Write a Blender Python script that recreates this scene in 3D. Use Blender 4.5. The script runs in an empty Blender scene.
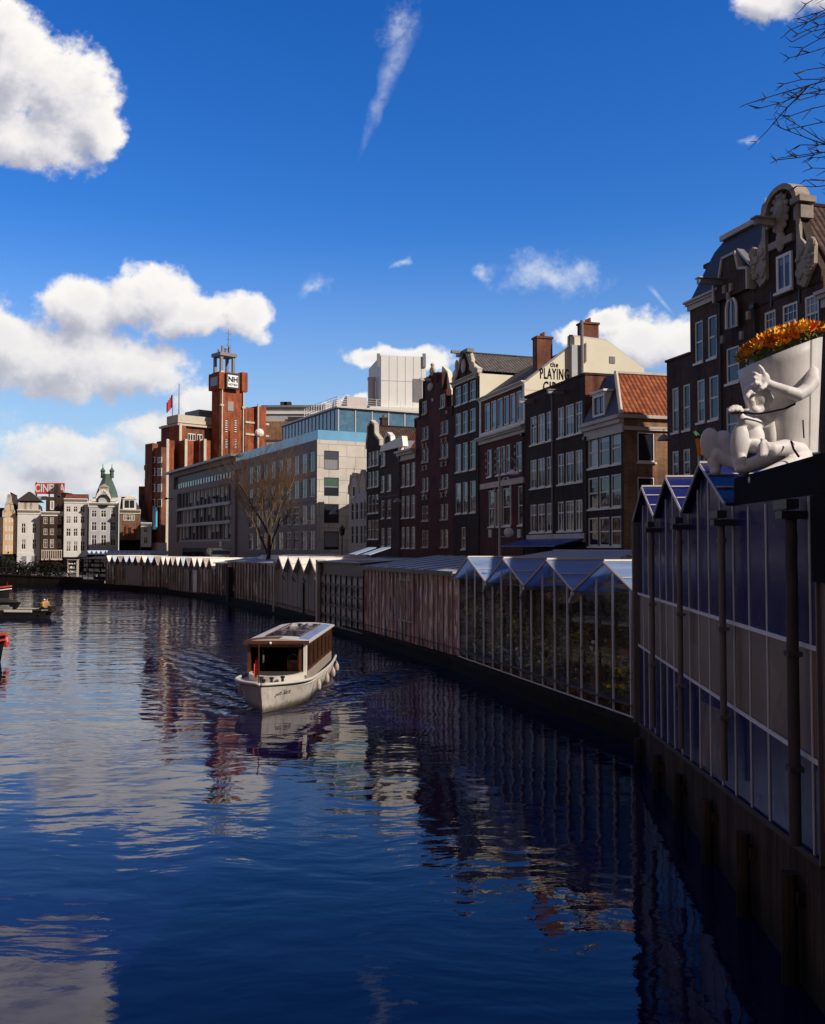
import bpy, bmesh, math, random
from mathutils import Vector, Matrix, noise as mnoise
R = math.radians
rng = random.Random(7)
scene = bpy.context.scene
COL = scene.collection

# ------------------------------------------------------------------ camera, light, exposure
FPX, CX, CY, HOR, H = 950.0, 412.5, 512.0, 548.0, 5.5
TILT = math.atan((HOR - CY) / FPX)
cd = bpy.data.cameras.new('camera'); cam = bpy.data.objects.new('camera', cd); COL.objects.link(cam)
cam.location = (0, 0, H); cam.rotation_euler = (R(90) + TILT, 0, 0)
cd.sensor_fit = 'VERTICAL'; cd.sensor_height = 24; cd.lens = 24 * FPX / 1024
cd.clip_start = 0.1; cd.clip_end = 9000
scene.camera = cam
scene.view_settings.view_transform = 'Standard'; scene.view_settings.look = 'None'
scene.view_settings.gamma = 1; scene.view_settings.use_curve_mapping = False
scene.view_settings.exposure = 0.0
SUN_AZ, SUN_EL = 118.0, 35.0          # compass bearing from +Y towards +X, elevation
sd = bpy.data.lights.new('sun', 'SUN'); sun = bpy.data.objects.new('sun', sd); COL.objects.link(sun)
sd.energy = 5.0; sd.angle = R(0.5); sd.color = (1.0, 0.91, 0.80)
SDIR = Vector((math.sin(R(SUN_AZ)) * math.cos(R(SUN_EL)), math.cos(R(SUN_AZ)) * math.cos(R(SUN_EL)), math.sin(R(SUN_EL))))
sun.rotation_euler = SDIR.to_track_quat('Z', 'Y').to_euler(); sun.location = (60, -60, 80)
SKY_STRENGTH = 0.075
try:
    scene.cycles.max_bounces = 8; scene.cycles.transparent_max_bounces = 12
    scene.cycles.caustics_reflective = False; scene.cycles.caustics_refractive = False
except Exception: pass

# pixel of the photograph -> slopes x/y and z/y of the viewing ray
def D(px, py):
    u, v = (px - CX) / FPX, (CY - py) / FPX
    y = math.cos(TILT) - v * math.sin(TILT); z = math.sin(TILT) + v * math.cos(TILT)
    return u / y, z / y
def at(px, py, Y):
    m, k = D(px, py); return Vector((m * Y, Y, H + k * Y))

# ------------------------------------------------------------------ node helpers
class NT:
    def __init__(s, tree): s.t = tree; s.n = tree.nodes; s.l = tree.links
    def node(s, typ, ins=None, **kw):
        nd = s.n.new(typ)
        for k, v in kw.items(): setattr(nd, k, v)
        for k, v in (ins or {}).items():
            if isinstance(v, bpy.types.NodeSocket): s.l.new(v, nd.inputs[k])
            else: nd.inputs[k].default_value = v
        return nd
    def m(s, op, a, b=None, c=None, clamp=False):
        nd = s.n.new('ShaderNodeMath'); nd.operation = op; nd.use_clamp = clamp
        for i, v in enumerate((a, b, c)):
            if v is None: continue
            if isinstance(v, bpy.types.NodeSocket): s.l.new(v, nd.inputs[i])
            else: nd.inputs[i].default_value = v
        return nd.outputs[0]
    def vm(s, op, a, b=None):
        nd = s.n.new('ShaderNodeVectorMath'); nd.operation = op
        for i, v in enumerate((a, b)):
            if v is None: continue
            if isinstance(v, bpy.types.NodeSocket): s.l.new(v, nd.inputs[i])
            else: nd.inputs[i].default_value = v
        return nd.outputs[0]
    def mix(s, f, a, b, blend='MIX'):
        nd = s.n.new('ShaderNodeMixRGB'); nd.blend_type = blend
        for i, v in enumerate((f, a, b)):
            if isinstance(v, bpy.types.NodeSocket): s.l.new(v, nd.inputs[i])
            elif i == 0: nd.inputs[0].default_value = v
            else: nd.inputs[i].default_value = (*v[:3], 1)
        return nd.outputs[0]
    def smooth(s, x, lo, hi):
        nd = s.n.new('ShaderNodeMapRange'); nd.interpolation_type = 'SMOOTHSTEP'
        s.l.new(x, nd.inputs[0]); nd.inputs[1].default_value = lo; nd.inputs[2].default_value = hi
        return nd.outputs[0]
    def noise(s, vec, scale, detail=3, rough=.5, w=None):
        nd = s.node('ShaderNodeTexNoise', {'Scale': scale, 'Detail': detail, 'Roughness': rough})
        if vec is not None: s.l.new(vec, nd.inputs['Vector'])
        return nd.outputs['Fac']
    def ramp(s, f, stops, const=False):
        nd = s.n.new('ShaderNodeValToRGB'); cr = nd.color_ramp
        if const: cr.interpolation = 'CONSTANT'
        while len(cr.elements) < len(stops): cr.elements.new(1)
        for e, (p, c) in zip(cr.elements, stops): e.position = p; e.color = (*c, 1)
        s.l.new(f, nd.inputs[0]); return nd.outputs[0]

# ------------------------------------------------------------------ sky with clouds
world = bpy.data.worlds.new('World'); scene.world = world; world.use_nodes = True
def build_sky():
    T = NT(world.node_tree); T.n.clear()
    out = T.node('ShaderNodeOutputWorld')
    bg = T.node('ShaderNodeBackground'); T.l.new(bg.outputs[0], out.inputs[0])
    sky = T.node('ShaderNodeTexSky', sky_type='NISHITA', sun_disc=False, sun_elevation=R(SUN_EL), sun_rotation=R(SUN_AZ),
                 air_density=1.0, dust_density=0.3, ozone_density=3.0)
    hs = T.node('ShaderNodeHueSaturation', {'Hue': 0.520, 'Saturation': 1.38, 'Value': 1.5, 'Color': sky.outputs[0]})
    sky_c = T.node('ShaderNodeGamma', {'Color': hs.outputs[0], 'Gamma': 1.0}).outputs[0]
    sky_c = T.mix(1.0, sky_c, (SKY_STRENGTH * 1.10, SKY_STRENGTH * 1.46, SKY_STRENGTH * 1.44), 'MULTIPLY')
    tc = T.node('ShaderNodeTexCoord')
    sep = T.node('ShaderNodeSeparateXYZ', {0: tc.outputs['Generated']})
    low = T.m('MULTIPLY', T.smooth(sep.outputs[2], .34, -.02), .82)          # pale air low over the roofs
    sky_c = T.mix(low, sky_c, (.44, .52, .66))
    yy = T.m('MAXIMUM', sep.outputs[1], 0.08)
    a = T.m('DIVIDE', sep.outputs[0], yy); e = T.m('DIVIDE', sep.outputs[2], yy)
    P0 = T.node('ShaderNodeCombineXYZ', {0: a, 1: e}).outputs[0]
    # cumulus described by clusters of billows (direction as slope x/y, z/y)
    big = [(12,70,52,62),(62,92,52,58),(100,122,34,40),(35,140,70,36),(0,20,30,30),(-60,90,70,80),
           (85,300,60,34),(145,292,56,32),(190,318,50,28),(246,316,32,24),(55,358,100,44),(130,368,58,34),(5,345,60,36),(-70,340,90,60),
           (60,450,58,30),(20,484,60,20),(110,478,50,18),(165,432,50,24),(204,402,38,20),
           (385,352,40,15),(425,356,38,16),(345,402,26,9),
           (606,316,26,16),(640,342,54,30),(682,348,40,30),(572,334,22,14),
           (768,4,44,26),(815,-12,50,26)]
    thin = [(20,470,75,50),(100,482,90,48),(-10,500,90,40),(140,495,90,44),(-40,440,80,60),(545,272,62,24),(484,274,15,14),(575,265,30,20),(400,22,28,28),(318,282,18,14),(398,268,14,6),(135,445,60,30),(748,140,10,6),(180,470,50,40)]
    g = bpy.data.node_groups.new('cloud_field', 'ShaderNodeTree')
    g.interface.new_socket('P', in_out='INPUT', socket_type='NodeSocketVector')
    g.interface.new_socket('dense', in_out='OUTPUT', socket_type='NodeSocketFloat')
    g.interface.new_socket('thin', in_out='OUTPUT', socket_type='NodeSocketFloat')
    G = NT(g); gi = G.node('NodeGroupInput'); go = G.node('NodeGroupOutput')
    P = gi.outputs[0]
    w1 = G.node('ShaderNodeTexNoise', {'Vector': P, 'Scale': 14.0, 'Detail': 4.0, 'Roughness': .6})
    dv = G.vm('SUBTRACT', w1.outputs['Color'], (.5, .5, .5))
    sc = G.n.new('ShaderNodeVectorMath'); sc.operation = 'SCALE'; G.l.new(dv, sc.inputs[0]); sc.inputs['Scale'].default_value = .055
    Pw = G.vm('ADD', P, sc.outputs[0])
    def field(lst):
        acc = None
        for (x, y, rx, ry) in lst:
            m_, k_ = D(x, y)
            q = G.vm('MULTIPLY', G.vm('SUBTRACT', Pw, (m_, k_, 0)), (FPX / rx, FPX / ry, 0))
            ln = G.n.new('ShaderNodeVectorMath'); ln.operation = 'LENGTH'; G.l.new(q, ln.inputs[0])
            v = G.m('SUBTRACT', 1.0, ln.outputs['Value'])
            if acc is None: acc = v
            else:
                sm = G.n.new('ShaderNodeMath'); sm.operation = 'SMOOTH_MAX'; G.l.new(acc, sm.inputs[0]); G.l.new(v, sm.inputs[1]); sm.inputs[2].default_value = .25
                acc = sm.outputs[0]
        return acc
    f1 = G.noise(P, 19, 8, .58); f2 = G.noise(P, 70, 8, .62)
    nb = G.m('ADD', G.m('MULTIPLY', G.m('SUBTRACT', f1, .5), 1.15), G.m('MULTIPLY', G.m('SUBTRACT', f2, .5), .5))
    G.l.new(G.m('ADD', field(big), nb), go.inputs[0])
    f3 = G.noise(P, 34, 9, .68)
    G.l.new(G.m('ADD', field(thin), G.m('MULTIPLY', G.m('SUBTRACT', f3, .53), 2.2)), go.inputs[1])
    def cf(p):
        nd = T.n.new('ShaderNodeGroup'); nd.node_tree = g; T.l.new(p, nd.inputs[0]); return nd
    c0 = cf(P0); c1 = cf(T.vm('ADD', P0, (.014, .026, 0)))
    op = T.smooth(c0.outputs[0], -.10, .32)
    d = T.m('SUBTRACT', c0.outputs[0], c1.outputs[0])
    lit = T.m('ADD', T.m('MULTIPLY', d, .62), .70, clamp=True)
    core = T.smooth(c0.outputs[0], .1, 1.0)
    lit = T.m('SUBTRACT', lit, T.m('MULTIPLY', core, .2), clamp=True)
    ccol = T.ramp(lit, [(0.10, (.34, .36, .45)), (.42, (.50, .51, .60)), (.68, (.80, .78, .80)), (.95, (1.0, .97, .93))])
    # thin veils and an old vapour trail
    opt = T.m('MULTIPLY', T.smooth(c0.outputs[1], -.05, 1.3), .72)
    def streak(x0, y0, x1, y1, wd, amp):
        (m0, k0), (m1, k1) = D(x0, y0), D(x1, y1)
        dx, dy = m1 - m0, k1 - k0; L = math.hypot(dx, dy); ux, uy = dx / L, dy / L
        rel = T.vm('SUBTRACT', P0, (m0, k0, 0))
        dt = T.n.new('ShaderNodeVectorMath'); dt.operation = 'DOT_PRODUCT'; T.l.new(rel, dt.inputs[0]); dt.inputs[1].default_value = (ux, uy, 0)
        dn = T.n.new('ShaderNodeVectorMath'); dn.operation = 'DOT_PRODUCT'; T.l.new(rel, dn.inputs[0]); dn.inputs[1].default_value = (-uy, ux, 0)
        t = T.m('DIVIDE', dt.outputs['Value'], L)
        wid = T.m('ADD', .0015, T.m('MULTIPLY', T.m('SUBTRACT', 1.0, t), wd))
        wob = T.m('MULTIPLY', T.m('SUBTRACT', T.noise(P0, 26, 4, .6), .5), wd * .9)
        v = T.m('SUBTRACT', 1.0, T.m('ABSOLUTE', T.m('DIVIDE', T.m('ADD', dn.outputs['Value'], wob), wid)), clamp=True)
        inside = T.m('MULTIPLY', T.m('GREATER_THAN', t, 0.0), T.m('LESS_THAN', t, 1.0))
        fade = T.m('MULTIPLY', T.m('MULTIPLY', T.smooth(t, 1.0, .5), T.smooth(t, .0, .3)), T.smooth(T.noise(P0, 40, 6, .65), .2, .8))
        return T.m('MULTIPLY', T.m('MULTIPLY', v, inside), T.m('MULTIPLY', fade, amp))
    opt = T.m('MAXIMUM', opt, streak(414, 8, 354, 172, .018, .48))
    opt = T.m('MAXIMUM', opt, streak(646, 283, 678, 319, .0026, .7))
    col = T.mix(opt, sky_c, (.80, .84, .90))
    col = T.mix(op, col, T.mix(T.m('MULTIPLY', low, .55), ccol, (.60, .63, .70)))
    # unseen sky behind: dim warm cloud added to warm and lower the fill light
    q = T.vm('DIVIDE', tc.outputs['Generated'], T.node('ShaderNodeCombineXYZ', {0: T.m('ADD', T.m('ABSOLUTE', sep.outputs[2]), .18), 1: T.m('ADD', T.m('ABSOLUTE', sep.outputs[2]), .18), 2: 1.0}).outputs[0])
    other = T.noise(q, 1.3, 7, .6)
    back = T.mix(T.smooth(other, .32, .50), sky_c, T.ramp(T.noise(q, 2.1, 5, .6), [(.3, (.10, .08, .068)), (.7, (.27, .21, .165))]))
    front = T.smooth(sep.outputs[1], .05, .30)
    col = T.mix(front, back, col)
    T.l.new(col, bg.inputs[0]); bg.inputs[1].default_value = 1.0
build_sky()

# ------------------------------------------------------------------ materials
MATS = {}
def new_mat(name):
    m = bpy.data.materials.new(name); m.use_nodes = True
    T = NT(m.node_tree); b = T.n['Principled BSDF']; return m, T, b
def plain(name, col, rough=.6, var=.25, scale=3.0, spec=.4, metal=0.0, bump=0.0, bscale=30):
    if name in MATS: return MATS[name]
    m, T, b = new_mat(name)
    pos = T.node('ShaderNodeTexCoord').outputs['Object']
    n = T.noise(pos, scale, 6, .65); n2 = T.noise(pos, scale * .23, 2, .5)
    f = T.m('ADD', T.m('MULTIPLY', n, .6), T.m('MULTIPLY', n2, .4))
    lo = tuple(c * (1 - var) for c in col); hi = tuple(min(1, c * (1 + var)) for c in col)
    T.l.new(T.ramp(f, [(.3, lo), (.7, hi)]), b.inputs['Base Color'])
    b.inputs['Roughness'].default_value = rough; b.inputs['Metallic'].default_value = metal
    b.inputs['Specular IOR Level'].default_value = spec
    if bump:
        bn = T.node('ShaderNodeBump', {'Strength': bump, 'Distance': .02, 'Height': T.noise(pos, bscale, 4, .6)})
        T.l.new(bn.outputs[0], b.inputs['Normal'])
    MATS[name] = m; return m
def brick(name, c1, c2, mortar, scale=1.0, rough=.85):
    m, T, b = new_mat(name)
    tc = T.node('ShaderNodeTexCoord'); pos = tc.outputs['Object']
    s = T.node('ShaderNodeSeparateXYZ', {0: pos})
    uv = T.node('ShaderNodeCombineXYZ', {0: T.m('ADD', s.outputs[0], s.outputs[1]), 1: s.outputs[2]}).outputs[0]
    bt = T.node('ShaderNodeTexBrick', {'Vector': uv, 'Color1': (*c1, 1), 'Color2': (*c2, 1), 'Mortar': (*mortar, 1), 'Scale': 1.0,
                'Mortar Size': .008, 'Brick Width': .22 * scale, 'Row Height': .075 * scale, 'Bias': 0.0, 'Mortar Smooth': .3})
    st = T.noise(pos, .55, 5, .65); st2 = T.noise(T.vm('MULTIPLY', pos, (2.5, 2.5, .25)), 1.0, 4, .6)
    f = T.smooth(T.m('ADD', T.m('MULTIPLY', st, .5), T.m('MULTIPLY', st2, .5)), .3, .7)
    col = T.mix(1.0, bt.outputs[0], T.ramp(f, [(0, (.42, .40, .38)), (1, (1.45, 1.38, 1.3))]), 'MULTIPLY')
    T.l.new(col, b.inputs['Base Color']); b.inputs['Roughness'].default_value = rough
    b.inputs['Specular IOR Level'].default_value = .25
    bn = T.node('ShaderNodeBump', {'Strength': .4, 'Distance': .01, 'Height': bt.outputs['Fac']}); bn.invert = True
    T.l.new(bn.outputs[0], b.inputs['Normal'])
    MATS[name] = m; return m
def tiles(name, c1, c2, pitch=.28, row=.34, dark=.35):
    """pantiles: corrugation across the slope (object x/y), courses along z"""
    m, T, b = new_mat(name)
    pos = T.node('ShaderNodeTexCoord').outputs['UV']
    s = T.node('ShaderNodeSeparateXYZ', {0: pos})
    cx = T.m('PINGPONG', T.m('DIVIDE', s.outputs[0], pitch), .5)
    cy = T.m('FRACT', T.m('DIVIDE', s.outputs[1], row))
    hgt = T.m('ADD', T.m('SMOOTH_MIN', T.m('MULTIPLY', cx, 2.0), .75, .2), T.m('MULTIPLY', cy, -.5))
    cell = T.node('ShaderNodeCombineXYZ', {0: T.m('FLOOR', T.m('DIVIDE', s.outputs[0], pitch)), 1: T.m('FLOOR', T.m('DIVIDE', s.outputs[1], row))}).outputs[0]
    wn = T.node('ShaderNodeTexWhiteNoise', {'Vector': cell}); 
    f = T.m('ADD', T.m('MULTIPLY', wn.outputs[0], .5), T.m('MULTIPLY', T.noise(pos, .8, 4, .6), .5))
    col = T.ramp(f, [(.2, c1), (.75, c2)])
    gap = T.m('MAXIMUM', T.smooth(cx, .14, .02), T.smooth(cy, .86, .98))
    col = T.mix(T.m('MULTIPLY', gap, .75), col, tuple(c * dark for c in c1))
    T.l.new(col, b.inputs['Base Color']); b.inputs['Roughness'].default_value = .8; b.inputs['Specular IOR Level'].default_value = .12
    bn = T.node('ShaderNodeBump', {'Strength': 1.0, 'Distance': .08, 'Height': hgt}); T.l.new(bn.outputs[0], b.inputs['Normal'])
    MATS[name] = m; return m
def window_glass(name, dark=(.012, .014, .02), pale=(.30, .30, .32), share=.3, rough=.04):
    m, T, b = new_mat(name)
    oi = T.node('ShaderNodeObjectInfo'); pos = T.node('ShaderNodeTexCoord').outputs['Object']
    s = T.node('ShaderNodeSeparateXYZ', {0: pos})
    r = oi.outputs['Random']
    drawn = T.m('LESS_THAN', r, share)
    fold = T.noise(T.vm('MULTIPLY', pos, (14, 1, .3)), 1.0, 3, .6)
    lev = T.m('MULTIPLY', T.m('FRACT', T.m('MULTIPLY', r, 37.0)), 1.6)
    f = T.m('MULTIPLY', T.m('MULTIPLY', drawn, T.m('GREATER_THAN', s.outputs[2], lev)), T.m('ADD', .45, T.m('MULTIPLY', fold, .7)), clamp=True)
    room = T.mix(T.m('MULTIPLY', T.noise(T.vm('ADD', pos, T.node('ShaderNodeCombineXYZ', {0: T.m('MULTIPLY', r, 50.0)}).outputs[0]), 1.3, 3, .6), .8), dark, tuple(c * 3 for c in dark))
    T.l.new(T.mix(f, room, pale), b.inputs['Base Color'])
    b.inputs['Roughness'].default_value = rough; b.inputs['IOR'].default_value = 1.42
    wv = T.vm('ADD', pos, T.node('ShaderNodeCombineXYZ', {0: T.m('MULTIPLY', r, 90.0)}).outputs[0])
    bn = T.node('ShaderNodeBump', {'Strength': .25, 'Distance': .02, 'Height': T.noise(wv, 1.6, 2, .5)}); T.l.new(bn.outputs[0], b.inputs['Normal'])
    MATS[name] = m; return m
def clear_glass(name, tint=(.8, .84, .84), rough=.03):
    m, T, b = new_mat(name); T.n.remove(b); out = T.n['Material Output']
    tr = T.node('ShaderNodeBsdfTransparent', {'Color': (*tint, 1)}); gl = T.node('ShaderNodeBsdfGlossy', {'Color': (.9, .9, .95, 1), 'Roughness': rough})
    df = T.node('ShaderNodeBsdfDiffuse', {'Color': (.38, .30, .26, 1)})
    pos = T.node('ShaderNodeTexCoord').outputs['Object']
    grime = T.smooth(T.noise(T.vm('MULTIPLY', pos, (3, 3, .6)), 1.0, 5, .65), .42, .8)
    m1 = T.node('ShaderNodeMixShader', {0: T.m('ADD', .02, T.m('MULTIPLY', grime, .20)), 1: tr.outputs[0], 2: df.outputs[0]})
    fr = T.node('ShaderNodeFresnel', {'IOR': 1.45})
    m2 = T.node('ShaderNodeMixShader', {0: T.m('MULTIPLY', fr.outputs[0], .05), 1: m1.outputs[0], 2: gl.outputs[0]})
    T.l.new(m2.outputs[0], out.inputs[0]); MATS[name] = m; return m

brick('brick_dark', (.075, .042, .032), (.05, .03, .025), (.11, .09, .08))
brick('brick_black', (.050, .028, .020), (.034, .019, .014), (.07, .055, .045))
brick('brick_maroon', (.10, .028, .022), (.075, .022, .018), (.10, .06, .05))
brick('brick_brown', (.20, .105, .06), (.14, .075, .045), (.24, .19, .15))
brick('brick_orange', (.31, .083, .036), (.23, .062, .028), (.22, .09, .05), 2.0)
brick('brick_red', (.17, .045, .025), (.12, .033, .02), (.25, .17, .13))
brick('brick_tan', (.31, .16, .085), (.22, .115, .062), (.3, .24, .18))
plain('white_paint', (.74, .68, .60), .5, .12, 2.5)
plain('off_white', (.50, .43, .36), .6, .2, 1.5)
plain('aged_stone', (.31, .26, .215), .8, .45, 2.2, bump=.3, bscale=14); plain('cream_render', (.72, .66, .52), .8, .08, .7)
plain('pale_plaster', (.62, .60, .58), .8, .12, 1.2)
plain('grey_plaster', (.42, .42, .44), .8, .15, 1.0)
plain('sandstone', (.52, .46, .38), .85, .2, 2.0, bump=.2)
plain('warm_gable', (.62, .42, .24), .8, .2, 1.0)
plain('dark_slate', (.045, .038, .036), .55, .3, 4.0, bump=.4, bscale=12)
plain('black_metal', (.018, .016, .018), .4, .3, 5.0)
plain('grey_metal', (.30, .28, .27), .4, .15, 2.0, metal=.5)
plain('lead_grey', (.20, .19, .20), .45, .2, 2.0)
plain('aluminium', (.52, .46, .44), .45, .15, 3.0)
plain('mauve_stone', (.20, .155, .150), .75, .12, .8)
plain('concrete', (.38, .37, .35), .85, .15, .5)
plain('white_panel', (.72, .71, .68), .6, .06, .4)
plain('copper_green', (.06, .10, .08), .7, .3, 1.5)
plain('blue_sheet', (.03, .07, .26), .4, .2, 2.0)
plain('green_paint', (.03, .07, .03), .5, .2, 2.0)
plain('black_paint', (.008, .006, .006), .9, .2, 2.0, spec=.08)
tiles('tiles_red', (.17, .05, .022), (.34, .105, .045))
tiles('tiles_black', (.085, .075, .07), (.15, .13, .115))
tiles('tiles_brown', (.05, .032, .026), (.10, .06, .045))
window_glass('window_glass', share=.42); window_glass('dark_glass', share=.18); window_glass('sky_glass', dark=(.02, .03, .045), pale=(.2, .25, .3), share=.3, rough=.02)
window_glass('curtain_glass', share=.75)
clear_glass('shed_glass', (.9, .9, .88))

# ------------------------------------------------------------------ mesh building
class MB:
    def __init__(s): s.v = []; s.f = []; s.mi = []; s.uv = []
    def face(s, pts, mi=0, uv=None):
        i = len(s.v); s.v += [tuple(p) for p in pts]; s.f.append(tuple(range(i, i + len(pts)))); s.mi.append(mi); s.uv.append(uv)
    def box(s, x0, x1, y0, y1, z0, z1, mi=0, rot=None):
        c = [(x, y, z) for z in (z0, z1) for y in (y0, y1) for x in (x0, x1)]
        if rot: c = [tuple(rot @ Vector(p)) for p in c]
        i = len(s.v); s.v += c
        for f in ((0, 2, 3, 1), (4, 5, 7, 6), (0, 1, 5, 4), (2, 6, 7, 3), (0, 4, 6, 2), (1, 3, 7, 5)):
            s.f.append(tuple(i + k for k in f)); s.mi.append(mi); s.uv.append(None)
        return s
    def prism(s, pts, axis, a0, a1, mi=0):
        """pts: 2-D outline (ccw); axis 'y': (x,z) extruded over y; 'x': (y,z); 'z': (x,y)"""
        def P(p, a): return {'y': (p[0], a, p[1]), 'x': (a, p[0], p[1]), 'z': (p[0], p[1], a)}[axis]
        s.face([P(p, a0) for p in pts], mi); s.face([P(p, a1) for p in reversed(pts)], mi)
        n = len(pts)
        for k in range(n):
            p, q = pts[k], pts[(k + 1) % n]
            s.face([P(p, a1), P(q, a1), P(q, a0), P(p, a0)], mi)
        return s
    def tube(s, pts, r, n=6, mi=0, cap=True):
        pts = [Vector(p) for p in pts]
        rr = r if isinstance(r, (list, tuple)) else [r] * len(pts)
        base = len(s.v); ref = None
        for k, p in enumerate(pts):
            t = (pts[min(k + 1, len(pts) - 1)] - pts[max(k - 1, 0)])
            if t.length < 1e-9: t = Vector((0, 0, 1))
            t.normalize()
            if ref is None: ref = Vector((1, 0, 0)) if abs(t.x) < .8 else Vector((0, 1, 0))
            b1 = t.cross(ref).normalized(); b2 = t.cross(b1).normalized(); ref = b2.cross(t) * -1 if False else ref
            for j in range(n):
                a = 2 * math.pi * j / n; s.v.append(tuple(p + (b1 * math.cos(a) + b2 * math.sin(a)) * rr[k]))
        for k in range(len(pts) - 1):
            for j in range(n):
                s.f.append((base + k * n + j, base + k * n + (j + 1) % n, base + (k + 1) * n + (j + 1) % n, base + (k + 1) * n + j)); s.mi.append(mi); s.uv.append(None)
        if cap:
            s.f.append(tuple(base + j for j in range(n - 1, -1, -1))); s.mi.append(mi); s.uv.append(None)
            s.f.append(tuple(base + (len(pts) - 1) * n + j for j in range(n))); s.mi.append(mi); s.uv.append(None)
        return s
    def ball(s, c, r, nu=10, nv=7, mi=0, rot=None):
        c = Vector(c); r = r if isinstance(r, (tuple, list)) else (r, r, r); base = len(s.v)
        for i in range(nv + 1):
            th = math.pi * i / nv
            for j in range(nu):
                ph = 2 * math.pi * j / nu
                p = Vector((r[0] * math.sin(th) * math.cos(ph), r[1] * math.sin(th) * math.sin(ph), r[2] * math.cos(th)))
                if rot: p = rot @ p
                s.v.append(tuple(c + p))
        for i in range(nv):
            for j in range(nu):
                s.f.append((base + i * nu + j, base + (i + 1) * nu + j, base + (i + 1) * nu + (j + 1) % nu, base + i * nu + (j + 1) % nu)); s.mi.append(mi); s.uv.append(None)
        return s
    def lathe(s, prof, n=16, c=(0, 0, 0), mi=0):
        base = len(s.v)
        for (r, z) in prof:
            for j in range(n):
                a = 2 * math.pi * j / n; s.v.append((c[0] + r * math.cos(a), c[1] + r * math.sin(a), c[2] + z))
        for i in range(len(prof) - 1):
            for j in range(n):
                s.f.append((base + i * n + j, base + i * n + (j + 1) % n, base + (i + 1) * n + (j + 1) % n, base + (i + 1) * n + j)); s.mi.append(mi); s.uv.append(None)
        return s
    def mesh(s, name, mats, smooth=False):
        me = bpy.data.meshes.new(name); me.from_pydata(s.v, [], s.f)
        for m in (mats if isinstance(mats, (list, tuple)) else [mats]): me.materials.append(MATS[m] if isinstance(m, str) else m)
        for p, mi in zip(me.polygons, s.mi): p.material_index = mi; p.use_smooth = smooth
        if any(u for u in s.uv):
            ul = me.uv_layers.new(name='UVMap')
            for p, u in zip(me.polygons, s.uv):
                if u:
                    for li, c in zip(p.loop_indices, u): ul.data[li].uv = c
        me.validate(); me.update(); return me
    def build(s, name, mats, parent=None, smooth=False, loc=None):
        o = bpy.data.objects.new(name, s.mesh(name, mats, smooth)); COL.objects.link(o)
        if parent: o.parent = parent
        if loc is not None: o.location = loc
        return o
def tag(o, label=None, cat=None, group=None, kind=None):
    if label: o['label'] = label
    if cat: o['category'] = cat
    if group: o['group'] = group
    if kind: o['kind'] = kind
    return o
def empty(name, loc, rz=0, label=None, cat=None, group=None):
    o = bpy.data.objects.new(name, None); COL.objects.link(o); o.location = loc; o.rotation_euler = (0, 0, rz); o.empty_display_size = .2
    return tag(o, label, cat, group)
def link(o, name, parent, loc=(0, 0, 0), rz=0):
    """another object on an existing mesh"""
    c = bpy.data.objects.new(name, o.data if hasattr(o, 'data') else o); COL.objects.link(c); c.parent = parent; c.location = loc; c.rotation_euler = (0, 0, rz); return c
def copy_tree(o, parent=None):
    c = o.copy(); COL.objects.link(c); c.parent = parent
    for ch in [x for x in bpy.data.objects if x.parent == o]: copy_tree(ch, c)
    return c
def text_mesh(body, size, extr=.01, bold=0.0, spacing=1.0, sx=1.0):
    cu = bpy.data.curves.new('lettering', 'FONT'); cu.body = body; cu.size = size; cu.extrude = extr; cu.offset = bold; cu.space_character = spacing
    cu.align_x = 'CENTER'; cu.align_y = 'CENTER'; cu.resolution_u = 3
    t = bpy.data.objects.new('tmp_lettering', cu); COL.objects.link(t)
    dg = bpy.context.evaluated_depsgraph_get(); dg.update()
    me = bpy.data.meshes.new_from_object(t.evaluated_get(dg)); bpy.data.objects.remove(t)
    for v in me.vertices: v.co = (v.co.x * sx, -v.co.z, v.co.y)     # upright, facing -y
    return me
def lettering(body, size, mat, parent, loc, name='lettering', **kw):
    me = text_mesh(body, size, **kw); me.materials.clear(); me.materials.append(MATS[mat])
    o = bpy.data.objects.new(name, me); COL.objects.link(o); o.parent = parent; o.location = loc; return o

# a vertical wall plane in plan: P = left end, Q = right end as seen from outside
class Fac:
    def __init__(s, P, Q):
        s.P = Vector(P[:2]); s.Q = Vector(Q[:2]); d = s.Q - s.P; s.L = d.length; s.u = d / s.L; s.n = Vector((-s.u.y, s.u.x)); s.a = math.atan2(s.u.y, s.u.x)
    def uz(s, px, py):
        m, k = D(px, py); Y = s.P.dot(s.n) / (m * s.n.x + s.n.y)
        p = Vector((m * Y, Y)); return (p - s.P).dot(s.u), H + k * Y
    def z(s, px, py): return s.uz(px, py)[1]
    def pt(s, u, w=0, z=0):
        p = s.P + s.u * u + s.n * w; return Vector((p.x, p.y, z))
def along(P, vpx, px, py=500):
    """walk from plan point P in the direction of a vanishing column until the viewing column px"""
    d = (vpx - CX) / FPX; m = D(px, py)[0]; s = (P[0] - m * P[1]) / (m - d)
    return Vector((P[0] + d * s, P[1] + s))
def grid(fac, cols, rows, base):
    out = []
    for (cpx, y0, y1) in rows:
        z1 = fac.z(cpx, y0) - base; z0 = fac.z(cpx, y1) - base
        for (l, r) in cols:
            ym = (y0 + y1) / 2; out.append((fac.uz(l, ym)[0], fac.uz(r, ym)[0], z0, z1))
    return out

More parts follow.
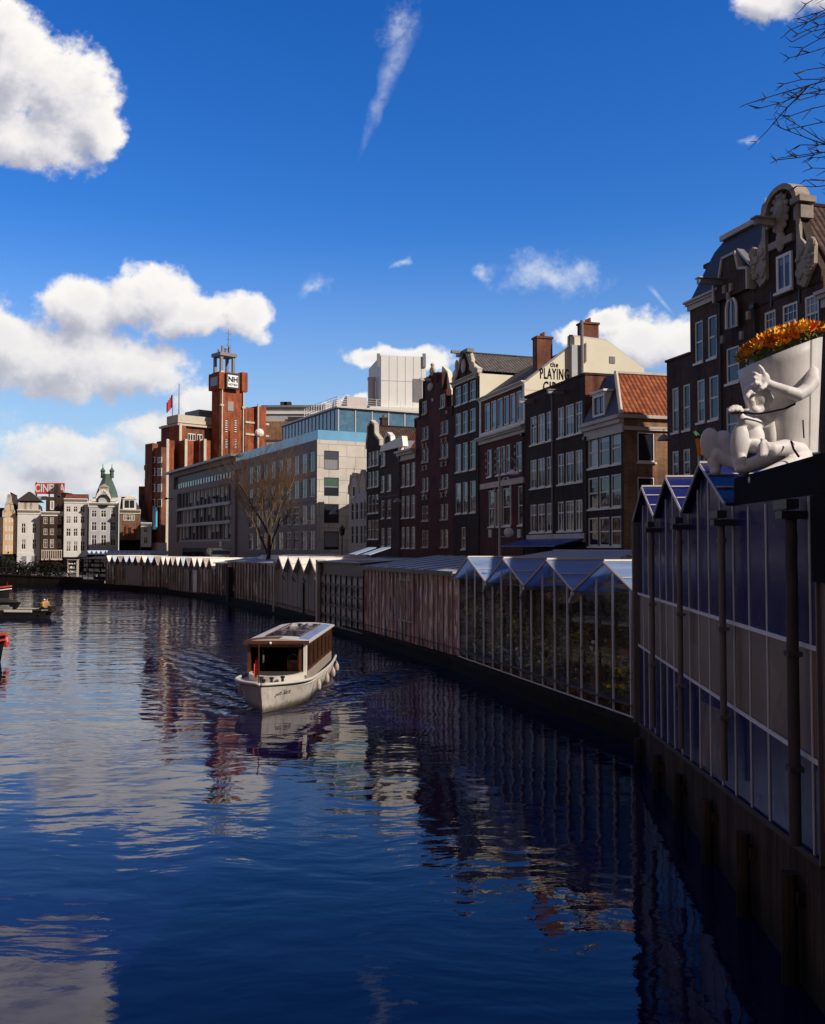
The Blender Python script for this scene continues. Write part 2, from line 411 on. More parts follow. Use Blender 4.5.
# ------------------------------------------------------------------ buildings
WCACHE = {}
def window(root, u0, u1, z0, z1, style='sash', frame='white_paint', glass='window_glass', y=0.0, sill=True, fw=.085):
    w, h = u1 - u0, z1 - z0
    key = (round(w, 2), round(h, 2), style, frame, glass, sill, fw)
    if key not in WCACHE:
        f = MB()
        f.box(0, fw, .03, .12, 0, h); f.box(w - fw, w, .03, .12, 0, h); f.box(fw, w - fw, .03, .12, h - fw, h); f.box(fw, w - fw, .03, .12, 0, fw)
        t = .035
        if style in ('sash', 'georgian', 'cross'):
            zm = h * (.5 if style != 'cross' else .62); f.box(fw, w - fw, .05, .11, zm - .04, zm + .04)
        if style == 'georgian':
            for k in (1, 2): x = w * k / 3; f.box(x - t / 2, x + t / 2, .06, .105, fw, h - fw)
            for k in (1, 3): z = h * k / 4; f.box(fw, w - fw, .062, .104, z - t / 2, z + t / 2)
        if style == 'cross' or style == 'pair': f.box(w / 2 - .04, w / 2 + .04, .055, .108, fw, h - fw)
        if sill: f.box(-.07, w + .07, -.08, .06, -.11, -.003)
        p = MB().box(fw * .5, w - fw * .5, .085, .1, fw * .5, h - fw * .5)
        WCACHE[key] = (f.mesh('window', frame), p.mesh('pane', glass))
    fm, pm = WCACHE[key]
    o = link(fm, 'window', root, (u0, y, z0)); link(pm, 'pane', o); return o
def wall_sheet(mb, L, zb, zt, holes, y=0.0, mi=0, depth=.18, u_start=0.0):
    """front face at y with real openings and reveals"""
    holes = [(max(u_start + .02, a), min(L - .02, b), max(zb + .02, c), min(zt - .02, d)) for (a, b, c, d) in holes]
    us = sorted({u_start, L} | {v for h in holes for v in h[:2]}); zs = sorted({zb, zt} | {v for h in holes for v in h[2:]})
    for i in range(len(us) - 1):
        for j in range(len(zs) - 1):
            cu, cz = (us[i] + us[i + 1]) / 2, (zs[j] + zs[j + 1]) / 2
            if us[i + 1] - us[i] < 1e-6 or zs[j + 1] - zs[j] < 1e-6: continue
            if any(a < cu < b and c < cz < d for (a, b, c, d) in holes): continue
            mb.face([(us[i], y, zs[j]), (us[i + 1], y, zs[j]), (us[i + 1], y, zs[j + 1]), (us[i], y, zs[j + 1])], mi)
    for (a, b, c, d) in holes:
        q = y + depth
        mb.face([(a, y, c), (a, q, c), (b, q, c), (b, y, c)], mi); mb.face([(a, y, d), (b, y, d), (b, q, d), (a, q, d)], mi)
        mb.face([(a, y, c), (a, y, d), (a, q, d), (a, q, c)], mi); mb.face([(b, y, c), (b, q, c), (b, q, d), (b, y, d)], mi)
def house_body(root, L, dep, h, holes, mat, side_holes=(), name='wall', front_mi=0, side_mat=None, zb=0.0):
    mb = MB(); wall_sheet(mb, L, zb, h, holes)
    sm = 1 if side_mat else 0
    # right side (seen along the street): local x=L plane
    sb = MB(); wall_sheet(sb, dep, zb, h, side_holes)
    for f, v in zip(sb.f, range(len(sb.f))):
        mb.face([(L - sb.v[i][1], sb.v[i][0], sb.v[i][2]) for i in f], sm)
    mb.face([(0, dep, zb), (0, 0, zb), (0, 0, h), (0, dep, h)], 0)
    mb.face([(L, dep, zb), (0, dep, zb), (0, dep, h), (L, dep, h)], 0)
    mb.face([(0, 0, h), (L, 0, h), (L, dep, h), (0, dep, h)], 0)
    return mb.build(name, [mat] + ([side_mat] if side_mat else []), root)
def slope(mb, a, b, c, d, mi=0):
    """roof slope quad a-b (eave), c-d (ridge); uv in metres"""
    a, b, c, d = map(Vector, (a, b, c, d)); ux = (b - a).normalized(); n = (b - a).cross(d - a).normalized(); uy = n.cross(ux)
    mb.face([a, b, c, d], mi, [((p - a).dot(ux), (p - a).dot(uy)) for p in (a, b, c, d)])
def gable_roof_y(root, L, y0, dep, ze, zr, mat, over=.1, cx=.5, name='roof'):
    """ridge runs back from the street (local y)"""
    mb = MB(); m = L * cx; t = .12
    slope(mb, (L + over, y0, ze), (L + over, dep, ze), (m, dep, zr), (m, y0, zr))
    slope(mb, (-over, dep, ze), (-over, y0, ze), (m, y0, zr), (m, dep, zr))
    mb.face([(L + over, y0, ze), (m, y0, zr), (-over, y0, ze)]); mb.face([(L + over, dep, ze), (-over, dep, ze), (m, dep, zr)])
    mb.tube([(m, y0, zr), (m, dep, zr)], .11, 6)
    return mb.build(name, mat, root)
def gable_roof_x(root, L, y0, dep, ze, zr, mat, yr=None, x0=0.0, name='roof', zb=None):
    """ridge parallel to the street (local x)"""
    mb = MB(); yr = (y0 + dep) / 2 if yr is None else yr; zb = ze if zb is None else zb
    slope(mb, (x0, y0, ze), (L, y0, ze), (L, yr, zr), (x0, yr, zr))
    slope(mb, (L, dep, zb), (x0, dep, zb), (x0, yr, zr), (L, yr, zr))
    mb.tube([(x0, yr, zr), (L, yr, zr)], .11, 6)
    return mb.build(name, mat, root)
def cornice(root, L, z, mat='off_white', hgt=.4, proj=.35, x0=0.0, name='cornice', over=.12):
    mb = MB()
    mb.box(x0 - over * .4, L + over * .4, -.1, -.003, z - hgt, z - hgt * .45); mb.box(x0 - over * .8, L + over * .8, -proj * .65, -.004, z - hgt * .45 + .003, z - hgt * .2)
    mb.box(x0 - over, L + over, -proj, .02, z - hgt * .2 + .003, z + .02)
    return mb.build(name, mat, root)
def gable_front(root, outline, mat, trim, y=-.02, th=.35, trim_w=.16, name='gable', seg=None):
    """outline: (u,z) left to right over the top; brick plate with a stone coping following it"""
    mb = MB(); pts = list(outline)
    mb.prism(pts, 'y', y, y + th)
    g = mb.build(name, mat, root)
    t = MB()
    for p, q in zip(pts[:-1], pts[1:]):
        p, q = Vector(p), Vector(q); d = (q - p)
        if d.length < .02: continue
        d.normalize(); nrm = Vector((-d.y, d.x)); w = trim_w
        a, b = p - d * .03, q + d * .03
        t.prism([tuple(a - nrm * w * .55), tuple(b - nrm * w * .55), tuple(b + nrm * w * .45), tuple(a + nrm * w * .45)], 'y', y - .09, y + th + .05)
    if trim: t.build('coping', trim, root)
    return g
def hoist(root, u, z, mat='off_white', length=.9):
    return MB().box(-.1, .1, -length, .05, -.11, .11).box(-.16, .16, -length - .05, .0, .113, .16).build('hoist_beam', mat, root, loc=(u, 0, z))
def chimney(root, x, y, z0, z1, w=.9, d=.7, mat='brick_red', pots=3):
    mb = MB().box(x - w / 2, x + w / 2, y - d / 2, y + d / 2, z0, z1 - .15).box(x - w / 2 - .07, x + w / 2 + .07, y - d / 2 - .07, y + d / 2 + .07, z1 - .147, z1)
    o = mb.build('chimney', mat, root)
    p = MB()
    for k in range(pots): p.lathe([(.09, 0), (.11, .02), (.09, .3), (.1, .32), (.07, .32), (.06, 0)], 8, (x - w / 2 + w * (k + .5) / pots, y, z1))
    p.build('chimney_pots', 'tiles_plain', o)
    return o
plain('tiles_plain', (.3, .12, .07), .8, .25, 4)

# ------------------------------------------------------------------ plan of the canal
ST = 1.0                                   # street level above the water
NEARX = lambda Y: 3.9 + .083 * Y
QUAY = [(NEARX(-8), -8.0), (NEARX(25.3), 25.3), (6.45, 26.2), (1.79, 43.0), (-4.0, 59.5), (-11.6, 79.6), (-19.3, 97.0), (-27.0, 112.0), (-36.0, 125.0), (-48.0, 136.0), (-62.0, 140.0), (-110.0, 142.0), (-400.0, 142.0)]
def build_ground():
    m, T, b = new_mat('paving')
    pos = T.node('ShaderNodeTexCoord').outputs['Object']
    f = T.noise(pos, .4, 6, .65); g_ = T.noise(pos, 9, 2, .5)
    T.l.new(T.ramp(T.m('ADD', T.m('MULTIPLY', f, .7), T.m('MULTIPLY', g_, .3)), [(.3, (.07, .06, .055)), (.7, (.15, .13, .12))]), b.inputs['Base Color']); b.inputs['Roughness'].default_value = .85
    MATS['paving'] = m
    bm = bmesh.new()
    outline = [(x + (.12 if k < 2 else 0), y, ST) for k, (x, y) in enumerate(QUAY)] + [(-3500, 142, ST), (-3500, 5000, ST), (3500, 5000, ST), (3500, -8, ST)]
    fc = bm.faces.new([bm.verts.new(p) for p in outline]); bmesh.ops.triangulate(bm, faces=[fc])
    if fc.is_valid and fc.normal.z < 0: pass
    me = bpy.data.meshes.new('ground'); bm.to_mesh(me); bm.free(); me.materials.append(m)
    o = bpy.data.objects.new('ground', me); COL.objects.link(o); tag(o, kind='structure')
build_ground()

BOW = Vector((-5.02, 31.9)); STERN = Vector((-4.62, 42.6))
def build_water():
    m, T, b = new_mat('canal_water')
    pos = T.node('ShaderNodeNewGeometry').outputs['Position']
    b.inputs['Base Color'].default_value = (.003, .003, .028, 1); b.inputs['Roughness'].default_value = .02; b.inputs['IOR'].default_value = 1.42; b.inputs['Specular Tint'].default_value = (.86, .74, 1.0, 1)
    sp = T.node('ShaderNodeSeparateXYZ', {0: pos})
    # wind ripples, a little longer across the canal; gusts make smooth and rough patches
    warp = T.node('ShaderNodeTexNoise', {'Vector': pos, 'Scale': .35, 'Detail': 2.0})
    wp = T.vm('ADD', pos, T.vm('MULTIPLY', T.vm('SUBTRACT', warp.outputs['Color'], (.5, .5, .5)), (1.4, 1.4, 0)))
    n1 = T.noise(T.vm('MULTIPLY', wp, (.55, 1.0, 1)), .75, 2, .5)
    n2 = T.noise(T.vm('MULTIPLY', wp, (.5, 1.0, 1)), 1.9, 2, .5)
    n3 = T.noise(T.vm('MULTIPLY', wp, (.7, 1.0, 1)), 6.5, 3, .55)
    gust = T.smooth(T.noise(T.vm('MULTIPLY', pos, (.6, 1, 1)), .10, 3, .6), .35, .68)
    far = T.smooth(sp.outputs[1], 14, 70)
    near_amp = T.m('ADD', .42, T.m('MULTIPLY', far, .75))
    hgt = T.m('ADD', T.m('MULTIPLY', n1, .058), T.m('MULTIPLY', T.m('ADD', T.m('MULTIPLY', n2, .030), T.m('MULTIPLY', n3, .0042)), T.m('ADD', .30, gust)))
    hgt = T.m('MULTIPLY', hgt, near_amp)
    # wake: two feathered arms and stern wash, in the boat's own frame (xb astern, yb abeam)
    ax = (STERN - BOW).normalized(); bx = Vector((ax.y, -ax.x))
    rel = T.vm('SUBTRACT', pos, (BOW.x, BOW.y - .4, 0))
    def dot(v, w):
        nd = T.n.new('ShaderNodeVectorMath'); nd.operation = 'DOT_PRODUCT'; T.l.new(v, nd.inputs[0]); nd.inputs[1].default_value = w; return nd.outputs['Value']
    xb = dot(rel, (ax.x, ax.y, 0)); yb = T.m('ABSOLUTE', dot(rel, (bx.x, bx.y, 0)))
    wb = T.m('ADD', yb, T.m('MULTIPLY', T.m('SUBTRACT', T.noise(pos, .5, 2, .5), .5), 1.1))
    arm = T.m('SUBTRACT', wb, T.m('ADD', .5, T.m('MULTIPLY', xb, .40)))
    band = T.m('MULTIPLY', T.smooth(T.m('ABSOLUTE', T.m('ADD', arm, .55)), 1.9, .1), T.m('MULTIPLY', T.smooth(xb, -.3, .8), T.smooth(xb, 24, 6)))
    crest = T.m('SINE', T.m('ADD', T.m('MULTIPLY', T.m('SUBTRACT', wb, T.m('MULTIPLY', xb, .72)), 5.2), T.m('MULTIPLY', n2, 7.0)))
    wash = T.m('MULTIPLY', T.smooth(yb, 3.0, .6), T.m('MULTIPLY', T.smooth(xb, 10, 12), T.smooth(xb, 32, 14)))
    hgt = T.m('ADD', hgt, T.m('MULTIPLY', T.m('MULTIPLY', band, crest), .085))
    hgt = T.m('ADD', hgt, T.m('MULTIPLY', wash, T.m('MULTIPLY', n2, .10)))
    bn = T.node('ShaderNodeBump', {'Strength': 1.0, 'Distance': 1.0, 'Height': hgt}); T.l.new(bn.outputs[0], b.inputs['Normal'])
    MATS['canal_water'] = m
    mb = MB(); mb.face([(-900, -300, 0), (60, -300, 0), (60, 145, 0), (-900, 145, 0)])
    tag(mb.build('water', 'canal_water'), kind='structure')
build_water()

def quay(label, pts, tops, mat, thick=.45, coping='concrete', out=.0):
    """pts are plan points from far to near; wall drops into the water"""
    root = empty('quay_wall', (pts[0][0], pts[0][1], 0), 0, label, 'quay wall')
    mb = MB(); cp = MB(); o = Vector((pts[0][0], pts[0][1], 0))
    for k in range(len(pts) - 1):
        p, q = Vector(pts[k]), Vector(pts[k + 1]); f = Fac(p, q); n = f.n
        def Q(pt, w, z): return Vector((pt.x + n.x * w, pt.y + n.y * w, z)) - o
        z0, z1 = tops[k], tops[k + 1]
        mb.face([Q(p, out, -1.2), Q(q, out, -1.2), Q(q, out, z1), Q(p, out, z0)]); mb.face([Q(p, thick, z0), Q(p, out, z0), Q(q, out, z1), Q(q, thick, z1)])
        mb.face([Q(q, thick, -1.2), Q(p, thick, -1.2), Q(p, thick, z0), Q(q, thick, z1)])
        cp.face([Q(p, out - .07, z0 - .14), Q(q, out - .07, z1 - .14), Q(q, out - .07, z1 + .015), Q(p, out - .07, z0 + .015)])
        cp.face([Q(p, out - .07, z0 + .015), Q(q, out - .07, z1 + .015), Q(q, thick, z1 + .015), Q(p, thick, z0 + .015)])
        cp.face([Q(p, out - .004, z0 - .14), Q(q, out - .004, z1 - .14), Q(q, out - .07, z1 - .14), Q(p, out - .07, z0 - .14)])
    mb.build('wall', mat, root)
    if coping: cp.build('coping', coping, root)
    return root
def wet_wall(name, c1, c2, plank=0.0):
    m, T, b = new_mat(name)
    pos = T.node('ShaderNodeNewGeometry').outputs['Position']
    f = T.noise(T.vm('MULTIPLY', pos, (2.2, 2.2, .25)), 1.0, 6, .7)
    s = T.node('ShaderNodeSeparateXYZ', {0: pos})
    col = T.ramp(f, [(.3, c1), (.72, c2)])
    if plank:
        pl = T.m('PINGPONG', T.m('DIVIDE', s.outputs[1], plank), .5)
        col = T.mix(T.m('MULTIPLY', T.smooth(pl, .06, .02), .8), col, (.006, .005, .005))
    wet = T.smooth(T.m('ADD', s.outputs[2], T.m('MULTIPLY', T.m('SUBTRACT', f, .5), .5)), .75, .15)
    T.l.new(T.mix(T.m('MULTIPLY', wet, .8), col, (.010, .010, .007)), b.inputs['Base Color']); b.inputs['Roughness'].default_value = .8; b.inputs['Specular IOR Level'].default_value = .12
    MATS[name] = m
wet_wall('wet_planks', (.014, .009, .007), (.085, .055, .040), .3); wet_wall('wet_stone', (.010, .008, .007), (.034, .025, .02))
quay('dark stained timber plank wall under the tall blue glass greenhouse', [QUAY[1], QUAY[0]], [.92, 3.0], 'wet_planks', coping=None)
def piles():
    f = Fac(QUAY[1], QUAY[0])
    first = None
    for k, Y in enumerate((24.6, 21.9, 19.4, 16.8, 14.4, 12.2, 10.1)):
        u = (25.3 - Y) * math.hypot(1, .083); zt = .92 + (3.0 - .92) * u / f.L - .35
        o = MB().tube([(0, 0, -1.2), (0, 0, zt)], [.12, .105], 9).box(-.2, .2, .05, .13, zt - .35, zt - .2).build('timber_pile', 'wet_planks', None, loc=f.pt(u, -.14, 0))
        tag(o, 'dark round timber pile against the plank wall below the tall greenhouse', 'pile', 'timber piles along the plank wall'); o.rotation_euler = (0, 0, f.a)
piles()
quay('long low curving stone quay wall under the row of flower sheds', [QUAY[k] for k in (9, 8, 7, 6, 5, 4, 3, 2)], [.62] * 8, 'wet_stone', coping='wet_stone')
quay('dark far bank wall closing off the end of the canal', [QUAY[k] for k in (12, 11, 10)] + [(-47.2, 135.6)], [1.7, 1.7, 1.7, 1.3], 'wet_stone', coping='wet_stone')

# ------------------------------------------------------------------ the row of canal houses along the right bank
A = at(624, 500, 52.7).to_2d()
B = along(A, 146, 586); C_ = along(B, 140, 525.5); D_ = along(C_, 120, 480); E_ = along(D_, 70, 452.8); F_ = along(E_, 40, 415.5)
G_ = along(F_, 20, 400); H_ = along(G_, 10, 380.5); I_ = along(H_, 0, 366.5); J_ = along(I_, -20, 349)
A1 = along(A, 146, 668); A2 = along(A1, 146, 692); A3 = along(A2, 150, 757); A4 = along(A3, 150, 827)
ROW = 'canal houses along the right bank'
def start(name, label, cat, P, Q, group=ROW):
    f = Fac(P, Q); return empty(name, (P[0], P[1], ST), f.a, label, cat, group), f, f.L
def downpipe(root, u, h, mat='black_metal'):
    MB().tube([(u, -.09, .1), (u, -.09, h - .5), (u, -.2, h - .1)], .055, 8).box(u - .14, u + .14, -.26, -.03, h - .25, h - .05).build('drain_pipe', mat, root)
def add_windows(root, holes, **kw):
    for h in holes: window(root, *h, **kw)

def corner_house():
    r, f, L = start('brick_house', 'brown brick corner house with orange-red pantile roof and sunlit side wall', 'house', B, A)
    dep = 8.0; sf = Fac(A, A + f.n * dep)
    h = f.z(622, 427) - ST
    cols = [(588, 598), (599, 609.3), (611, 621)]
    holes = grid(f, cols, [(604, 434.5, 466), (604, 476, 508), (604, 517, 546)], ST)
    sh = grid(sf, [(637.5, 655)], [(646, 432, 462), (646, 477, 507)], ST)
    hc = f.z(622, 416) - ST
    house_body(r, L, dep, hc - .02, holes, 'brick_black', sh, side_mat='brick_tan')  # shade and sun put into the brick: dark front, pale side
    add_windows(r, holes, glass='window_glass')
    for (a, b, c, d) in sh:
        o = window(r, a, b, c, d, 'plain', glass='dark_glass'); 
        o.rotation_euler = (0, 0, R(90)); o.location = (L, a, c)
    hc = f.z(622, 416) - ST
    cornice(r, L, hc + .05, 'off_white', (hc - h) + .35, .45)
    MB().box(L + .003, L + .12, .02, dep, h - .18, h + .04).box(L + .004, L + .2, -.42, dep, hc - .12, hc + .06).build('side_cornice', 'off_white', r)
    zr = f.z(620, 371) - ST + .25
    mb = MB(); ins = .75; y0 = -.2; mid = dep * .52
    # steep front slope, broad side slope facing up the street
    slope(mb, (L + .15, y0, hc), (L + .15, dep, hc), (L - 2.3, dep, zr), (L - 2.3, y0 + 1.0, zr), 0)
    slope(mb, (-.1, y0, hc), (L + .15, y0, hc), (L - 2.3, y0 + 1.0, zr), (.9, y0 + 1.0, zr), 1)
    slope(mb, (-.1, dep, hc), (-.1, y0, hc), (.9, y0 + 1.0, zr), (.9, dep, zr), 1)
    mb.face([(L - 2.3, y0 + 1.0, zr), (L - 2.3, dep, zr), (.9, dep, zr), (.9, y0 + 1.0, zr)], 1)
    mb.face([(L + .15, dep, hc), (-.1, dep, hc), (.9, dep, zr), (L - 2.3, dep, zr)], 1)
    downpipe(r, .18, h)
    ro = mb.build('roof', ['tiles_red', 'dark_slate'], r)
    MB().tube([(L + .17, y0 - .02, hc + .05), (L - 2.3, y0 + .97, zr + .08)], .13, 6).tube([(L - 2.3, y0 + .97, zr + .06), (L - 2.3, dep, zr + .06)], .1, 6).build('verge', 'off_white', ro)
    u0, z0 = f.uz(594, 418); u1, z1 = f.uz(606, 391); z0 -= ST; z1 -= ST
    d = MB().box(u0, u0 + .16, -.1, 1.0, z0, z1).box(u1 - .16, u1, -.1, 1.0, z0, z1).box(u0 + .163, u1 - .163, -.1, 1.0, z1 - .25, z1 - .003).box(u0 + .163, u1 - .163, -.1, 1.0, z0, z0 + .12)
    d.box(u0 - .12, u1 + .12, -.22, 1.05, z1, z1 + .12)
    do = d.build('dormer', 'white_paint', r)
    MB().box(u0 + .17, u1 - .17, .0, .03, z0 + .13, z1 - .26).build('pane', 'sky_glass', do)
    MB().box((u0 + u1) / 2 - .03, (u0 + u1) / 2 + .03, -.05, -.004, z0 + .13, z1 - .26).build('frame', 'white_paint', do)
corner_house()

def flat_house():
    r, f, L = start('brick_house', 'wide dark brick house with flat top, two hoist beams and six windows per floor', 'house', C_, B)
    dep = 7.5
    h = f.z(569, 381) - ST
    cols = [(530.2, 536.4), (537.7, 544.7), (546.4, 552.7), (557.6, 563.8), (565.4, 573.8), (575.3, 582.3)]
    holes = grid(f, cols, [(569, 404.7, 435.3), (569, 452, 483), (569, 500.7, 530.8)], ST)
    house_body(r, L, dep, h, holes, 'brick_black', side_mat='brick_red')
    add_windows(r, holes, style='cross', glass='curtain_glass')
    MB().box(-.02, L + .05, -.06, dep + .05, h + .003, h + .14).build('parapet', 'brick_black', r)
    MB().box(L + .003, L + .1, .3, dep, h - 1.35, h - 1.1).build('flashing', 'off_white', r)
    downpipe(r, L * .5, h - .2, 'lead_grey')
    for px, py in ((534, 402), (564, 392.5)):
        u, z = f.uz(px, py); hoist(r, u, z - ST, 'grey_metal', 1.1)
    z1 = f.z(560, 534) - ST; MB().box(.4, L - .1, -.12, -.003, z1 - .55, z1).build('shop_fascia', 'off_white', r)
    a = MB()
    za, n = f.z(550, 548) - ST, 7
    for k in range(n):
        u0, u1 = .2 + k * (L - .3) / n, .2 + (k + 1) * (L - .3) / n - .05
        a.prism([(-.02, za + .62), (-2.0, za + .15), (-2.0, za + .08), (-.02, za + .54)], 'x', u0, u1)
    a.build('awning', 'blue_sheet', r)
    holes2 = [(u, u + 1.5, .05, 2.6) for u in (1.0, 3.2, 5.4)]
    for hh in holes2: MB().box(hh[0], hh[1], -.03, -.004, hh[2], hh[3]).build('shop_window', 'dark_glass', r)
flat_house()

def cafe_house():
    r, f, L = start('gabled_house', 'cream-gabled house lettered PLAYING CIRCLE with glazed loft and arched middle window', 'house', D_, C_)
    dep = 14.0; sf = Fac(C_, C_ + f.n * dep)
    ze = f.z(503, 393) - ST + .1          # eave above the loft glazing
    # loft glazing band
    g0 = f.z(503, 426) - ST; g1 = f.z(503, 397) - ST
    pan = [(484.5 + k * 6.35, 484.5 + k * 6.35 + 5.4) for k in range(6)]
    holes = [(f.uz(l, 412)[0], f.uz(q, 412)[0], g0, g1) for l, q in pan]
    h2 = grid(f, [(487, 491.5), (496.3, 500.2), (501, 505), (506, 510), (516, 521.5)], [(503, 446, 474)], ST)
    h3 = grid(f, [(488.5, 494), (496.6, 500.8), (502.5, 511), (518, 523.5)], [(503, 488.5, 526)], ST)
    house_body(r, L, dep, ze, holes + h2 + h3, 'brick_maroon', side_mat='cream_render')
    add_windows(r, holes, style='plain', glass='sky_glass', sill=False, fw=.1)
    MB().box(-.03, .35, -.05, -.003, g0 - .1, ze).box(L - .35, L + .03, -.05, -.003, g0 - .1, ze).box(-.03, L + .03, -.07, -.004, g0 - .3, g0 - .06).build('loft_frame', 'white_paint', r)
    add_windows(r, h2, glass='dark_glass'); add_windows(r, h3, glass='dark_glass')
    cornice(r, L, g0 - .45, 'off_white', .5, .45); cornice(r, L, ze + .12, 'white_paint', .25, .35, name='eave_board')
    downpipe(r, L - .2, g0 - .9)
    zl = f.z(503, 482) - ST; MB().box(.4, L - .1, -.16, -.003, zl - .32, zl + .1).build('ledge', 'sandstone', r)
    ar = MB()
    for (a, b, c, d) in (h3[1], h3[2]):
        m, w = (a + b) / 2, (b - a) / 2 + .16
        pts = [(m + w * math.cos(t), -.05, d - w * .2 + w * math.sin(t)) for t in [math.pi * k / 10 for k in range(11)]]
        ar.tube(pts, .09, 6); ar.box(a - .2, a - .04, -.1, -.003, c, d - .2); ar.box(b + .04, b + .2, -.1, -.003, c, d - .2)
    ar.build('window_arch', 'sandstone', r)
    bl = MB().box(-.22, -.09, -.05, -.003, -.1, .1).mesh('stone_block', 'sandstone')
    for (a, b, c, d) in h2:
        for k in range(4): link(bl, 'stone_block', r, (a, 0, c + (d - c) * (k + .5) / 4))
    for px in (491, 520): u, z = f.uz(px, 533.5); MB().box(u - .3, u + .3, -.1, -.003, z - ST - .3, z - ST + .3).build('wall_plaque', 'sandstone', r)
    # sunlit gable end wall towards the camera
    pk = [sf.uz(570, 347), sf.uz(606, 341.5), sf.uz(644, 369)]
    out = [(0.0, ze), (pk[0][0], pk[0][1] - ST), (pk[0][0] + .02, pk[1][1] - ST + .2), (pk[1][0], pk[1][1] - ST + .05), (max(pk[2][0], pk[1][0] + 1.5), pk[2][1] - ST), (max(pk[2][0], pk[1][0] + 1.5), ze - .5), (0, ze - .5)]
    gm = MB(); gm.prism([(y, z) for y, z in out], 'x', L - .3, L + .02); ge = gm.build('gable', 'cream_render', r)
    cp = MB()
    for p, q in zip(out[:4], out[1:5]): cp.tube([(L - .14, p[0], p[1] + .03), (L - .14, q[0], q[1] + .03)], .13, 5)
    cp.build('coping', 'lead_grey', ge)
    yr = (pk[0][0] + pk[1][0]) / 2; zr = pk[0][1] - ST
    mb = MB(); slope(mb, (0, -.2, ze + .02), (L - .32, -.2, ze + .02), (L - .32, pk[0][0], zr - .1), (0, pk[0][0], zr - .1), 0)
    slope(mb, (0, pk[0][0], zr - .1), (L - .32, pk[0][0], zr - .1), (L - .32, pk[1][0], zr - .05), (0, pk[1][0], zr - .05), 0)
    slope(mb, (L - .32, out[4][0], ze), (0, out[4][0], ze), (0, pk[1][0], zr - .05), (L - .32, pk[1][0], zr - .05), 0)
    mb.face([(0, -.2, ze), (0, pk[0][0], zr - .1), (0, pk[1][0], zr - .05), (0, out[4][0], ze)], 0)
    mb.build('roof', 'tiles_black', r)
    for px0, px1, y0, y1, xl in ((535, 550, 338, 364, L - 1.4), (580, 596, 324, 343, L - .9)):
        sfx = Fac(f.pt(xl, 0).to_2d(), f.pt(xl, dep).to_2d()); a = sfx.uz(px0, y1); b = sfx.uz(px1, y0)
        chimney(r, xl, (a[0] + b[0]) / 2, a[1] - ST - 1.2, b[1] - ST, .8, max(.9, b[0] - a[0]))
    a = sf.uz(573, 374); b = sf.uz(573, 346); MB().box(L + .023, L + .4, a[0] - .28, a[0] + .55, a[1] - ST - 1, b[1] - ST).build('flue_breast', 'grey_plaster', r)
    c = sf.uz(578, 322); MB().tube([(L + .52, a[0] + .45, a[1] - ST - 1), (L + .52, a[0] + .45, c[1] - ST)], .12, 8).build('flue_pipe', 'lead_grey', r)
    a = sf.uz(585.5, 362); b = sf.uz(585.5, 343); MB().tube([(L + .1, a[0], a[1] - ST), (L + .1, a[0], b[1] - ST)], .05, 6).build('drain_pipe', 'grey_metal', r)
    a = sf.uz(612, 360); MB().box(L + .022, L + .06, a[0] - .22, a[0] + .22, a[1] - ST - .25, a[1] - ST + .25).build('small_window', 'dark_glass', r)
    zz = sf.z(600, 341.5) - ST
    for t, p0, p1, y0, y1 in (('the', 550, 558, 362, 367.2), ('PLAYING', 540, 568.5, 368.5, 379.5), ('CIRCLE', 543, 572, 382, 393)):
        ua, ub = sf.uz(p0, y0)[0], sf.uz(p1, y0)[0]; za, zb_ = sf.z((p0 + p1) / 2, y1), sf.z((p0 + p1) / 2, y0)
        o = lettering(t, 1.0, 'black_paint', r, (0, 0, 0), spacing=1.15, bold=.012); me = o.data
        xs = [v.co.x for v in me.vertices]; zs = [v.co.z for v in me.vertices]; kx, kz = (ub - ua) / (max(xs) - min(xs)), (zb_ - za) / (max(zs) - min(zs))
        for v in me.vertices: v.co.x = (v.co.x - min(xs)) * kx; v.co.z = (v.co.z - min(zs)) * kz
        o.location = (L + .035, ua, za - ST); o.rotation_euler = (0, 0, R(90))
cafe_house()

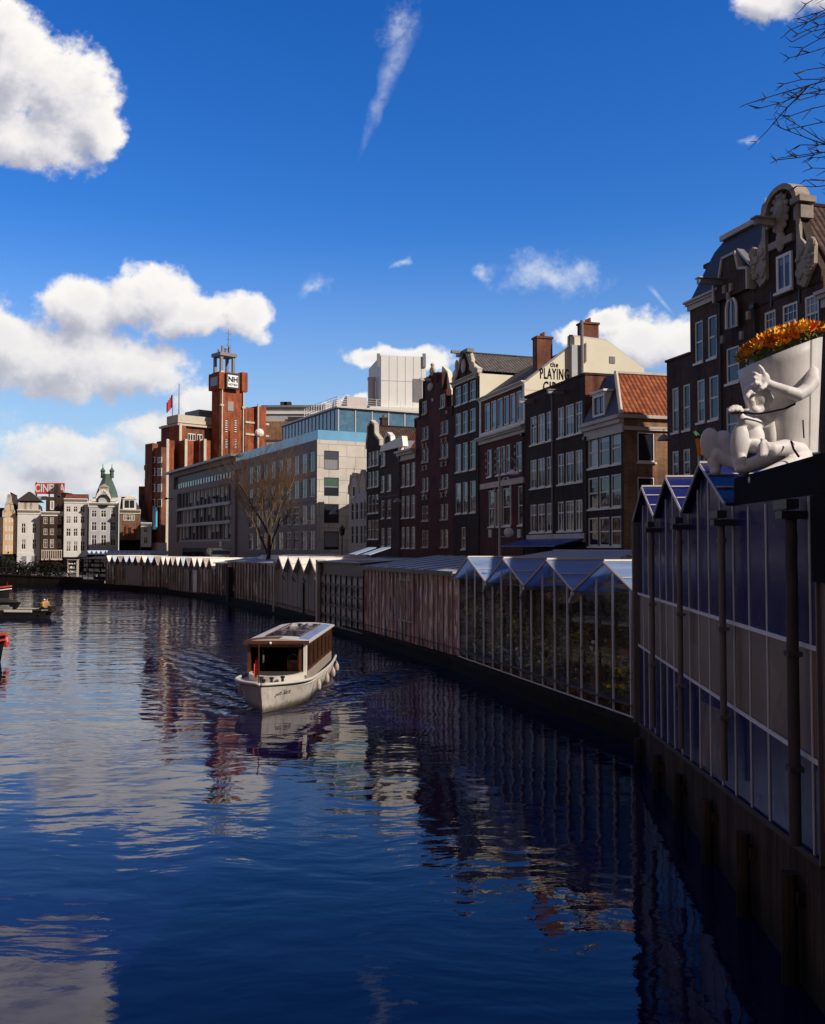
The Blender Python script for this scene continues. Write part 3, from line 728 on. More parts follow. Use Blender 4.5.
def neck_gable_house():
    r, f, L = start('gabled_house', 'dark brick neck-gable house with stone scrolls and long black tiled roof', 'house', E_, D_)
    dep = 13.0; zz = lambda px, py: f.z(px, py) - ST; U = lambda px, py=380: f.uz(px, py)[0]
    h = zz(466, 379)
    rows = [(465, 383.9, 402.7), (465, 411, 433.2), (465, 442.5, 470.7), (465, 482, 513)]
    cols = [(455.5, 460.8), (462.6, 467.6), (470, 475.6)]
    holes = grid(f, cols, rows, ST) + grid(f, [(461.5, 465.5)], [(463, 527, 549)], ST)
    house_body(r, L, dep, h, holes, 'brick_black', side_mat='cream_render')
    add_windows(r, holes, style='sash')
    downpipe(r, L - .15, h)
    zt = zz(464, 352); m = L * .47
    gable_front(r, [(.3, h - .3), (.35, h + .3), (m - 1.35, h + 1.0), (m - 1.15, zt - 1.0), (m - .9, zt - .6), (m - .5, zt - .15), (m, zt), (m + .5, zt - .15), (m + .9, zt - .6), (m + 1.15, zt - 1.0), (m + 1.35, h + 1.0), (L - .3, h + .3), (L - .25, h - .3)], 'brick_black', 'sandstone', trim_w=.34)
    for s in (-1, 1):
        sc = MB(); sc.ball((m + s * 1.75, -.1, h + .75), (.5, .16, .42), 12, 6); sc.ball((m + s * 1.45, -.12, h + 1.4), (.28, .15, .5), 10, 6); sc.ball((m + s * 2.15, -.1, h + .4), (.36, .15, .3), 10, 6)
        sc.build('scroll', 'sandstone', r, smooth=True)
    MB().ball((m, -.12, zt - 1.2), (.45, .16, .6), 12, 6).build('cartouche', 'sandstone', r, smooth=True)
    MB().box(m - 1.2, m + 1.2, -.3, .3, zt - .25, zt + .05).box(m - .15, m + .15, -1.2, -.304, zt - .2, zt + .02).build('hoist_beam', 'lead_grey', r)
    gable_roof_y(r, L, .34, dep, h + .2, zt - .1, 'tiles_black', cx=.47)
    cornice(r, L, h + .12, 'off_white', .35, .25)
neck_gable_house()

def step_gable_house():
    r, f, L = start('gabled_house', 'tall dark maroon brick house with stepped scroll gable and pale cross-shaped wall anchors', 'house', F_, E_)
    dep = 12.0; zz = lambda px, py: f.z(px, py) - ST; U = lambda px, py=420: f.uz(px, py)[0]
    h = zz(434, 419)
    cols = [(422, 424.6), (425.4, 428.2), (440.5, 443.4), (444.6, 448)]
    rows = [(434, 424, 437), (434, 446, 460), (434, 476, 490), (434, 505, 520), (434, 530, 547)]
    holes = grid(f, cols, rows, ST)
    house_body(r, L, dep, h, holes, 'brick_maroon', side_mat='brick_maroon')
    add_windows(r, holes, style='sash', glass='dark_glass', frame='sandstone')
    zt = zz(434, 373); m = L * .5; w = L / 2
    out = [(.05, h - .2), (.05, h + .5), (w * .28, h + .5), (w * .28, h + 2.1), (w * .5, h + 2.1), (w * .5, h + 3.7), (w * .72, h + 3.9), (w * .75, zt - .9), (w * .82, zt - .2), (m, zt)]
    out = out + [(L - u, z) for u, z in reversed(out[:-1])]
    gable_front(r, out, 'brick_maroon', 'brick_maroon', trim_w=.25)
    cr = MB(); 
    for k in (5, 6): pass
    cr.ball((m, -.05, zt + .2), (.5, .25, .45), 12, 8); cr.ball((m, -.05, zt + .75), .2, 10, 6)
    cr.build('finial', 'sandstone', r, smooth=True)
    cw = MB(); 
    cw.prism([(L - w * .72, h + 4.6), (L - w * .45, h + 3.9), (L - w * .18, h + 1.2), (L - .02, h - .2), (L - .5, h - .2), (L - w * .5, h + 2.2), (L - w * .78, h + 3.6)], 'y', .36, .75)
    cw.build('scroll', 'cream_render', r)
    an = MB()
    for (a, b, c, d) in holes[:12]:
        mx = (a + b) / 2; z = c - .55; an = MB()
        for s in (1, -1):
            an.tube([(mx - .22, -.05, z - .22 * s), (mx + .22, -.05, z + .22 * s)], .045, 5)
        an.build('wall_anchor', 'sandstone', r)
    for px, py in ((420, 415), (447, 412), (423, 462), (446, 458), (424, 495), (447, 492), (433, 400)):
        u, z = f.uz(px, py); MB().box(u - .14, u + .14, -.08, -.004, z - ST - .14, z - ST + .14).build('stone_block', 'sandstone', r)
    attic = grid(f, [(423.5, 427.5), (441.5, 446)], [(434, 398, 411)], ST)
    for (a, b, c, d) in attic:
        window(r, a, b, c, d, 'cross', y=-.13, glass='dark_glass', frame='sandstone')
    u, z = f.uz(431.5, 387); MB().ball((u, -.1, z - ST), (.55, .22, .4), 12, 6).box(u - .12, u + .12, -1.1, -.05, z - ST + .5, z - ST + .75).build('hoist_beam', 'off_white', r)
    gable_roof_y(r, L, .76, dep, h - .1, zt - 1.0, 'tiles_black')
step_gable_house()

def cornice_house():
    r, f, L = start('canal_house', 'low dark red brick house with flat white cornice beside the stepped gable', 'house', G_, F_)
    h = f.z(408, 454) - ST
    holes = grid(f, [(401.6, 404.6), (406.2, 409.4), (411.4, 415)], [(408, 463.6, 486), (408, 495.5, 517.6), (408, 527, 548)], ST)
    house_body(r, L, 10, h, holes, 'brick_maroon', side_mat='brick_maroon'); add_windows(r, holes, style='cross', glass='curtain_glass')
    downpipe(r, .15, h)
    cornice(r, L, h + .35, 'off_white', .9, .6)
    gable_roof_x(r, L, .2, 9.5, h + .1, h + 2.4, 'dark_slate')
    MB().prism([(.2, h + .4), (-2.2, h + 1.7), (-2.2, h + 1.8), (.2, h + .55)], 'y', .6, 4.0).build('roof_light', 'lead_grey', r)
cornice_house()

def small_neck_house():
    r, f, L = start('gabled_house', 'narrow dark house with small white-topped neck gable and red tiled roof behind', 'house', H_, G_)
    h = f.z(387, 452) - ST
    holes = grid(f, [(381.3, 384.3), (387.5, 391)], [(387, 475, 491), (387, 500, 518), (387, 528, 546)], ST)
    house_body(r, L, 10, h, holes, 'brick_dark', side_mat='brick_tan'); add_windows(r, holes, style='sash', glass='curtain_glass')
    zt = f.z(385, 446) - ST + 1.2; m = L * .4
    gable_front(r, [(.1, h - .1), (.15, h + .2), (m - 1.0, h + .6), (m - .8, zt - .4), (m, zt), (m + .8, zt - .4), (m + 1.0, h + .6), (L - .1, h + .2), (L - .05, h - .1)], 'brick_dark', 'white_paint', trim_w=.26)
    for a in grid(f, [(382.4, 385.6)], [(384, 452, 466)], ST): window(r, *a, 'sash', y=-.12)
    gable_roof_x(r, L + 3.5, .6, 9, h - .3, f.z(395, 425) - ST + .3, 'tiles_red', x0=-1.5)
    MB().prism([(.5, h + .1), (L + 1.5, h + .1), (L + 1.2, h + 1.1), (.9, h + .7)], 'y', -.3, .25).build('roof_edge', 'white_paint', r)
small_neck_house()

def narrow_gable_house():
    r, f, L = start('gabled_house', 'narrow black brick house with plain tall gable, next to the pale ornate facade', 'house', I_, H_)
    h = f.z(373, 446) - ST
    holes = grid(f, [(368.2, 370.7), (371.6, 374.3), (375.3, 378.3)], [(373, 451.5, 466), (373, 471.5, 487), (373, 495, 513), (373, 520, 539)], ST)
    house_body(r, L, 10, h, holes, 'brick_black', side_mat='brick_brown'); add_windows(r, holes, style='sash')
    zt = f.z(371.5, 421) - ST; m = L * .36
    gable_front(r, [(.05, h - .1), (.05, h + .5), (m - 1.1, h + 1.2), (m - 1.0, zt - .5), (m, zt), (m + 1.0, zt - .5), (m + 1.1, h + 1.2), (L - .1, h + .4), (L - .1, h - .1)], 'brick_black', 'sandstone', trim_w=.25)
    gable_roof_y(r, L, .36, 9, h, zt - .5, 'tiles_brown', cx=.4)
    chimney(r, m - .6, 1.6, h + .5, zt + .5, .7, .6, 'brick_dark', 2)
narrow_gable_house()

def ornate_pale_house():
    r, f, L = start('gabled_house', 'small pale stone house with carved ornate twin gables, lowest of the row', 'house', J_, I_)
    h = f.z(357, 492) - ST
    holes = grid(f, [(351, 353.6), (355.4, 358), (360, 362.5), (363.5, 366)], [(357, 502, 520), (357, 525.6, 544)], ST)
    house_body(r, L, 9, h, holes, 'grey_plaster', side_mat='grey_plaster'); add_windows(r, holes, style='sash', glass='dark_glass', frame='off_white')
    zt = f.z(352.5, 473.5) - ST; m = L * .28
    gable_front(r, [(0.02, h - .1), (.05, h + .7), (m - 1.0, h + 1.0), (m - .8, h + 1.9), (m - .4, zt - .3), (m, zt), (m + .4, zt - .3), (m + .8, h + 1.9), (m + 1.0, h + 1.0), (m + 1.6, h + .3), (m + 1.6, h - .1)], 'grey_plaster', 'sandstone', trim_w=.3)
    m2 = L * .76; gable_front(r, [(m2 - 1.2, h - .1), (m2 - 1.1, h + .8), (m2 - .5, h + 1.7), (m2, h + 2.2), (m2 + .5, h + 1.7), (m2 + 1.1, h + .8), (m2 + 1.2, h - .1)], 'sandstone', 'sandstone', trim_w=.25, name='small_gable')
    for a in grid(f, [(353.2, 356)], [(354.5, 486, 497)], ST): window(r, *a, 'plain', y=-.13, glass='dark_glass')
    sp = MB()
    for u in (.1, m, L * .55, L * .98): sp.lathe([(.14, 0), (.16, .1), (.06, .3), (.12, .5), (0.01, .8)], 8, (u, .1, (zt if u == m else h + .9)))
    sp.build('finial', 'sandstone', r)
    gable_roof_x(r, L, .5, 9, h, h + 2.3, 'dark_slate')
ornate_pale_house()

# nearer block on the right
def low_block():
    r, f, L = start('brick_house', 'narrow flat-topped dark brick house end between the alley and the mansard house', 'house', A1, A2)
    h = f.z(680, 358) - ST
    holes = grid(f, [(672, 678.4), (683, 690)], [(681, 386, 431), (681, 450, 476), (681, 490, 525)], ST)
    house_body(r, L, 6.0, h, holes, 'brick_dark', side_mat='brick_dark'); add_windows(r, holes, glass='curtain_glass')
    MB().box(-.06, L, -.08, 6, h + .003, h + .12).build('parapet', 'brick_dark', r)
low_block()

def mansard_house():
    r, f, L = start('gabled_house', 'dark brick house with black mansard roof, grey dormer and round-arched attic window', 'house', A2, A3)
    dep = 9.0; Z = lambda px, py: f.z(px, py) - ST; U = lambda px, py=330: f.uz(px, py)[0]
    h = Z(705, 299)
    ub = U(720)
    holes = grid(f, [(694.6, 702.6), (707.6, 716.6)], [(706, 318, 360)], ST) + grid(f, [(697, 704.6), (709, 718.4)], [(706, 378, 421), (706, 446, 476)], ST)
    holes += grid(f, [(726, 739), (745, 756.5)], [(738, 345, 381), (738, 405, 440), (738, 462, 500)], ST)
    house_body(r, L, dep, h, holes, 'brick_dark', side_mat='brick_dark'); add_windows(r, holes, glass='sky_glass')
    cornice(r, ub + .1, h + .15, 'off_white', .42, .3, x0=-.05)
    downpipe(r, ub + .15, h)
    fb_ = Fac(f.pt(0, 1.55).to_2d(), f.pt(L, 1.55).to_2d()); zt = fb_.z(724, 243) - ST + .15
    mb = MB()   # mansard: concave steep slopes to a flat top
    prof = [(0, 0), (.45, .30), (.85, .58), (1.2, .8), (1.7, 1.0)]
    for (a, b), (c, d) in zip(prof[:-1], prof[1:]):
        za, zb_ = h + .16 + (zt - h - .2) * b, h + .16 + (zt - h - .2) * d
        slope(mb, (a * .45 - .05, a * .9, za), (L, a * .9, za), (L, c * .9, zb_), (c * .45 - .05, c * .9, zb_))
        slope(mb, (a * .45 - .05, dep, za), (a * .45 - .05, a * .9, za), (c * .45 - .05, c * .9, zb_), (c * .45 - .05, dep, zb_))
        slope(mb, (L, a * .9, za), (L, dep, za), (L, dep, zb_), (L, c * .9, zb_))
    mb.face([(.715, 1.53, zt - .04), (L, 1.53, zt - .04), (L, dep, zt - .04), (.715, dep, zt - .04)]); mb.face([(L, dep, h), (0, dep, h), (.715, dep, zt), (L, dep, zt)])
    ro = mb.build('roof', 'dark_slate', r)
    MB().box(.6, L - .02, 1.3, 1.75, zt - .1, zt + .14).box(.6, .9, 1.754, dep, zt - .1, zt + .14).build('roof_edge', 'off_white', ro)
    MB().box(.0, .28, .9, 3, h + .2, h + 1.9).box(-.05, .4, .8, 3.1, h + 1.903, h + 2.1).build('party_wall', 'brick_dark', r)
    # gabled bay with arched window
    m = (ub + L) / 2 - .1; wv = (L - ub) / 2
    za = Z(740, 262)
    gable_front(r, [(ub, h - .5), (ub, h + .4), (m - .75, za - .4), (m - .5, za + .4), (m + .5, za + .4), (m + .75, za - .4), (L - .02, h + .4), (L - .02, h - .5)], 'brick_dark', 'off_white', y=-.28, trim_w=.11)
    a, b = U(733, 314), U(743, 314); c, d = Z(738, 328), Z(738, 301)
    ah = MB(); ah.tube([(a, -.34, c), (a, -.34, d - .4)] + [((a + b) / 2 - (b - a) / 2 * math.cos(t), -.34, d - .4 + .5 * math.sin(t)) for t in [math.pi * k / 8 for k in range(1, 8)]] + [(b, -.34, d - .4), (b, -.34, c), (a, -.34, c)], .07, 5)
    ah.box((a + b) / 2 - .03, (a + b) / 2 + .03, -.36, -.32, c, d)
    w = ah.build('window', 'white_paint', r)
    MB().prism([(a, c), (b, c), (b, d - .4), ((a + b) / 2 + .25, d), ((a + b) / 2 - .25, d), (a, d - .4)], 'y', -.32, -.29).build('pane', 'sky_glass', w)
    u, z = f.uz(727, 283.5); MB().box(u - .12, u + .12, -1.5, -.28, z - ST - .12, z - ST + .12).box(u - .2, u + .2, -1.55, -.28, z - ST + .123, z - ST + .17).build('hoist_beam', 'grey_metal', r)
    MB().prism([(m + .55, za + .4), (L + .02, h + .5), (L + .02, h + .62), (m + .55, za + .55)], 'y', -.25, 3.0).build('dormer_roof', 'grey_metal', r)
    for px, py in ((731, 290), (737.5, 288), (735, 297), (729, 340), (748, 336), (718, 333), (755, 316)):
        u, z = f.uz(px, py); MB().box(u - .1, u + .1, -.4 if u > ub else -.12, -.284 if u > ub else -.004, z - ST - .18, z - ST + .18).build('corbel', 'aged_stone', r)
mansard_house()

def bell_gable_house():
    r, f, L = start('gabled_house', 'tall dark brick house with white carved bell gable, nearest at right edge', 'house', A3, A4)
    dep = 10.0; Z = lambda px, py: f.z(px, py) - ST; U = lambda px, py=290: f.uz(px, py)[0]
    h = Z(786, 291)
    holes = grid(f, [(764, 775.5), (782, 797.5), (804.5, 819)], [(790, 303, 339), (790, 365, 402), (790, 420, 455)], ST) + grid(f, [(764, 775.5), (782, 797.5), (804.5, 819)], [(790, 480, 512)], ST)
    house_body(r, L, dep, h, holes, 'brick_dark', side_mat='brick_dark'); add_windows(r, holes, style='georgian', glass='window_glass', fw=.1)
    downpipe(r, .15, h)
    zt = Z(784, 187); zs = Z(786, 207); um = U(785, 240); n0, n1 = U(769.5, 230), U(800.5, 230)
    wl = Z(762, 262); wr = Z(815, 246)
    arch = [(um - (um - n0) * 1.02 * math.cos(t), zs + (zt - zs) * math.sin(t)) for t in [math.pi * k / 12 for k in range(13)]]
    out = [(.02, h - .2), (.05, h + .3), (n0 - .5, wl - .2), (n0 - .12, wl + .9), (n0, wl + 2.2)] + [(n0, zs - .2)] + arch[1:-1] + [(n1, zs - .2), (n1, wl + 2.2), (n1 + .12, wl + .9), (n1 + .5, wl - .2), (L - .05, h + .3), (L - .02, h - .2)]
    gable_front(r, out, 'brick_black', None, y=-.05, th=.4)
    t = MB()
    for p, q in zip(arch[:-1], arch[1:]):
        p, q = Vector(p), Vector(q); c = Vector((um, zs)); a, b = p + (p - c) * .06, q + (q - c) * .06; a2, b2 = p - (p - c).normalized() * .17, q - (q - c).normalized() * .17
        t.prism([tuple(a2), tuple(b2), tuple(b), tuple(a)][::-1], 'y', -.28, .42)
    t.box(n0 - .42, n0 + .2, -.34, .45, zs - .2, zs + .05).box(n1 - .2, n1 + .42, -.34, .45, zs - .2, zs + .05)
    t.box(n0 - .08, n0 + .14, -.2, -.053, wl + 1.2, zs - .283).box(n1 - .16, n1 + .3, -.2, .4, wl + 1.0, zs - .283)
    t.build('coping', 'aged_stone', r)
    # carved scroll wings
    for s, x0, zz in ((-1, n0, wl), (1, n1, wr - .4)):
        sc = MB()
        xs = [x0 + s * d for d in (.0, .15, .27, .55, .9, 1.1, 1.05, .72, .42, .15, 0)]
        zs_ = [zz + 2.6, zz + 1.7, zz + .9, zz + .55, zz + .75, zz + .4, zz - .35, zz - .75, zz - 1.15, zz - 1.0, zz - .9]
        pts = list(zip(xs, zs_)); sc.prism(pts if s < 0 else pts[::-1], 'y', -.22, -.055)
        rg = random.Random(5)
        for k in range(16):
            uu, zz2 = x0 + s * rg.uniform(.1, .95), zz + rg.uniform(-.75, .4); sc.ball((uu, -.24, zz2), (rg.uniform(.1, .22), .09, rg.uniform(.08, .2)), 8, 5)
        sc.ball((x0 + s * .88, -.2, zz + .45), (.26, .16, .28), 12, 7); sc.ball((x0 + s * .12, -.2, zz + 1.9), (.14, .1, .5), 8, 6)
        sc.build('scroll', 'aged_stone', r)
    ca = MB(); cx, cz = U(783, 215), Z(783, 214)
    ca.ball((cx, -.12, cz), (.5, .14, .75), 16, 10); ca.ball((cx, -.22, cz + .1), (.36, .1, .5), 12, 8)
    rg = random.Random(9)
    for k in range(14):
        a = 2 * math.pi * k / 14; ca.ball((cx + .5 * math.cos(a), -.16, cz + .75 * math.sin(a)), (.13, .08, .13), 8, 5)
    ca.ball((cx, -.14, cz - 1.15), (.3, .12, .45), 10, 6); ca.build('cartouche', 'aged_stone', r)
    a = Z(784, 239); MB().box(um - .85, um + .7, -.2, -.053, a - .3, a).build('ledge', 'aged_stone', r)
    for q in grid(f, [(779.5, 795)], [(787, 254, 291)], ST):
        window(r, *q, 'pair', y=-.2, glass='sky_glass', fw=.13)
    u, z = f.uz(779, 224); MB().box(u - .12, u + .12, -1.15, -.05, z - ST - .13, z - ST + .13).box(u - .2, u + .2, -1.25, -.05, z - ST + .133, z - ST + .2).build('hoist_beam', 'aged_stone', r)
    gable_roof_y(r, L, .36, dep, h + .3, Z(786, 202), 'tiles_brown', cx=.5)
    for px, py in ((772, 300), (800, 296), (777, 350), (802, 345)):
        u, z = f.uz(px, py); MB().box(u - .04, u + .04, -.06, -.004, z - ST - .3, z - ST + .3).build('wall_anchor', 'black_metal', r)
bell_gable_house()

LEFTB = lambda Y: -.47 * Y - 7.0
mb_ = MB(); mb_.prism([(LEFTB(-8), -8), (LEFTB(141.9), 141.9), (-3500, 141.9), (-3500, -8)], 'z', -1.2, ST); tag(mb_.build('left_bank', 'paving'), kind='structure')
def side_house(P, Q, h, label, mat, nw, group=ROW):
    """continuation of the row towards the bridge, mostly outside the frame"""
    r, f, L = start('canal_house', label, 'house', P, Q, group)
    holes = [(L * (k + .5) / nw - .5, L * (k + .5) / nw + .5, z, z + 1.9) for k in range(nw) for z in (1.0, 4.2, 7.3, 10.3) if z + 2.2 < h]
    house_body(r, L, 9, h, holes, mat, side_mat=mat); add_windows(r, holes, style='georgian')
    cornice(r, L, h + .3, 'off_white', .6, .4)
    gable_roof_x(r, L, .3, 8.7, h + .1, h + 2.6, 'tiles_black')
dv = (A4 - A3).normalized()
side_house(A4, A4 + dv * 7.5, 14.2, 'dark brick canal house beyond the bell gable, cut by right frame edge', 'brick_dark', 4)
side_house(A4 + dv * 7.5, A4 + dv * 15.5, 15.0, 'brown brick canal house nearest the bridge at right', 'brick_brown', 4)
dl = Vector((-.47, 1)).normalized(); y_ = 0.0
for k in range(19):
    p_ = Vector((LEFTB(0) - 7.5, 0)) + dl * (k * 13.5 + 2); q_ = p_ + dl * 13.2
    side_house(p_, q_, 12.0 + (k * 5 % 7) * .8, 'plain canal house on the opposite left bank, outside the photo', ('pale_plaster', 'brick_red', 'brick_tan', 'brick_dark', 'cream_render')[k % 5], 5, 'canal houses on the left bank')

# ------------------------------------------------------------------ modern blocks further along the quay
M0 = at(317, 500, 106).to_2d(); M1 = along(M0, -72, 235.5); M2 = along(M1, -93, 168.5)
def stone_office():
    f = Fac(M1, M0); r = empty('office_building', (M1[0], M1[1], ST), f.a, 'pale stone corner office with blue glass roof storey and sunlit end wall', 'office building'); L = f.L
    sf = Fac(M0, M0 + f.n * 16); dep = 16.0
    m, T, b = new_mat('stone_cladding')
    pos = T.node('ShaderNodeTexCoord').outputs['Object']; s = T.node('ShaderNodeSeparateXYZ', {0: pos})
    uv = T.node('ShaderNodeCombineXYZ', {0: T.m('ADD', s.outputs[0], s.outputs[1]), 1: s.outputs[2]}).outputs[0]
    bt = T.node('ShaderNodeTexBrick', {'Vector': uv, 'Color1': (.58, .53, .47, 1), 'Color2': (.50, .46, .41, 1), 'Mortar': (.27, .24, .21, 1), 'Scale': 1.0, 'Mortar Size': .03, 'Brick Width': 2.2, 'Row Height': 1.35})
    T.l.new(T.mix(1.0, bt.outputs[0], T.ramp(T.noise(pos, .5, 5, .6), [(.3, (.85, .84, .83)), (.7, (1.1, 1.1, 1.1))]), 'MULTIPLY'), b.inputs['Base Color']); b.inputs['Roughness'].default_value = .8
    MATS['stone_cladding'] = m
    h = f.z(317, 439.5) - ST; Z = lambda y: f.z(312, y) - ST
    rows = [(312, 452, 471.5), (312, 478, 497), (312, 505, 524), (312, 531, 550)]
    cols = [(309.3, 314.6), (301.4, 307), (293.4, 299), (285.6, 290.9), (278, 283), (270.5, 275.4), (263, 267.7), (255.8, 260.4), (248.8, 253.2)]
    holes = grid(f, cols, rows, ST)
    sh = grid(sf, [(324, 338.8)], [(331, 450.8, 469.7), (331, 477.5, 496), (331, 504, 523), (331, 531.5, 549.7)], ST) + grid(sf, [(350, 364)], [(331, 450.8, 469.7), (331, 477.5, 496)], ST)[0:0]
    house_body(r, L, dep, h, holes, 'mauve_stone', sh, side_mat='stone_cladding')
    add_windows(r, holes, style='cross', glass='sky_glass', frame='grey_metal', sill=False, fw=.1)
    for k, (a, b2, c, d) in enumerate(sh):
        o = window(r, a, b2, c, d, 'plain', glass='dark_glass', frame='black_metal', sill=False, fw=.07); o.rotation_euler = (0, 0, R(90)); o.location = (L, a, c)
        if k in (0, 1): MB().box(L - .075, L - .05, a + .1, b2 - .1, c + (d - c) * .55, d - .08).build('blind', 'green_blind' if k else 'blue_blind', o.parent)
    # recessed dark bay framed at the far end
    ue = f.uz(245, 500)[0]; MB().box(0, .9, -.35, -.004, 0, h - .3).box(0, ue, -.35, -.005, h - 1.2, h).build('stone_frame', 'mauve_stone', r)
    for lv in range(4):
        z = Z(rows[lv][2]) - .35; MB().box(ue, L, -.05, -.004, z - .12, z).build('string_course', 'mauve_stone', r)
    bal = MB().box(.2, L - .05, .1, .14, h + .02, h + 1.1); bal.box(L - .14, L - .1, .15, dep, h + .02, h + 1.1)
    bal.build('glass_balustrade', 'blue_glass', r)
    p0 = f.uz(257, 448); zp = f.z(318, 418) - ST + 1.6
    pv = MB(); y0 = 3.2; x1 = L - 1.6; x0 = p0[0] + 1
    pv.box(x0, x1, y0, dep, h + .02, zp); po = pv.build('roof_pavilion', 'pavilion_glass', r)
    mu = MB(); n = 16
    for k in range(n + 1): x = x0 + (x1 - x0) * k / n; mu.box(x - .05, x + .05, y0 - .08, y0 - .003, h, zp)
    for k in range(7): y = y0 + (dep - y0) * k / 6; mu.box(x1 + .003, x1 + .08, y - .06, y + .06, h, zp)
    mu.box(x0 - .3, x1 + .3, y0 - .3, dep + .3, zp + .003, zp + .2)
    mu.build('mullion', 'aluminium', po)
    rl = MB()
    for k in range(9): y = y0 + (dep - y0) * k / 8; rl.box(x1 + .1, x1 + .16, y - .03, y + .03, zp + .2, zp + 1.3)
    for k in range(14): x = x0 + (x1 - x0) * (.45 + .55 * k / 13); rl.box(x - .03, x + .03, y0 - .2, y0 - .14, zp + .2, zp + 1.3)
    for z in (.5, .75, 1.0, 1.28): rl.tube([(x0 + (x1 - x0) * .45, y0 - .17, zp + z), (x1 + .13, y0 - .17, zp + z), (x1 + .13, dep, zp + z)], .03, 4)
    rl.build('railing', 'white_paint', po)
    for k in range(3):
        x = x1 - 2 - k * 3.4; MB().prism([(x, zp + .2), (x + 2.2, zp + .2), (x + 2.2, zp + 1.4), (x + 1.6, zp + 1.5)], 'y', y0 + 1, y0 + 3.5).build('roof_light', 'aluminium', po)
plain('blue_blind', (.03, .035, .06), .6); plain('green_blind', (.03, .09, .06), .6)
plain('blue_glass', (.16, .38, .58), .12, .15, .6, spec=.6); plain('pavilion_glass', (.08, .17, .26), .06, .5, 1.2, spec=.7)
stone_office()

def grid_office():
    f = Fac(M2, M1); r = empty('office_building', (M2[0], M2[1], ST), f.a, 'grey framed office block with dark window grid and roof loggia below red hotel', 'office building'); L = f.L
    Z = lambda px, py: f.z(px, py) - ST; h = Z(231, 457.5); dep = 14
    mb = MB()
    zt, zb = Z(228, 484), Z(228, 541); u0 = f.uz(177, 510)[0]; u1 = L - .12 * L * .5
    lg0, lg1 = Z(228, 478), Z(228, 463)
    holes = [(u0, u1, zb, zt), (u0 * .6, L - .8, lg0, lg1)]
    wall_sheet(mb, L, 0, h, holes, depth=.9)
    mb.face([(0, dep, 0), (0, 0, 0), (0, 0, h), (0, dep, h)]); mb.face([(L, 0, 0), (L, dep, 0), (L, dep, h), (L, 0, h)]); mb.face([(0, 0, h), (L, 0, h), (L, dep, h), (0, dep, h)]); mb.face([(L, dep, 0), (0, dep, 0), (0, dep, h), (L, dep, h)])
    mb.build('wall', 'mauve_stone', r)
    MB().box(-.3, L + .2, -.8, 3, h + .003, h + .35).build('roof_edge', 'lead_grey', r)
    MB().box(u0 * .6, L - .8, .5, .6, lg0, lg1).build('loggia_back', 'dark_slate', r)
    n = 22; lw = MB().box(0, .9, .35, .4, lg0 + .1, lg0 + (lg1 - lg0) * .42).mesh('loggia_window', 'curtain_glass')
    for k in range(n): link(lw, 'loggia_window', r, (u0 * .6 + .3 + (L - 1.4 - u0 * .6) * k / n, 0, 0))
    nx, nz = 14, 3
    for k in range(nx):
        for j in range(nz):
            w = (u1 - u0) / nx; hh = (zt - zb) / nz
            MB_key = ('grid_pane', round(w, 2), round(hh, 2))
            if MB_key not in WCACHE:
                a = MB(); a.box(0, .1, .3, .6, 0, hh).box(w - .1, w, .3, .6, 0, hh).box(.1, w - .1, .31, .6, 0, .32).box(.1, w - .1, .31, .6, hh - .1, hh).box(w * .55 - .04, w * .55 + .04, .4, .55, .32, hh - .1)
                p = MB().box(.1, w - .1, .5, .53, .3, hh - .1)
                WCACHE[MB_key] = (a.mesh('window', 'lead_grey'), p.mesh('pane', 'grid_glass'))
            fm, pm = WCACHE[MB_key]; o = link(fm, 'window', r, (u0 + k * w, 0, zb + j * hh)); link(pm, 'pane', o)
    for j in range(1, 3): z = zb + (zt - zb) * j / nz; MB().box(u0 - .2, u1, -.12, .25, z - .22, z + .22).build('floor_band', 'lead_grey', r)
    g = MB().box(u0 + 4, u1, -.03, -.004, .3, Z(228, 548)); g.build('shop_front', 'dark_glass', r)
    for px in (221,): u, z = f.uz(px, 544); MB().box(u - .6, u + .6, -.1, -.004, z - ST - .4, z - ST + .4).build('wall_plaque', 'aluminium', r)
    for px, py in ((173, 499), (222, 498)):
        u, z = f.uz(px, py); MB().tube([(u, 0, z - ST), (u, -1.1, z - ST + .1)], .08, 5).ball((u, -1.2, z - ST + .05), (.3, .3, .2), 8, 6).build('wall_lamp', 'black_metal', r)
window_glass('grid_glass', pale=(.8, .76, .72), share=.6)  # pale panes paint in the white reflections of this facade
grid_office()

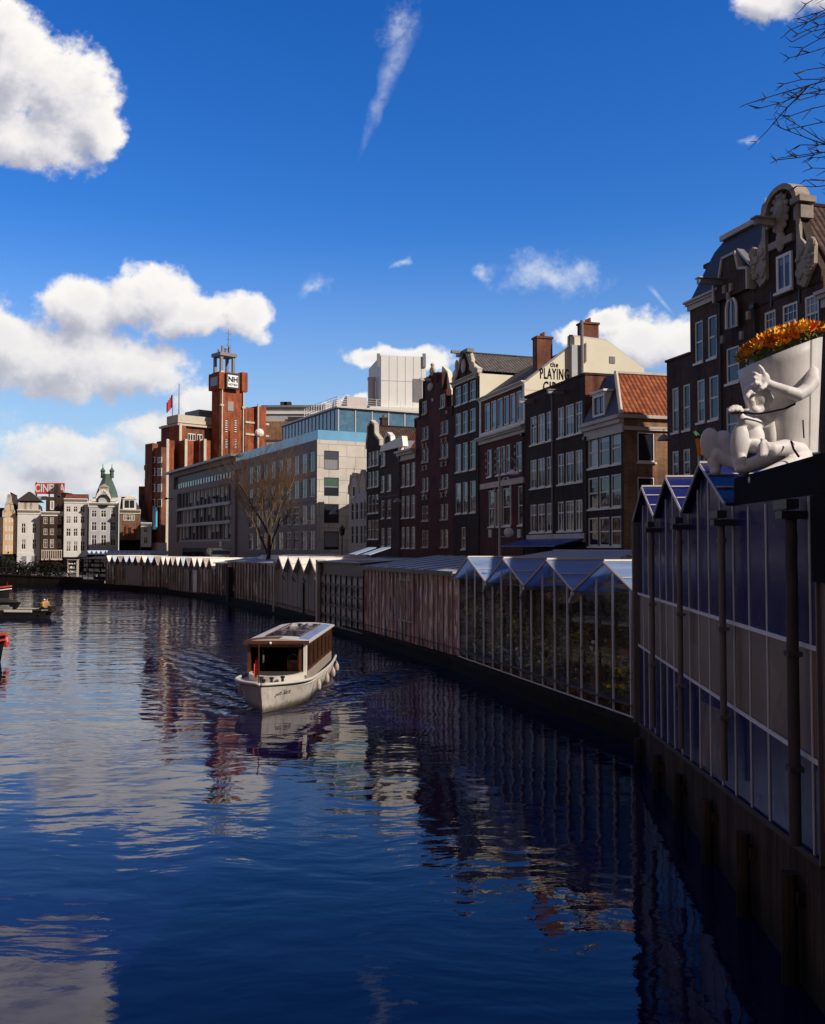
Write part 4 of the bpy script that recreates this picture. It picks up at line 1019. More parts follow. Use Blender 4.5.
# ------------------------------------------------------------------ red brick hotel with clock-style sign tower
HA = R(42)
class Block:
    def __init__(s, ref, a): s.ref = Vector(ref[:2]); s.a = a; s.f = Vector((math.cos(a), math.sin(a))); s.n = Vector((-math.sin(a), math.cos(a)))
    def loc(s, p): d = Vector(p[:2]) - s.ref; return d.dot(s.f), d.dot(s.n)
    def dims(s, pl, pc, pr, Y, py=440):
        C = at(pc, py, Y).to_2d()
        def walk(d, px):
            m = D(px, py)[0]; return (C[0] - m * C[1]) / (m * d.y - d.x)
        return C, walk(s.f, pr), walk(s.n, pl)
def hotel():
    ref = at(219.5, 440, 192)
    r = empty('hotel_building', (ref.x, ref.y, ST), HA, 'large red brick hotel with tall square tower carrying a white NH sign', 'hotel')
    B_ = Block(ref, HA)
    def block(name, pl, pc, pr, ytop, Y, mat='brick_orange', zb=0.0, dmin=None, inset=0.0):
        C, w, d = B_.dims(pl, pc, pr, Y, 440); d = max(d, dmin or .5)
        x, y = B_.loc(C); zt = H + D(pc, ytop)[1] * C[1] - ST
        MB().box(x, x + w, y, y + d, zb, zt).build(name, mat, r); return x, y, w, d, zt, C
    zpx = lambda px, py, C: H + D(px, py)[1] * C[1] - ST
    x, y, w, d, zt, C = block('tower', 211.5, 219.8, 244, 371, 192)
    # crown
    zc0, zc1 = zpx(219, 389, C), zpx(219, 369.5, C)
    MB().box(x - .5, x + .9, y - .5, y + d + .5, zc0, zc1 - .6).box(x + w - .9, x + w + .5, y - .5, y + d + .5, zc0, zc1).box(x + .9, x + w - .9, y + d - .8, y + d + .5, zc0, zc1).build('tower_crown', 'brick_orange', r)
    MB().box(x - .54, x + .5, y + .2, y + d - .4, zc0 + .8, zc1 - 1.4).build('crown_panel', 'dark_glass', r)
    # vertical ribs and stone bands
    rb = MB()
    for q in (.06, .94): rb.box(x + w * q - .12, x + w * q + .12, y - .35, y - .003, 0, zc0 - .01)
    for zz in (405, 371.5): z = zpx(219, zz, C); rb.box(x - .1, x + .7, y - .4, y + .2, z - .2, z + .2).box(x + w - .7, x + w + .1, y - .4, y + .2, z - .2, z + .2)
    rb.build('stone_rib', 'sandstone', r)
    # sign
    f0 = Fac(C, C + B_.f * 30); a = f0.uz(225.2, 382); b = f0.uz(235.6, 382); zs0 = f0.z(230, 387.8) - ST; zs1 = f0.z(230, 375.8) - ST
    sx = [x + q for q in (a[0], b[0])]
    MB().box(sx[0] - .35, sx[1] + .35, y - .95, y - .55, zs0 - .35, zs1 + .35).build('sign_frame', 'black_metal', r)
    sg = MB().box(sx[0], sx[1], y - 1.0, y - .953, zs0, zs1).build('sign', 'sign_white', r)
    cx = (sx[0] + sx[1]) / 2; hh = zs1 - zs0
    lettering('NH', hh * .62, 'black_paint', sg, (cx, y - 1.03, zs0 + hh * .62), bold=.05, sx=1.0)
    lettering('HOTELS', hh * .24, 'black_paint', sg, (cx, y - 1.03, zs0 + hh * .2), bold=.012)
    # tower windows
    for (p0, p1) in ((225, 227.4), (234.3, 236.6)):
        for (y0, y1) in ((419.5, 432.5), (439, 448.5)):
            ua, ub = f0.uz(p0, y0)[0], f0.uz(p1, y0)[0]; z0, z1 = f0.z(p0, y1) - ST, f0.z(p0, y0) - ST
            o = MB().box(x + ua, x + ub, y - .06, y - .004, z0, z1).build('slit_window', 'dark_glass', r)
            s = MB(); n = 6
            for k in range(n): z = z0 + (z1 - z0) * k / n; s.box(x + ua, x + ub * .9 + ua * .1, y - .12, y - .063, z + .1, z + (z1 - z0) / n * .62)
            s.build('frame', 'white_paint', o)
    ua, ub = f0.uz(227.5, 406)[0], f0.uz(233.3, 406)[0]; MB().box(x + ua, x + ub, y - .1, y - .004, f0.z(230, 411) - ST, f0.z(230, 401.5) - ST).build('louvre', 'grey_metal', r)
    # open lantern on top
    lz0, lz1, lz2 = zt, zpx(226, 354, C), zpx(226, 343.5, C)
    lw = w * .62; lx, ly = x + w * .12, y + d * .3
    ln = MB()
    for qx in (0, 1):
        for qy in (0, 1):
            ln.box(lx + qx * lw * .8, lx + qx * lw * .8 + .55, ly + qy * lw * .7, ly + qy * lw * .7 + .55, lz0, lz1 - .003)
            ln.box(lx + .6 + qx * (lw * .8 - 1.2), lx + 1.0 + qx * (lw * .8 - 1.2), ly + .5 + qy * (lw * .7 - 1.0), ly + .9 + qy * (lw * .7 - 1.0), lz1 + .7, lz2 - (.5 if qx == 0 and qy else 0))
    ln.box(lx - .3, lx + lw * .8 + .85, ly - .3, ly + lw * .7 + .85, lz1, lz1 + .69).box(lx + .6, lx + lw * .8, ly + .5, ly + lw * .7, lz2 - 1.6, lz2 - 1.3)
    lo = ln.build('lantern', 'lead_grey', r)
    ma = MB(); mx = lx + lw * .66; zz = zpx(231, 330, C); ma.tube([(mx, ly + 1, lz1), (mx, ly + 1, zz + .9)], [.16, .05], 5)
    for k in range(3): ma.tube([(mx - .7, ly + 1, zz - 1.2 * k), (mx + .7, ly + 1, zz - 1.2 * k)], .05, 4)
    ma.build('antenna', 'lead_grey', lo)
    # right wing beyond the tower
    x2, y2, w2, d2, z2, C2 = block('wing', 243, 245, 257, 407, 199, dmin=10); block('wing', 256.5, 257, 266, 406, 200, dmin=10)
    for yy in (422, 434): z = zpx(248, yy, C2); MB().box(x2, x2 + w2 * 2, y2 - .2, y2 - .003, z - .2, z + .2).build('stone_band', 'sandstone', r)
    p = at(258, 440, 190); lx_, ly_ = B_.loc(p); MB().tube([(lx_, ly_, 0), (lx_, ly_, H + D(258, 404)[1] * p.y - ST)], [.3, .18], 6).build('stone_rib', 'sandstone', r)
    q = at(259.5, 433, 188); a_, b_ = B_.loc(q); MB().ball((a_, b_, q.z - ST), (1.0, .7, .9), 10, 7).build('satellite_dish', 'white_paint', r)
    # left wing: stepped bays
    X, Yl, W, Dp, ZT, CC = block('wing', 161, 178.5, 216, 422.5, 190, 'brick_red');  # darker brick stands for the shade between the sunlit bays
    MB().box(X - .5, X + W, Yl - .6, Yl + Dp, ZT - .6, ZT - .2).box(X - .3, X + W, Yl - .3, Yl + Dp * .6, ZT + .003, ZT + 1.6).build('roof_slab', 'sandstone', r)
    zz = H + D(195, 408)[1] * 196 - ST; gx, gy = B_.loc(at(199, 410, 198)); MB().box(gx, gx + 9, gy, gy + 6, ZT, zz).build('plant_room', 'lead_grey', r)
    fw = Fac(CC, CC + B_.f * 60)
    for (p0, p1) in ((187.5, 195), (197, 202)):
        o = MB().box(X + fw.uz(p0, 437)[0], X + fw.uz(p1, 437)[0], Yl - .15, Yl - .004, fw.z(190, 440.5) - ST, fw.z(190, 433.5) - ST).build('window', 'white_paint', r)
        n = 3 if p0 < 190 else 2; s = MB(); u0_, u1_ = X + fw.uz(p0, 437)[0], X + fw.uz(p1, 437)[0]
        for k in range(n): s.box(u0_ + (u1_ - u0_) * (k + .15) / n, u0_ + (u1_ - u0_) * (k + .85) / n, Yl - .18, Yl - .153, fw.z(190, 440) - ST, fw.z(190, 434.3) - ST)
        s.build('pane', 'dark_glass', o)
    for (pl, pc, pr, yt, Yd) in ((163, 166.3, 174.8, 440, 184), (176, 179, 186, 425, 187), (182, 184.6, 193.5, 440, 184), (195.5, 199.5, 204.5, 440, 186), (202, 203.6, 210.5, 440, 185)):
        bx_, by_, bw_, bd_, bz_, bC = block('bay', pl, pc, pr, yt, Yd, dmin=4)
        MB().box(bx_ - .05, bx_ + .5, by_ - .25, by_ - .003, 0, bz_ + .2).build('stone_rib', 'sandstone', r)
    # canal flank, its shade put into a darker brick
    Fx, Fy, Fw, Fd, Fz, FC = block('flank', 149.5, 161.5, 166.5, 447, 178, 'brick_red'); block('flank', 149, 152.5, 158, 443, 180, 'brick_red', dmin=3)
    ff = Fac(FC + B_.n * Fd, FC)
    for px in (153.5, 160):
        for (y0, y1) in ((457, 463), (468, 476), (484, 492), (499, 507)):
            u = ff.uz(px, y0)[0]; z1, z0 = ff.z(px, y0) - ST, ff.z(px, y1) - ST
            yl = Fy + Fd - u; o = MB().box(Fx - .1, Fx - .004, yl - .8, yl + .8, z0, z1).build('window', 'white_paint', r)
            MB().box(Fx - .13, Fx - .103, yl - .6, yl - .06, z0 + .15, z1 - .15).box(Fx - .13, Fx - .103, yl + .06, yl + .6, z0 + .15, z1 - .15).build('pane', 'dark_glass', o)
    MB().box(Fx - .3, Fx + Fw, Fy - .5, Fy + Fd, 0, 5.5).build('arcade', 'sandstone', r)
    bn = ff.uz(157, 519); MB().box(Fx - .6, Fx - .2, Fy + Fd - bn[0] - .7, Fy + Fd - bn[0] + .7, bn[1] - ST - 2, bn[1] - ST + 2.2).build('banner', 'blue_glass', r)
    for px in (195, 199.5, 206.5):
        p = at(px, 464, 168)
    # flagpoles
    for px, y0, y1, flag in ((178.8, 417, 384, False), (172.3, 425, 402, True)):
        p = at(px, y0, 192); t = at(px, y1, 192)
        fr = empty('flagpole', (p.x, p.y, p.z - 3), 0, 'slim flagpole with red flag on the hotel roof' if flag else 'bare thin mast on the hotel roof', 'flagpole')
        MB().tube([(0, 0, 0), (0, 0, t.z - p.z + 3 + (1.6 if flag else 0))], [.16, .08], 5).build('pole', 'lead_grey', fr)
        if flag:
            fl = MB(); z = t.z - p.z + 4.4
            for k in range(4):
                x0, x1 = -.1 - k * .28, -.1 - (k + 1) * .28; yy = [.12 * math.sin(k * 1.6), .12 * math.sin((k + 1) * 1.6)]
                fl.prism([(x0, yy[0]), (x1, yy[1]), (x1, yy[1] + .03), (x0, yy[0] + .03)], 'z', z - 2.6 - k * .35, z - k * .5)
            fl.build('flag', 'flag_red', fr)
plain('flag_red', (.5, .03, .05), .7); plain('sign_white', (.8, .8, .8), .5, .02)
hotel()

# ------------------------------------------------------------------ big blocks behind
def back_block():
    a = at(262, 440, 225); b = at(425, 440, 225); f = Fac(a, b)
    r = empty('office_building', (a.x, a.y, ST), f.a, 'long low grey building with brick strip behind the blue glass roof storey', 'office building')
    h = f.z(300, 407.5) - ST
    MB().box(0, f.L, 0, 15, 0, h).build('wall', 'grey_plaster', r)
    MB().box(-.2, f.L, -.5, 15, h + .003, h + .5).build('roof_edge', 'lead_grey', r)
    z = f.z(300, 413) - ST; MB().box(0, f.L, -.3, -.003, z - .25, z + .25).build('ledge', 'white_panel', r)
    z0, z1 = f.z(300, 440) - ST, f.z(300, 421.5) - ST; MB().box(0, f.uz(305, 430)[0], -.35, -.004, z0, z1).build('brick_strip', 'brick_tan', r)
    MB().box(f.uz(288, 420)[0], f.uz(304, 420)[0], -.4, -.36, f.z(300, 421) - ST, f.z(300, 417) - ST).build('vent_grille', 'dark_slate', r)
    for px in (279, 283): u = f.uz(px, 405)[0]; MB().box(u, u + 1.6, 2, 4, h + .5, h + 1.7).build('roof_vent', 'dark_slate', r)
back_block()
def plant_tower():
    f = Fac(at(381, 440, 150), at(426, 440, 150)); f = Fac(f.P, f.P + Vector((math.cos(R(12)), math.sin(R(12)))) * 12)
    C = f.P; m = D(426, 440)[0]; w = (m * C[1] - C[0]) / (f.u.x - m * f.u.y)
    r = empty('plant_tower', (C[0], C[1], ST), f.a, 'windowless white panelled tower block with round vent duct above the red roofs', 'tower block')
    zt = f.z(381, 355) - ST; zb = 0
    m1 = D(374.5, 440)[0]; d = (C[0] - m1 * C[1]) / (m1 * f.n.y - f.n.x); d = max(2.0, d)
    mb = MB().box(0, w, 0, d + 6, zb, zt); mb.build('wall', 'white_panel', r)
    sm = MB()
    for q in (.18, .36, .54, .72, .9): sm.box(w * q - .03, w * q + .03, -.03, -.003, f.z(390, 405) - ST, zt - .1)
    sm.box(.05, w, -.031, -.004, zt - 4.1, zt - 4.04); sm.build('panel_joint', 'grey_plaster', r)
    MB().box(f.uz(413, 390)[0], f.uz(422, 390)[0], -.1, -.004, f.z(418, 402) - ST, f.z(418, 379) - ST).build('louvre', 'lead_grey', r)
    z0 = f.z(390, 408) - ST; MB().box(-2, w + 1, -1.2, -.05, z0 - 1.2, z0).build('terrace', 'white_panel', r)
    g = MB(); z1 = f.z(390, 425) - ST
    for k in range(8): x = -6 + k * (w + 8) / 8; g.box(x, x + (w + 8) / 8 - .25, -.9, -.8, z1 - 1.5, z0 - 1.5)
    g.build('window', 'pavilion_glass', r)
    p = at(371.5, 400, 154); q = f.P; lx = (p.to_2d() - q).dot(f.u); ly = (p.to_2d() - q).dot(f.n)
    MB().lathe([(.6, 0), (.6, at(371.5, 381, 154).z - ST), (.68, at(371.5, 380.5, 154).z - ST), (.68, at(371.5, 377.5, 154).z - ST), (.0, at(371.5, 377.3, 154).z - ST)], 14, (lx, ly, 0)).build('vent_duct', 'aluminium', r, smooth=False)
    for px, py in ((379, 360), (424.6, 360)):
        u, z = f.uz(px, py); MB().box(u - .35, u + .15, -.25, -.004, z - ST - 1.2, z - ST + 1.0).build('antenna_panel', 'lead_grey', r)
plant_tower()

# ------------------------------------------------------------------ houses across the end of the canal
FY = 177.0
FARROW = 'houses across the far end of the canal'
def far_house(label, pl, pr, ytop, mat, cols, rows, trim='white_paint', gable=None, roof=None, roof_top=None, base_mat='black_paint', shop=556.5, dY=0.0, glass='dark_glass', frame='white_paint', dep=12, corn=True, hotel=None):
    p_ = at(pl, 520, FY + dY); f = Fac(p_, along(p_, CX + FPX * 3.2, pr, 520)); r = empty('far_house', (f.P[0], f.P[1], ST), f.a, label, 'house', FARROW)
    Z = lambda y: f.z((pl + pr) / 2, y) - ST; h = Z(ytop); cm = (pl + pr) / 2
    holes = grid(f, cols, [(cm, a, b) for a, b in rows], ST)
    house_body(r, f.L, dep, h, holes, mat)
    for q in holes: window(r, *q, 'cross', glass=glass, frame=frame, fw=.12, sill=False)
    if corn: cornice(r, f.L, h + .25, trim, .8, .5, over=.05)
    MB().box(0, f.L, -.12, -.003, 0, Z(shop)).build('shop_front', base_mat, r)
    if gable:
        gable_front(r, [(f.uz(px, py)[0], f.z(px, py) - ST) for px, py in gable], mat, trim, trim_w=.5)
    if roof: gable_roof_x(r, f.L, .5, dep - .5, h + .1, f.z(cm, roof_top) - ST, roof) if roof_top else None
    return r, f, h
far_house('cream-coloured far house cut by the left edge of the photo', -14, 3, 519, 'pale_plaster', [(-9, -6.5), (-4, -1.5), (.3, 2)], [(524, 530), (536, 542), (546, 552)], roof='tiles_brown', roof_top=507)
r_, f_, h_ = far_house('sunlit orange-tan far house with stepped pointed gable and many small windows', 3.2, 16.8, 516, 'warm_gable', [(5.6, 7.6), (8.7, 10.7), (11.6, 13.4)], [(517.5, 522), (525.5, 531), (534, 540), (545, 551)], trim='off_white',
    gable=[(3.6, 517), (3.8, 511), (5.5, 510.5), (6, 504), (7.6, 503), (8, 497), (9.2, 494.5), (10.2, 497), (10.8, 503), (12.2, 504), (12.6, 510.5), (14.4, 511), (14.6, 517)], corn=False, shop=554)
gable_roof_y(r_, f_.L, .5, 12, h_, h_ + 4.4, 'tiles_brown')
r_, f_, h_ = far_house('white far house with grey triangular pediment and four tall windows', 17.5, 40.5, 511, 'pale_plaster', [(21, 26), (31.8, 36.8)], [(523, 533.5), (539, 549.5)], base_mat='pale_plaster', shop=553)
MB().prism([(.3, h_), (f_.L - .2, h_), (f_.L - .4, h_ + 1.2), (f_.L * .55, h_ + 2.4), (.8, h_ + 1.3)], 'y', .3, 9).build('roof', 'dark_slate', r_)
o_ = MB()
for px in (22.2, 28, 34): u = f_.uz(px, 513)[0]; o_.box(u - .75, u + .75, .1, .32, h_ + .15, h_ + 1.55)
o_.build('attic_window', 'off_white', r_)
MB().prism([(-.3, h_ + 1.9), (f_.L + .1, h_ + 1.9), (f_.L * .55, h_ + 3.6), (f_.L * .45, h_ + 3.6)], 'y', -.1, 8).build('pediment', 'dark_slate', r_)
MB().box(f_.uz(21.8, 560)[0], f_.uz(26.5, 560)[0], -.16, -.122, .1, 3.0).box(f_.uz(31.8, 560)[0], f_.uz(36.8, 560)[0], -.16, -.122, .1, 3.0).build('shop_window', 'dark_glass', r_)
r_, f_, h_ = far_house('dark brick far house with railed white shop balcony at its foot', 41, 63.5, 513, 'brick_black', [(43.5, 47.5), (50, 54), (57.2, 61.2)], [(517, 524), (528.5, 535), (539, 548)], frame='off_white', glass='curtain_glass', base_mat='black_paint', shop=561)
MB().box(1.6, f_.L - 1.2, .2, 6, h_ + .2, h_ + 3.0).build('attic', 'brick_black', r_); window(r_, f_.uz(50, 510)[0], f_.uz(54, 510)[0], h_ + .6, h_ + 2.3, 'plain', y=.1, fw=.2, sill=False)
bl_ = MB().box(.2, f_.L - .1, -1.2, -.13, f_.z(52, 560) - ST, f_.z(52, 558.5) - ST).box(.2, f_.L - .1, -1.2, -1.1, f_.z(52, 550.8) - ST, f_.z(52, 549.8) - ST)
for k in range(10): x = .25 + (f_.L - .55) * k / 9; bl_.box(x, x + .15, -1.2, -1.1, f_.z(52, 558.4) - ST, f_.z(52, 550.9) - ST)
bl_.build('balcony', 'off_white', r_)
MB().box(.5, f_.L - .4, -.3, -.14, f_.z(52, 559.5) - ST - .9, f_.z(52, 559.5) - ST - .45).build('shop_sign', 'flag_red', r_)
far_house('tall white far house with twelve dark windows under a flat cornice', 64, 87.5, 500, 'pale_plaster', [(65.8, 71), (73, 77.8), (80, 85.2)], [(506, 512.3), (516, 523.5), (528, 536.5), (541, 551.5)], base_mat='black_paint', shop=557, roof='tiles_red', roof_top=493)
r_, f_, h_ = far_house('wide grey-white far house with arched attic gable in the middle', 89, 118.5, 504, 'grey_plaster', [(91.3, 97), (100.6, 106.6), (110.2, 116)], [(510, 517.5), (521.5, 531), (534.5, 546)], base_mat='black_paint', shop=552,
    gable=[(90, 504.5), (90, 500), (96.5, 499.5), (98.5, 494), (101, 491), (103.5, 490), (106, 491), (108.5, 494), (110.5, 499.5), (117.5, 500), (117.5, 504.5)])
MB().lathe([(1.25, 0), (1.25, .2), (.9, .25)], 16).build('arch_window', 'dark_glass', r_, loc=(f_.uz(103.5, 500)[0], -.05, f_.z(103.5, 501) - ST)).rotation_euler = (R(90), 0, 0)
MB().box(2, f_.L - 2, .5, 8, h_, h_ + 1.6).build('roof', 'dark_slate', r_)
MB().box(2.5, f_.L - 2.5, -.5, -.13, f_.z(104, 554.5) - ST, f_.z(104, 553) - ST).build('shop_sign', 'off_white', r_)
r_, f_, h_ = far_house('brown brick far house with mansard roof and one white dormer', 119.5, 140.5, 511, 'brick_brown', [(123.5, 127.3), (131, 134.8), (126.5, 133)], [(514.5, 520.5)], base_mat='black_paint', shop=540, trim='sandstone', roof=None)
mb_ = MB(); Ls = f_.L; slope(mb_, (0, 0, h_ + .25), (Ls, 0, h_ + .25), (Ls - 1.2, 1.6, h_ + 2.7), (.3, 1.6, h_ + 2.7)); slope(mb_, (Ls, 0, h_ + .25), (Ls, 10, h_ + .25), (Ls - 1.2, 10, h_ + 2.7), (Ls - 1.2, 1.6, h_ + 2.7)); mb_.face([(.3, 1.6, h_ + 2.7), (Ls - 1.2, 1.6, h_ + 2.7), (Ls - 1.2, 10, h_ + 2.7), (.3, 10, h_ + 2.7)]); mb_.build('roof', 'dark_slate', r_)
MB().box(-.05, Ls - .9, 1.2, 1.9, h_ + 2.703, h_ + 2.95).build('roof_edge', 'cream_render', r_)
d_ = MB(); u = f_.uz(129.5, 505)[0]; d_.box(u - 1.2, u + 1.2, -.1, 1.5, h_ + .3, h_ + 2.2).prism([(u - 1.35, h_ + 2.203), (u + 1.35, h_ + 2.203), (u, h_ + 2.9)], 'y', -.2, 1.5); dd_ = d_.build('dormer', 'white_paint', r_)
MB().box(u - .85, u - .08, -.16, -.103, h_ + .6, h_ + 2.0).box(u + .08, u + .85, -.16, -.103, h_ + .6, h_ + 2.0).build('pane', 'dark_glass', dd_)
a_, b_ = f_.uz(125.5, 532)[0], f_.uz(134, 532)[0]; sh_ = MB().box(a_, b_, -.25, -.004, f_.z(130, 537.5) - ST, f_.z(130, 526) - ST).build('bay_window', 'brick_orange', r_); MB().box(a_ + .5, b_ - .5, -.3, -.253, f_.z(130, 536) - ST, f_.z(130, 527.5) - ST).build('pane', 'dark_glass', sh_)
far_house('small white far house squeezed beside the red hotel flank', 141, 151.5, 524, 'pale_plaster', [(143.4, 148)], [(527.5, 532.5), (537, 544)], shop=547, roof='dark_slate', roof_top=517)

def dome_building():
    c = at(107, 480, 240); r = empty('domed_building', (c.x, c.y, ST), 0, 'copper green domed roof with small lanterns rising behind the grey-white house', 'building')
    z0, z1 = c.z - ST - 4.5, at(107, 474, 240).z - ST
    MB().box(-3, 3, -2, 4, 0, z0).build('wall', 'pale_plaster', r)
    MB().lathe([(2.9, z0), (2.6, z0 + 1.4), (2.0, z0 + 3.0), (1.3, z0 + 4.6), (.9, z1)], 8).build('dome', 'copper_green', r)
    lt = MB()
    for x in (-.9, 1.0):
        lt.lathe([(.55, z1 - 1), (.5, z1 + .6), (.75, z1 + .7), (.35, z1 + 1.3), (.12, z1 + 1.6), (.05, z1 + 2.6)], 8, (x * 1.2, 0, 0))
    lt.build('lantern', 'copper_green', r)
    MB().box(-1.0, 1.2, -3.0, -2.2, z0 - .5, z0 + 2.4).prism([(-1.2, z0 + 2.403), (1.4, z0 + 2.403), (.1, z0 + 3.3)], 'y', -3.1, -2.1).build('dormer', 'off_white', r)
dome_building()
def chimney_house():
    f = Fac(at(46, 500, 216), at(66, 500, 216)); r = empty('brick_house', (f.P[0], f.P[1], ST), 0, 'brown brick house back with broad chimney behind the dark far house', 'house')
    MB().box(0, f.L, 0, 5, 0, f.z(55, 497) - ST).build('wall', 'brick_dark', r)
    a, b = f.uz(52.3, 490)[0], f.uz(56.5, 490)[0]; MB().box(a, b, 1, 2.6, f.z(55, 498) - ST, f.z(55, 483.5) - ST).build('chimney', 'brick_dark', r)
    MB().box(b + .8, f.L, .5, 4, f.z(55, 496.9) - ST, f.z(55, 492.5) - ST).build('roof', 'tiles_brown', r)
chimney_house()
def billboard():
    f = Fac(at(35, 490, 219), at(64.5, 490, 219)); r = empty('rooftop_sign', (f.P[0], f.P[1], ST), 0, 'red and white lettered rooftop sign on posts above the far houses', 'sign')
    z0, z1 = f.z(50, 494) - ST, f.z(50, 483) - ST
    MB().box(0, f.L, 0, .15, z0, z1).build('panel', 'flag_red_bright', r)
    w = f.L / 6
    MB().box(0, .35, -.06, -.003, z0, z1).box(f.L - .9, f.L, -.06, -.003, z0, z1).build('border', 'flag_red_bright', r)
    lettering('CINEMA', (z1 - z0) * 1.0, 'sign_white', r, (f.L / 2, -.06, (z0 + z1) / 2), bold=.07, sx=.74, name='letters')
    MB().box(.1, .35, .16, .4, 0, z1 + .2).box(f.L * .45, f.L * .45 + .25, .16, .4, 0, z1).box(f.L - .4, f.L - .15, .16, .4, 0, z1).build('post', 'black_metal', r)
    MB().box(.3, f.L * .42, .02, .12, z0 - 1.4, z0 - .5).build('lower_panel', 'grey_plaster', r)
plain('flag_red_bright', (.62, .06, .04), .6, .05)
billboard()
def hotel_neighbour():
    f = Fac(at(141.5, 500, 198), at(152, 500, 198)); r = empty('brick_house', (f.P[0], f.P[1], ST), 0, 'stepped dark brick block with orange chimney stack left of the red hotel', 'house')
    MB().box(f.uz(144.5, 490)[0], f.L, 0, 6, 0, f.z(147, 479) - ST).box(f.uz(143, 500)[0], f.L, -2, -.003, 0, f.z(147, 503) - ST).build('wall', 'brick_dark', r)
    MB().box(-.9, f.uz(144.4, 490)[0], 1, 3, f.z(147, 495) - ST, f.z(142, 486) - ST).build('chimney', 'brick_orange', r); MB().box(-.9, f.uz(144.4, 490)[0], 1, 3, 0, f.z(147, 495) - ST - .003).build('side_wall', 'brick_dark', r)
    u = f.uz(145.3, 470)[0]; MB().tube([(u, 1, f.z(147, 479) - ST), (u, 1, f.z(147, 470) - ST)], .12, 5).box(u - .45, u + .45, .6, 1.4, f.z(147, 470) - ST, f.z(147, 465) - ST).build('antenna', 'lead_grey', r)
hotel_neighbour()

# ------------------------------------------------------------------ flower sheds along the quay
def goods(name, stops, sx=3.0, sz=.8, rough=.35):
    """sheets of clear plastic with stacked, colourful stock pressed against them"""
    m, T, b = new_mat(name); pos = T.node('ShaderNodeTexCoord').outputs['Object']
    v = T.node('ShaderNodeTexVoronoi', {'Vector': T.vm('MULTIPLY', pos, (sx, 1, sz * 2.2)), 'Scale': 1.6}); 
    s = T.node('ShaderNodeSeparateXYZ', {0: v.outputs['Color']})
    st = T.noise(T.vm('MULTIPLY', pos, (5, 1, .5)), 1.0, 6, .7); fine = T.noise(pos, 9, 4, .7)
    f = T.m('ADD', T.m('MULTIPLY', s.outputs[0], .45), T.m('ADD', T.m('MULTIPLY', st, .4), T.m('MULTIPLY', fine, .25)))
    T.l.new(T.ramp(f, stops), b.inputs['Base Color']); b.inputs['Roughness'].default_value = rough
    bn = T.node('ShaderNodeBump', {'Strength': .3, 'Distance': .05, 'Height': st}); T.l.new(bn.outputs[0], b.inputs['Normal'])
    MATS[name] = m
goods('stock_pink', [(.34, (.02, .012, .01)), (.45, (.18, .08, .06)), (.5, (.48, .10, .11)), (.56, (.10, .075, .06)), (.62, (.40, .16, .34)), (.68, (.50, .20, .11)), (.74, (.75, .60, .46))], 4.5, .5)
goods('stock_mixed', [(.38, (.012, .008, .007)), (.46, (.10, .065, .05)), (.52, (.26, .18, .14)), (.57, (.05, .035, .03)), (.63, (.34, .16, .15)), (.68, (.16, .13, .11)), (.76, (.60, .50, .42))], .9, .22)
goods('stock_brown', [(.34, (.02, .013, .01)), (.46, (.10, .065, .05)), (.57, (.22, .14, .11)), (.66, (.12, .08, .06)), (.78, (.40, .32, .25))])
goods('stock_grey', [(.28, (.03, .03, .03)), (.46, (.17, .16, .15)), (.6, (.25, .22, .2)), (.75, (.3, .27, .25)), (.88, (.4, .38, .36))], 1.2)
plain('bar_dark', (.17, .125, .10), .7, .5, 2); plain('board_tan', (.24, .20, .17), .8, .2, 1.0); plain('roof_film_x', (.34, .42, .52), .22, .12, .8, spec=.6); plain('roof_white', (.42, .41, .41), .4, .12, .6)
plain('canopy_cream', (.72, .67, .60), .7, .15, 1.0); plain('canopy_blue', (.40, .48, .60), .6, .2, 1.0); plain('weathered_white', (.42, .34, .29), .6, .25, 3.0)
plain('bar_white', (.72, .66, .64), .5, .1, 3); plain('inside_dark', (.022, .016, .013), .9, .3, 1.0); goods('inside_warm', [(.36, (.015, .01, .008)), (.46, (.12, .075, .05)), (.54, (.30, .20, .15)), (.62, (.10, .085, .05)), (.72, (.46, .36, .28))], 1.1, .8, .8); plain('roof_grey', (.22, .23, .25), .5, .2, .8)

def film(name, col, trans=.45):
    m, T, b = new_mat(name); out = T.n['Material Output']; pos = T.node('ShaderNodeTexCoord').outputs['Object']
    b.inputs['Roughness'].default_value = .25; b.inputs['Base Color'].default_value = (*col, 1)
    st = T.noise(T.vm('MULTIPLY', pos, (2, .4, 1)), 1.2, 5, .65)
    T.l.new(T.ramp(st, [(.3, tuple(c * .7 for c in col)), (.7, tuple(c * 1.25 for c in col))]), b.inputs['Base Color'])
    tl = T.node('ShaderNodeBsdfTranslucent', {'Color': (*[min(1, c * 1.6) for c in col], 1)})
    mx = T.node('ShaderNodeMixShader', {0: trans, 1: b.outputs[0], 2: tl.outputs[0]}); T.l.new(mx.outputs[0], out.inputs[0]); MATS[name] = m
film('roof_film', (.36, .46, .64), .5)  # sky's blue mixed into the film colour in place of its reflection
def shed_root(label, P, Q, cat='flower shed'):
    f = Fac(P, Q); r = empty('flower_shed', (f.P[0], f.P[1], 0), f.a, label, cat, 'flower sheds along the quay'); return r, f
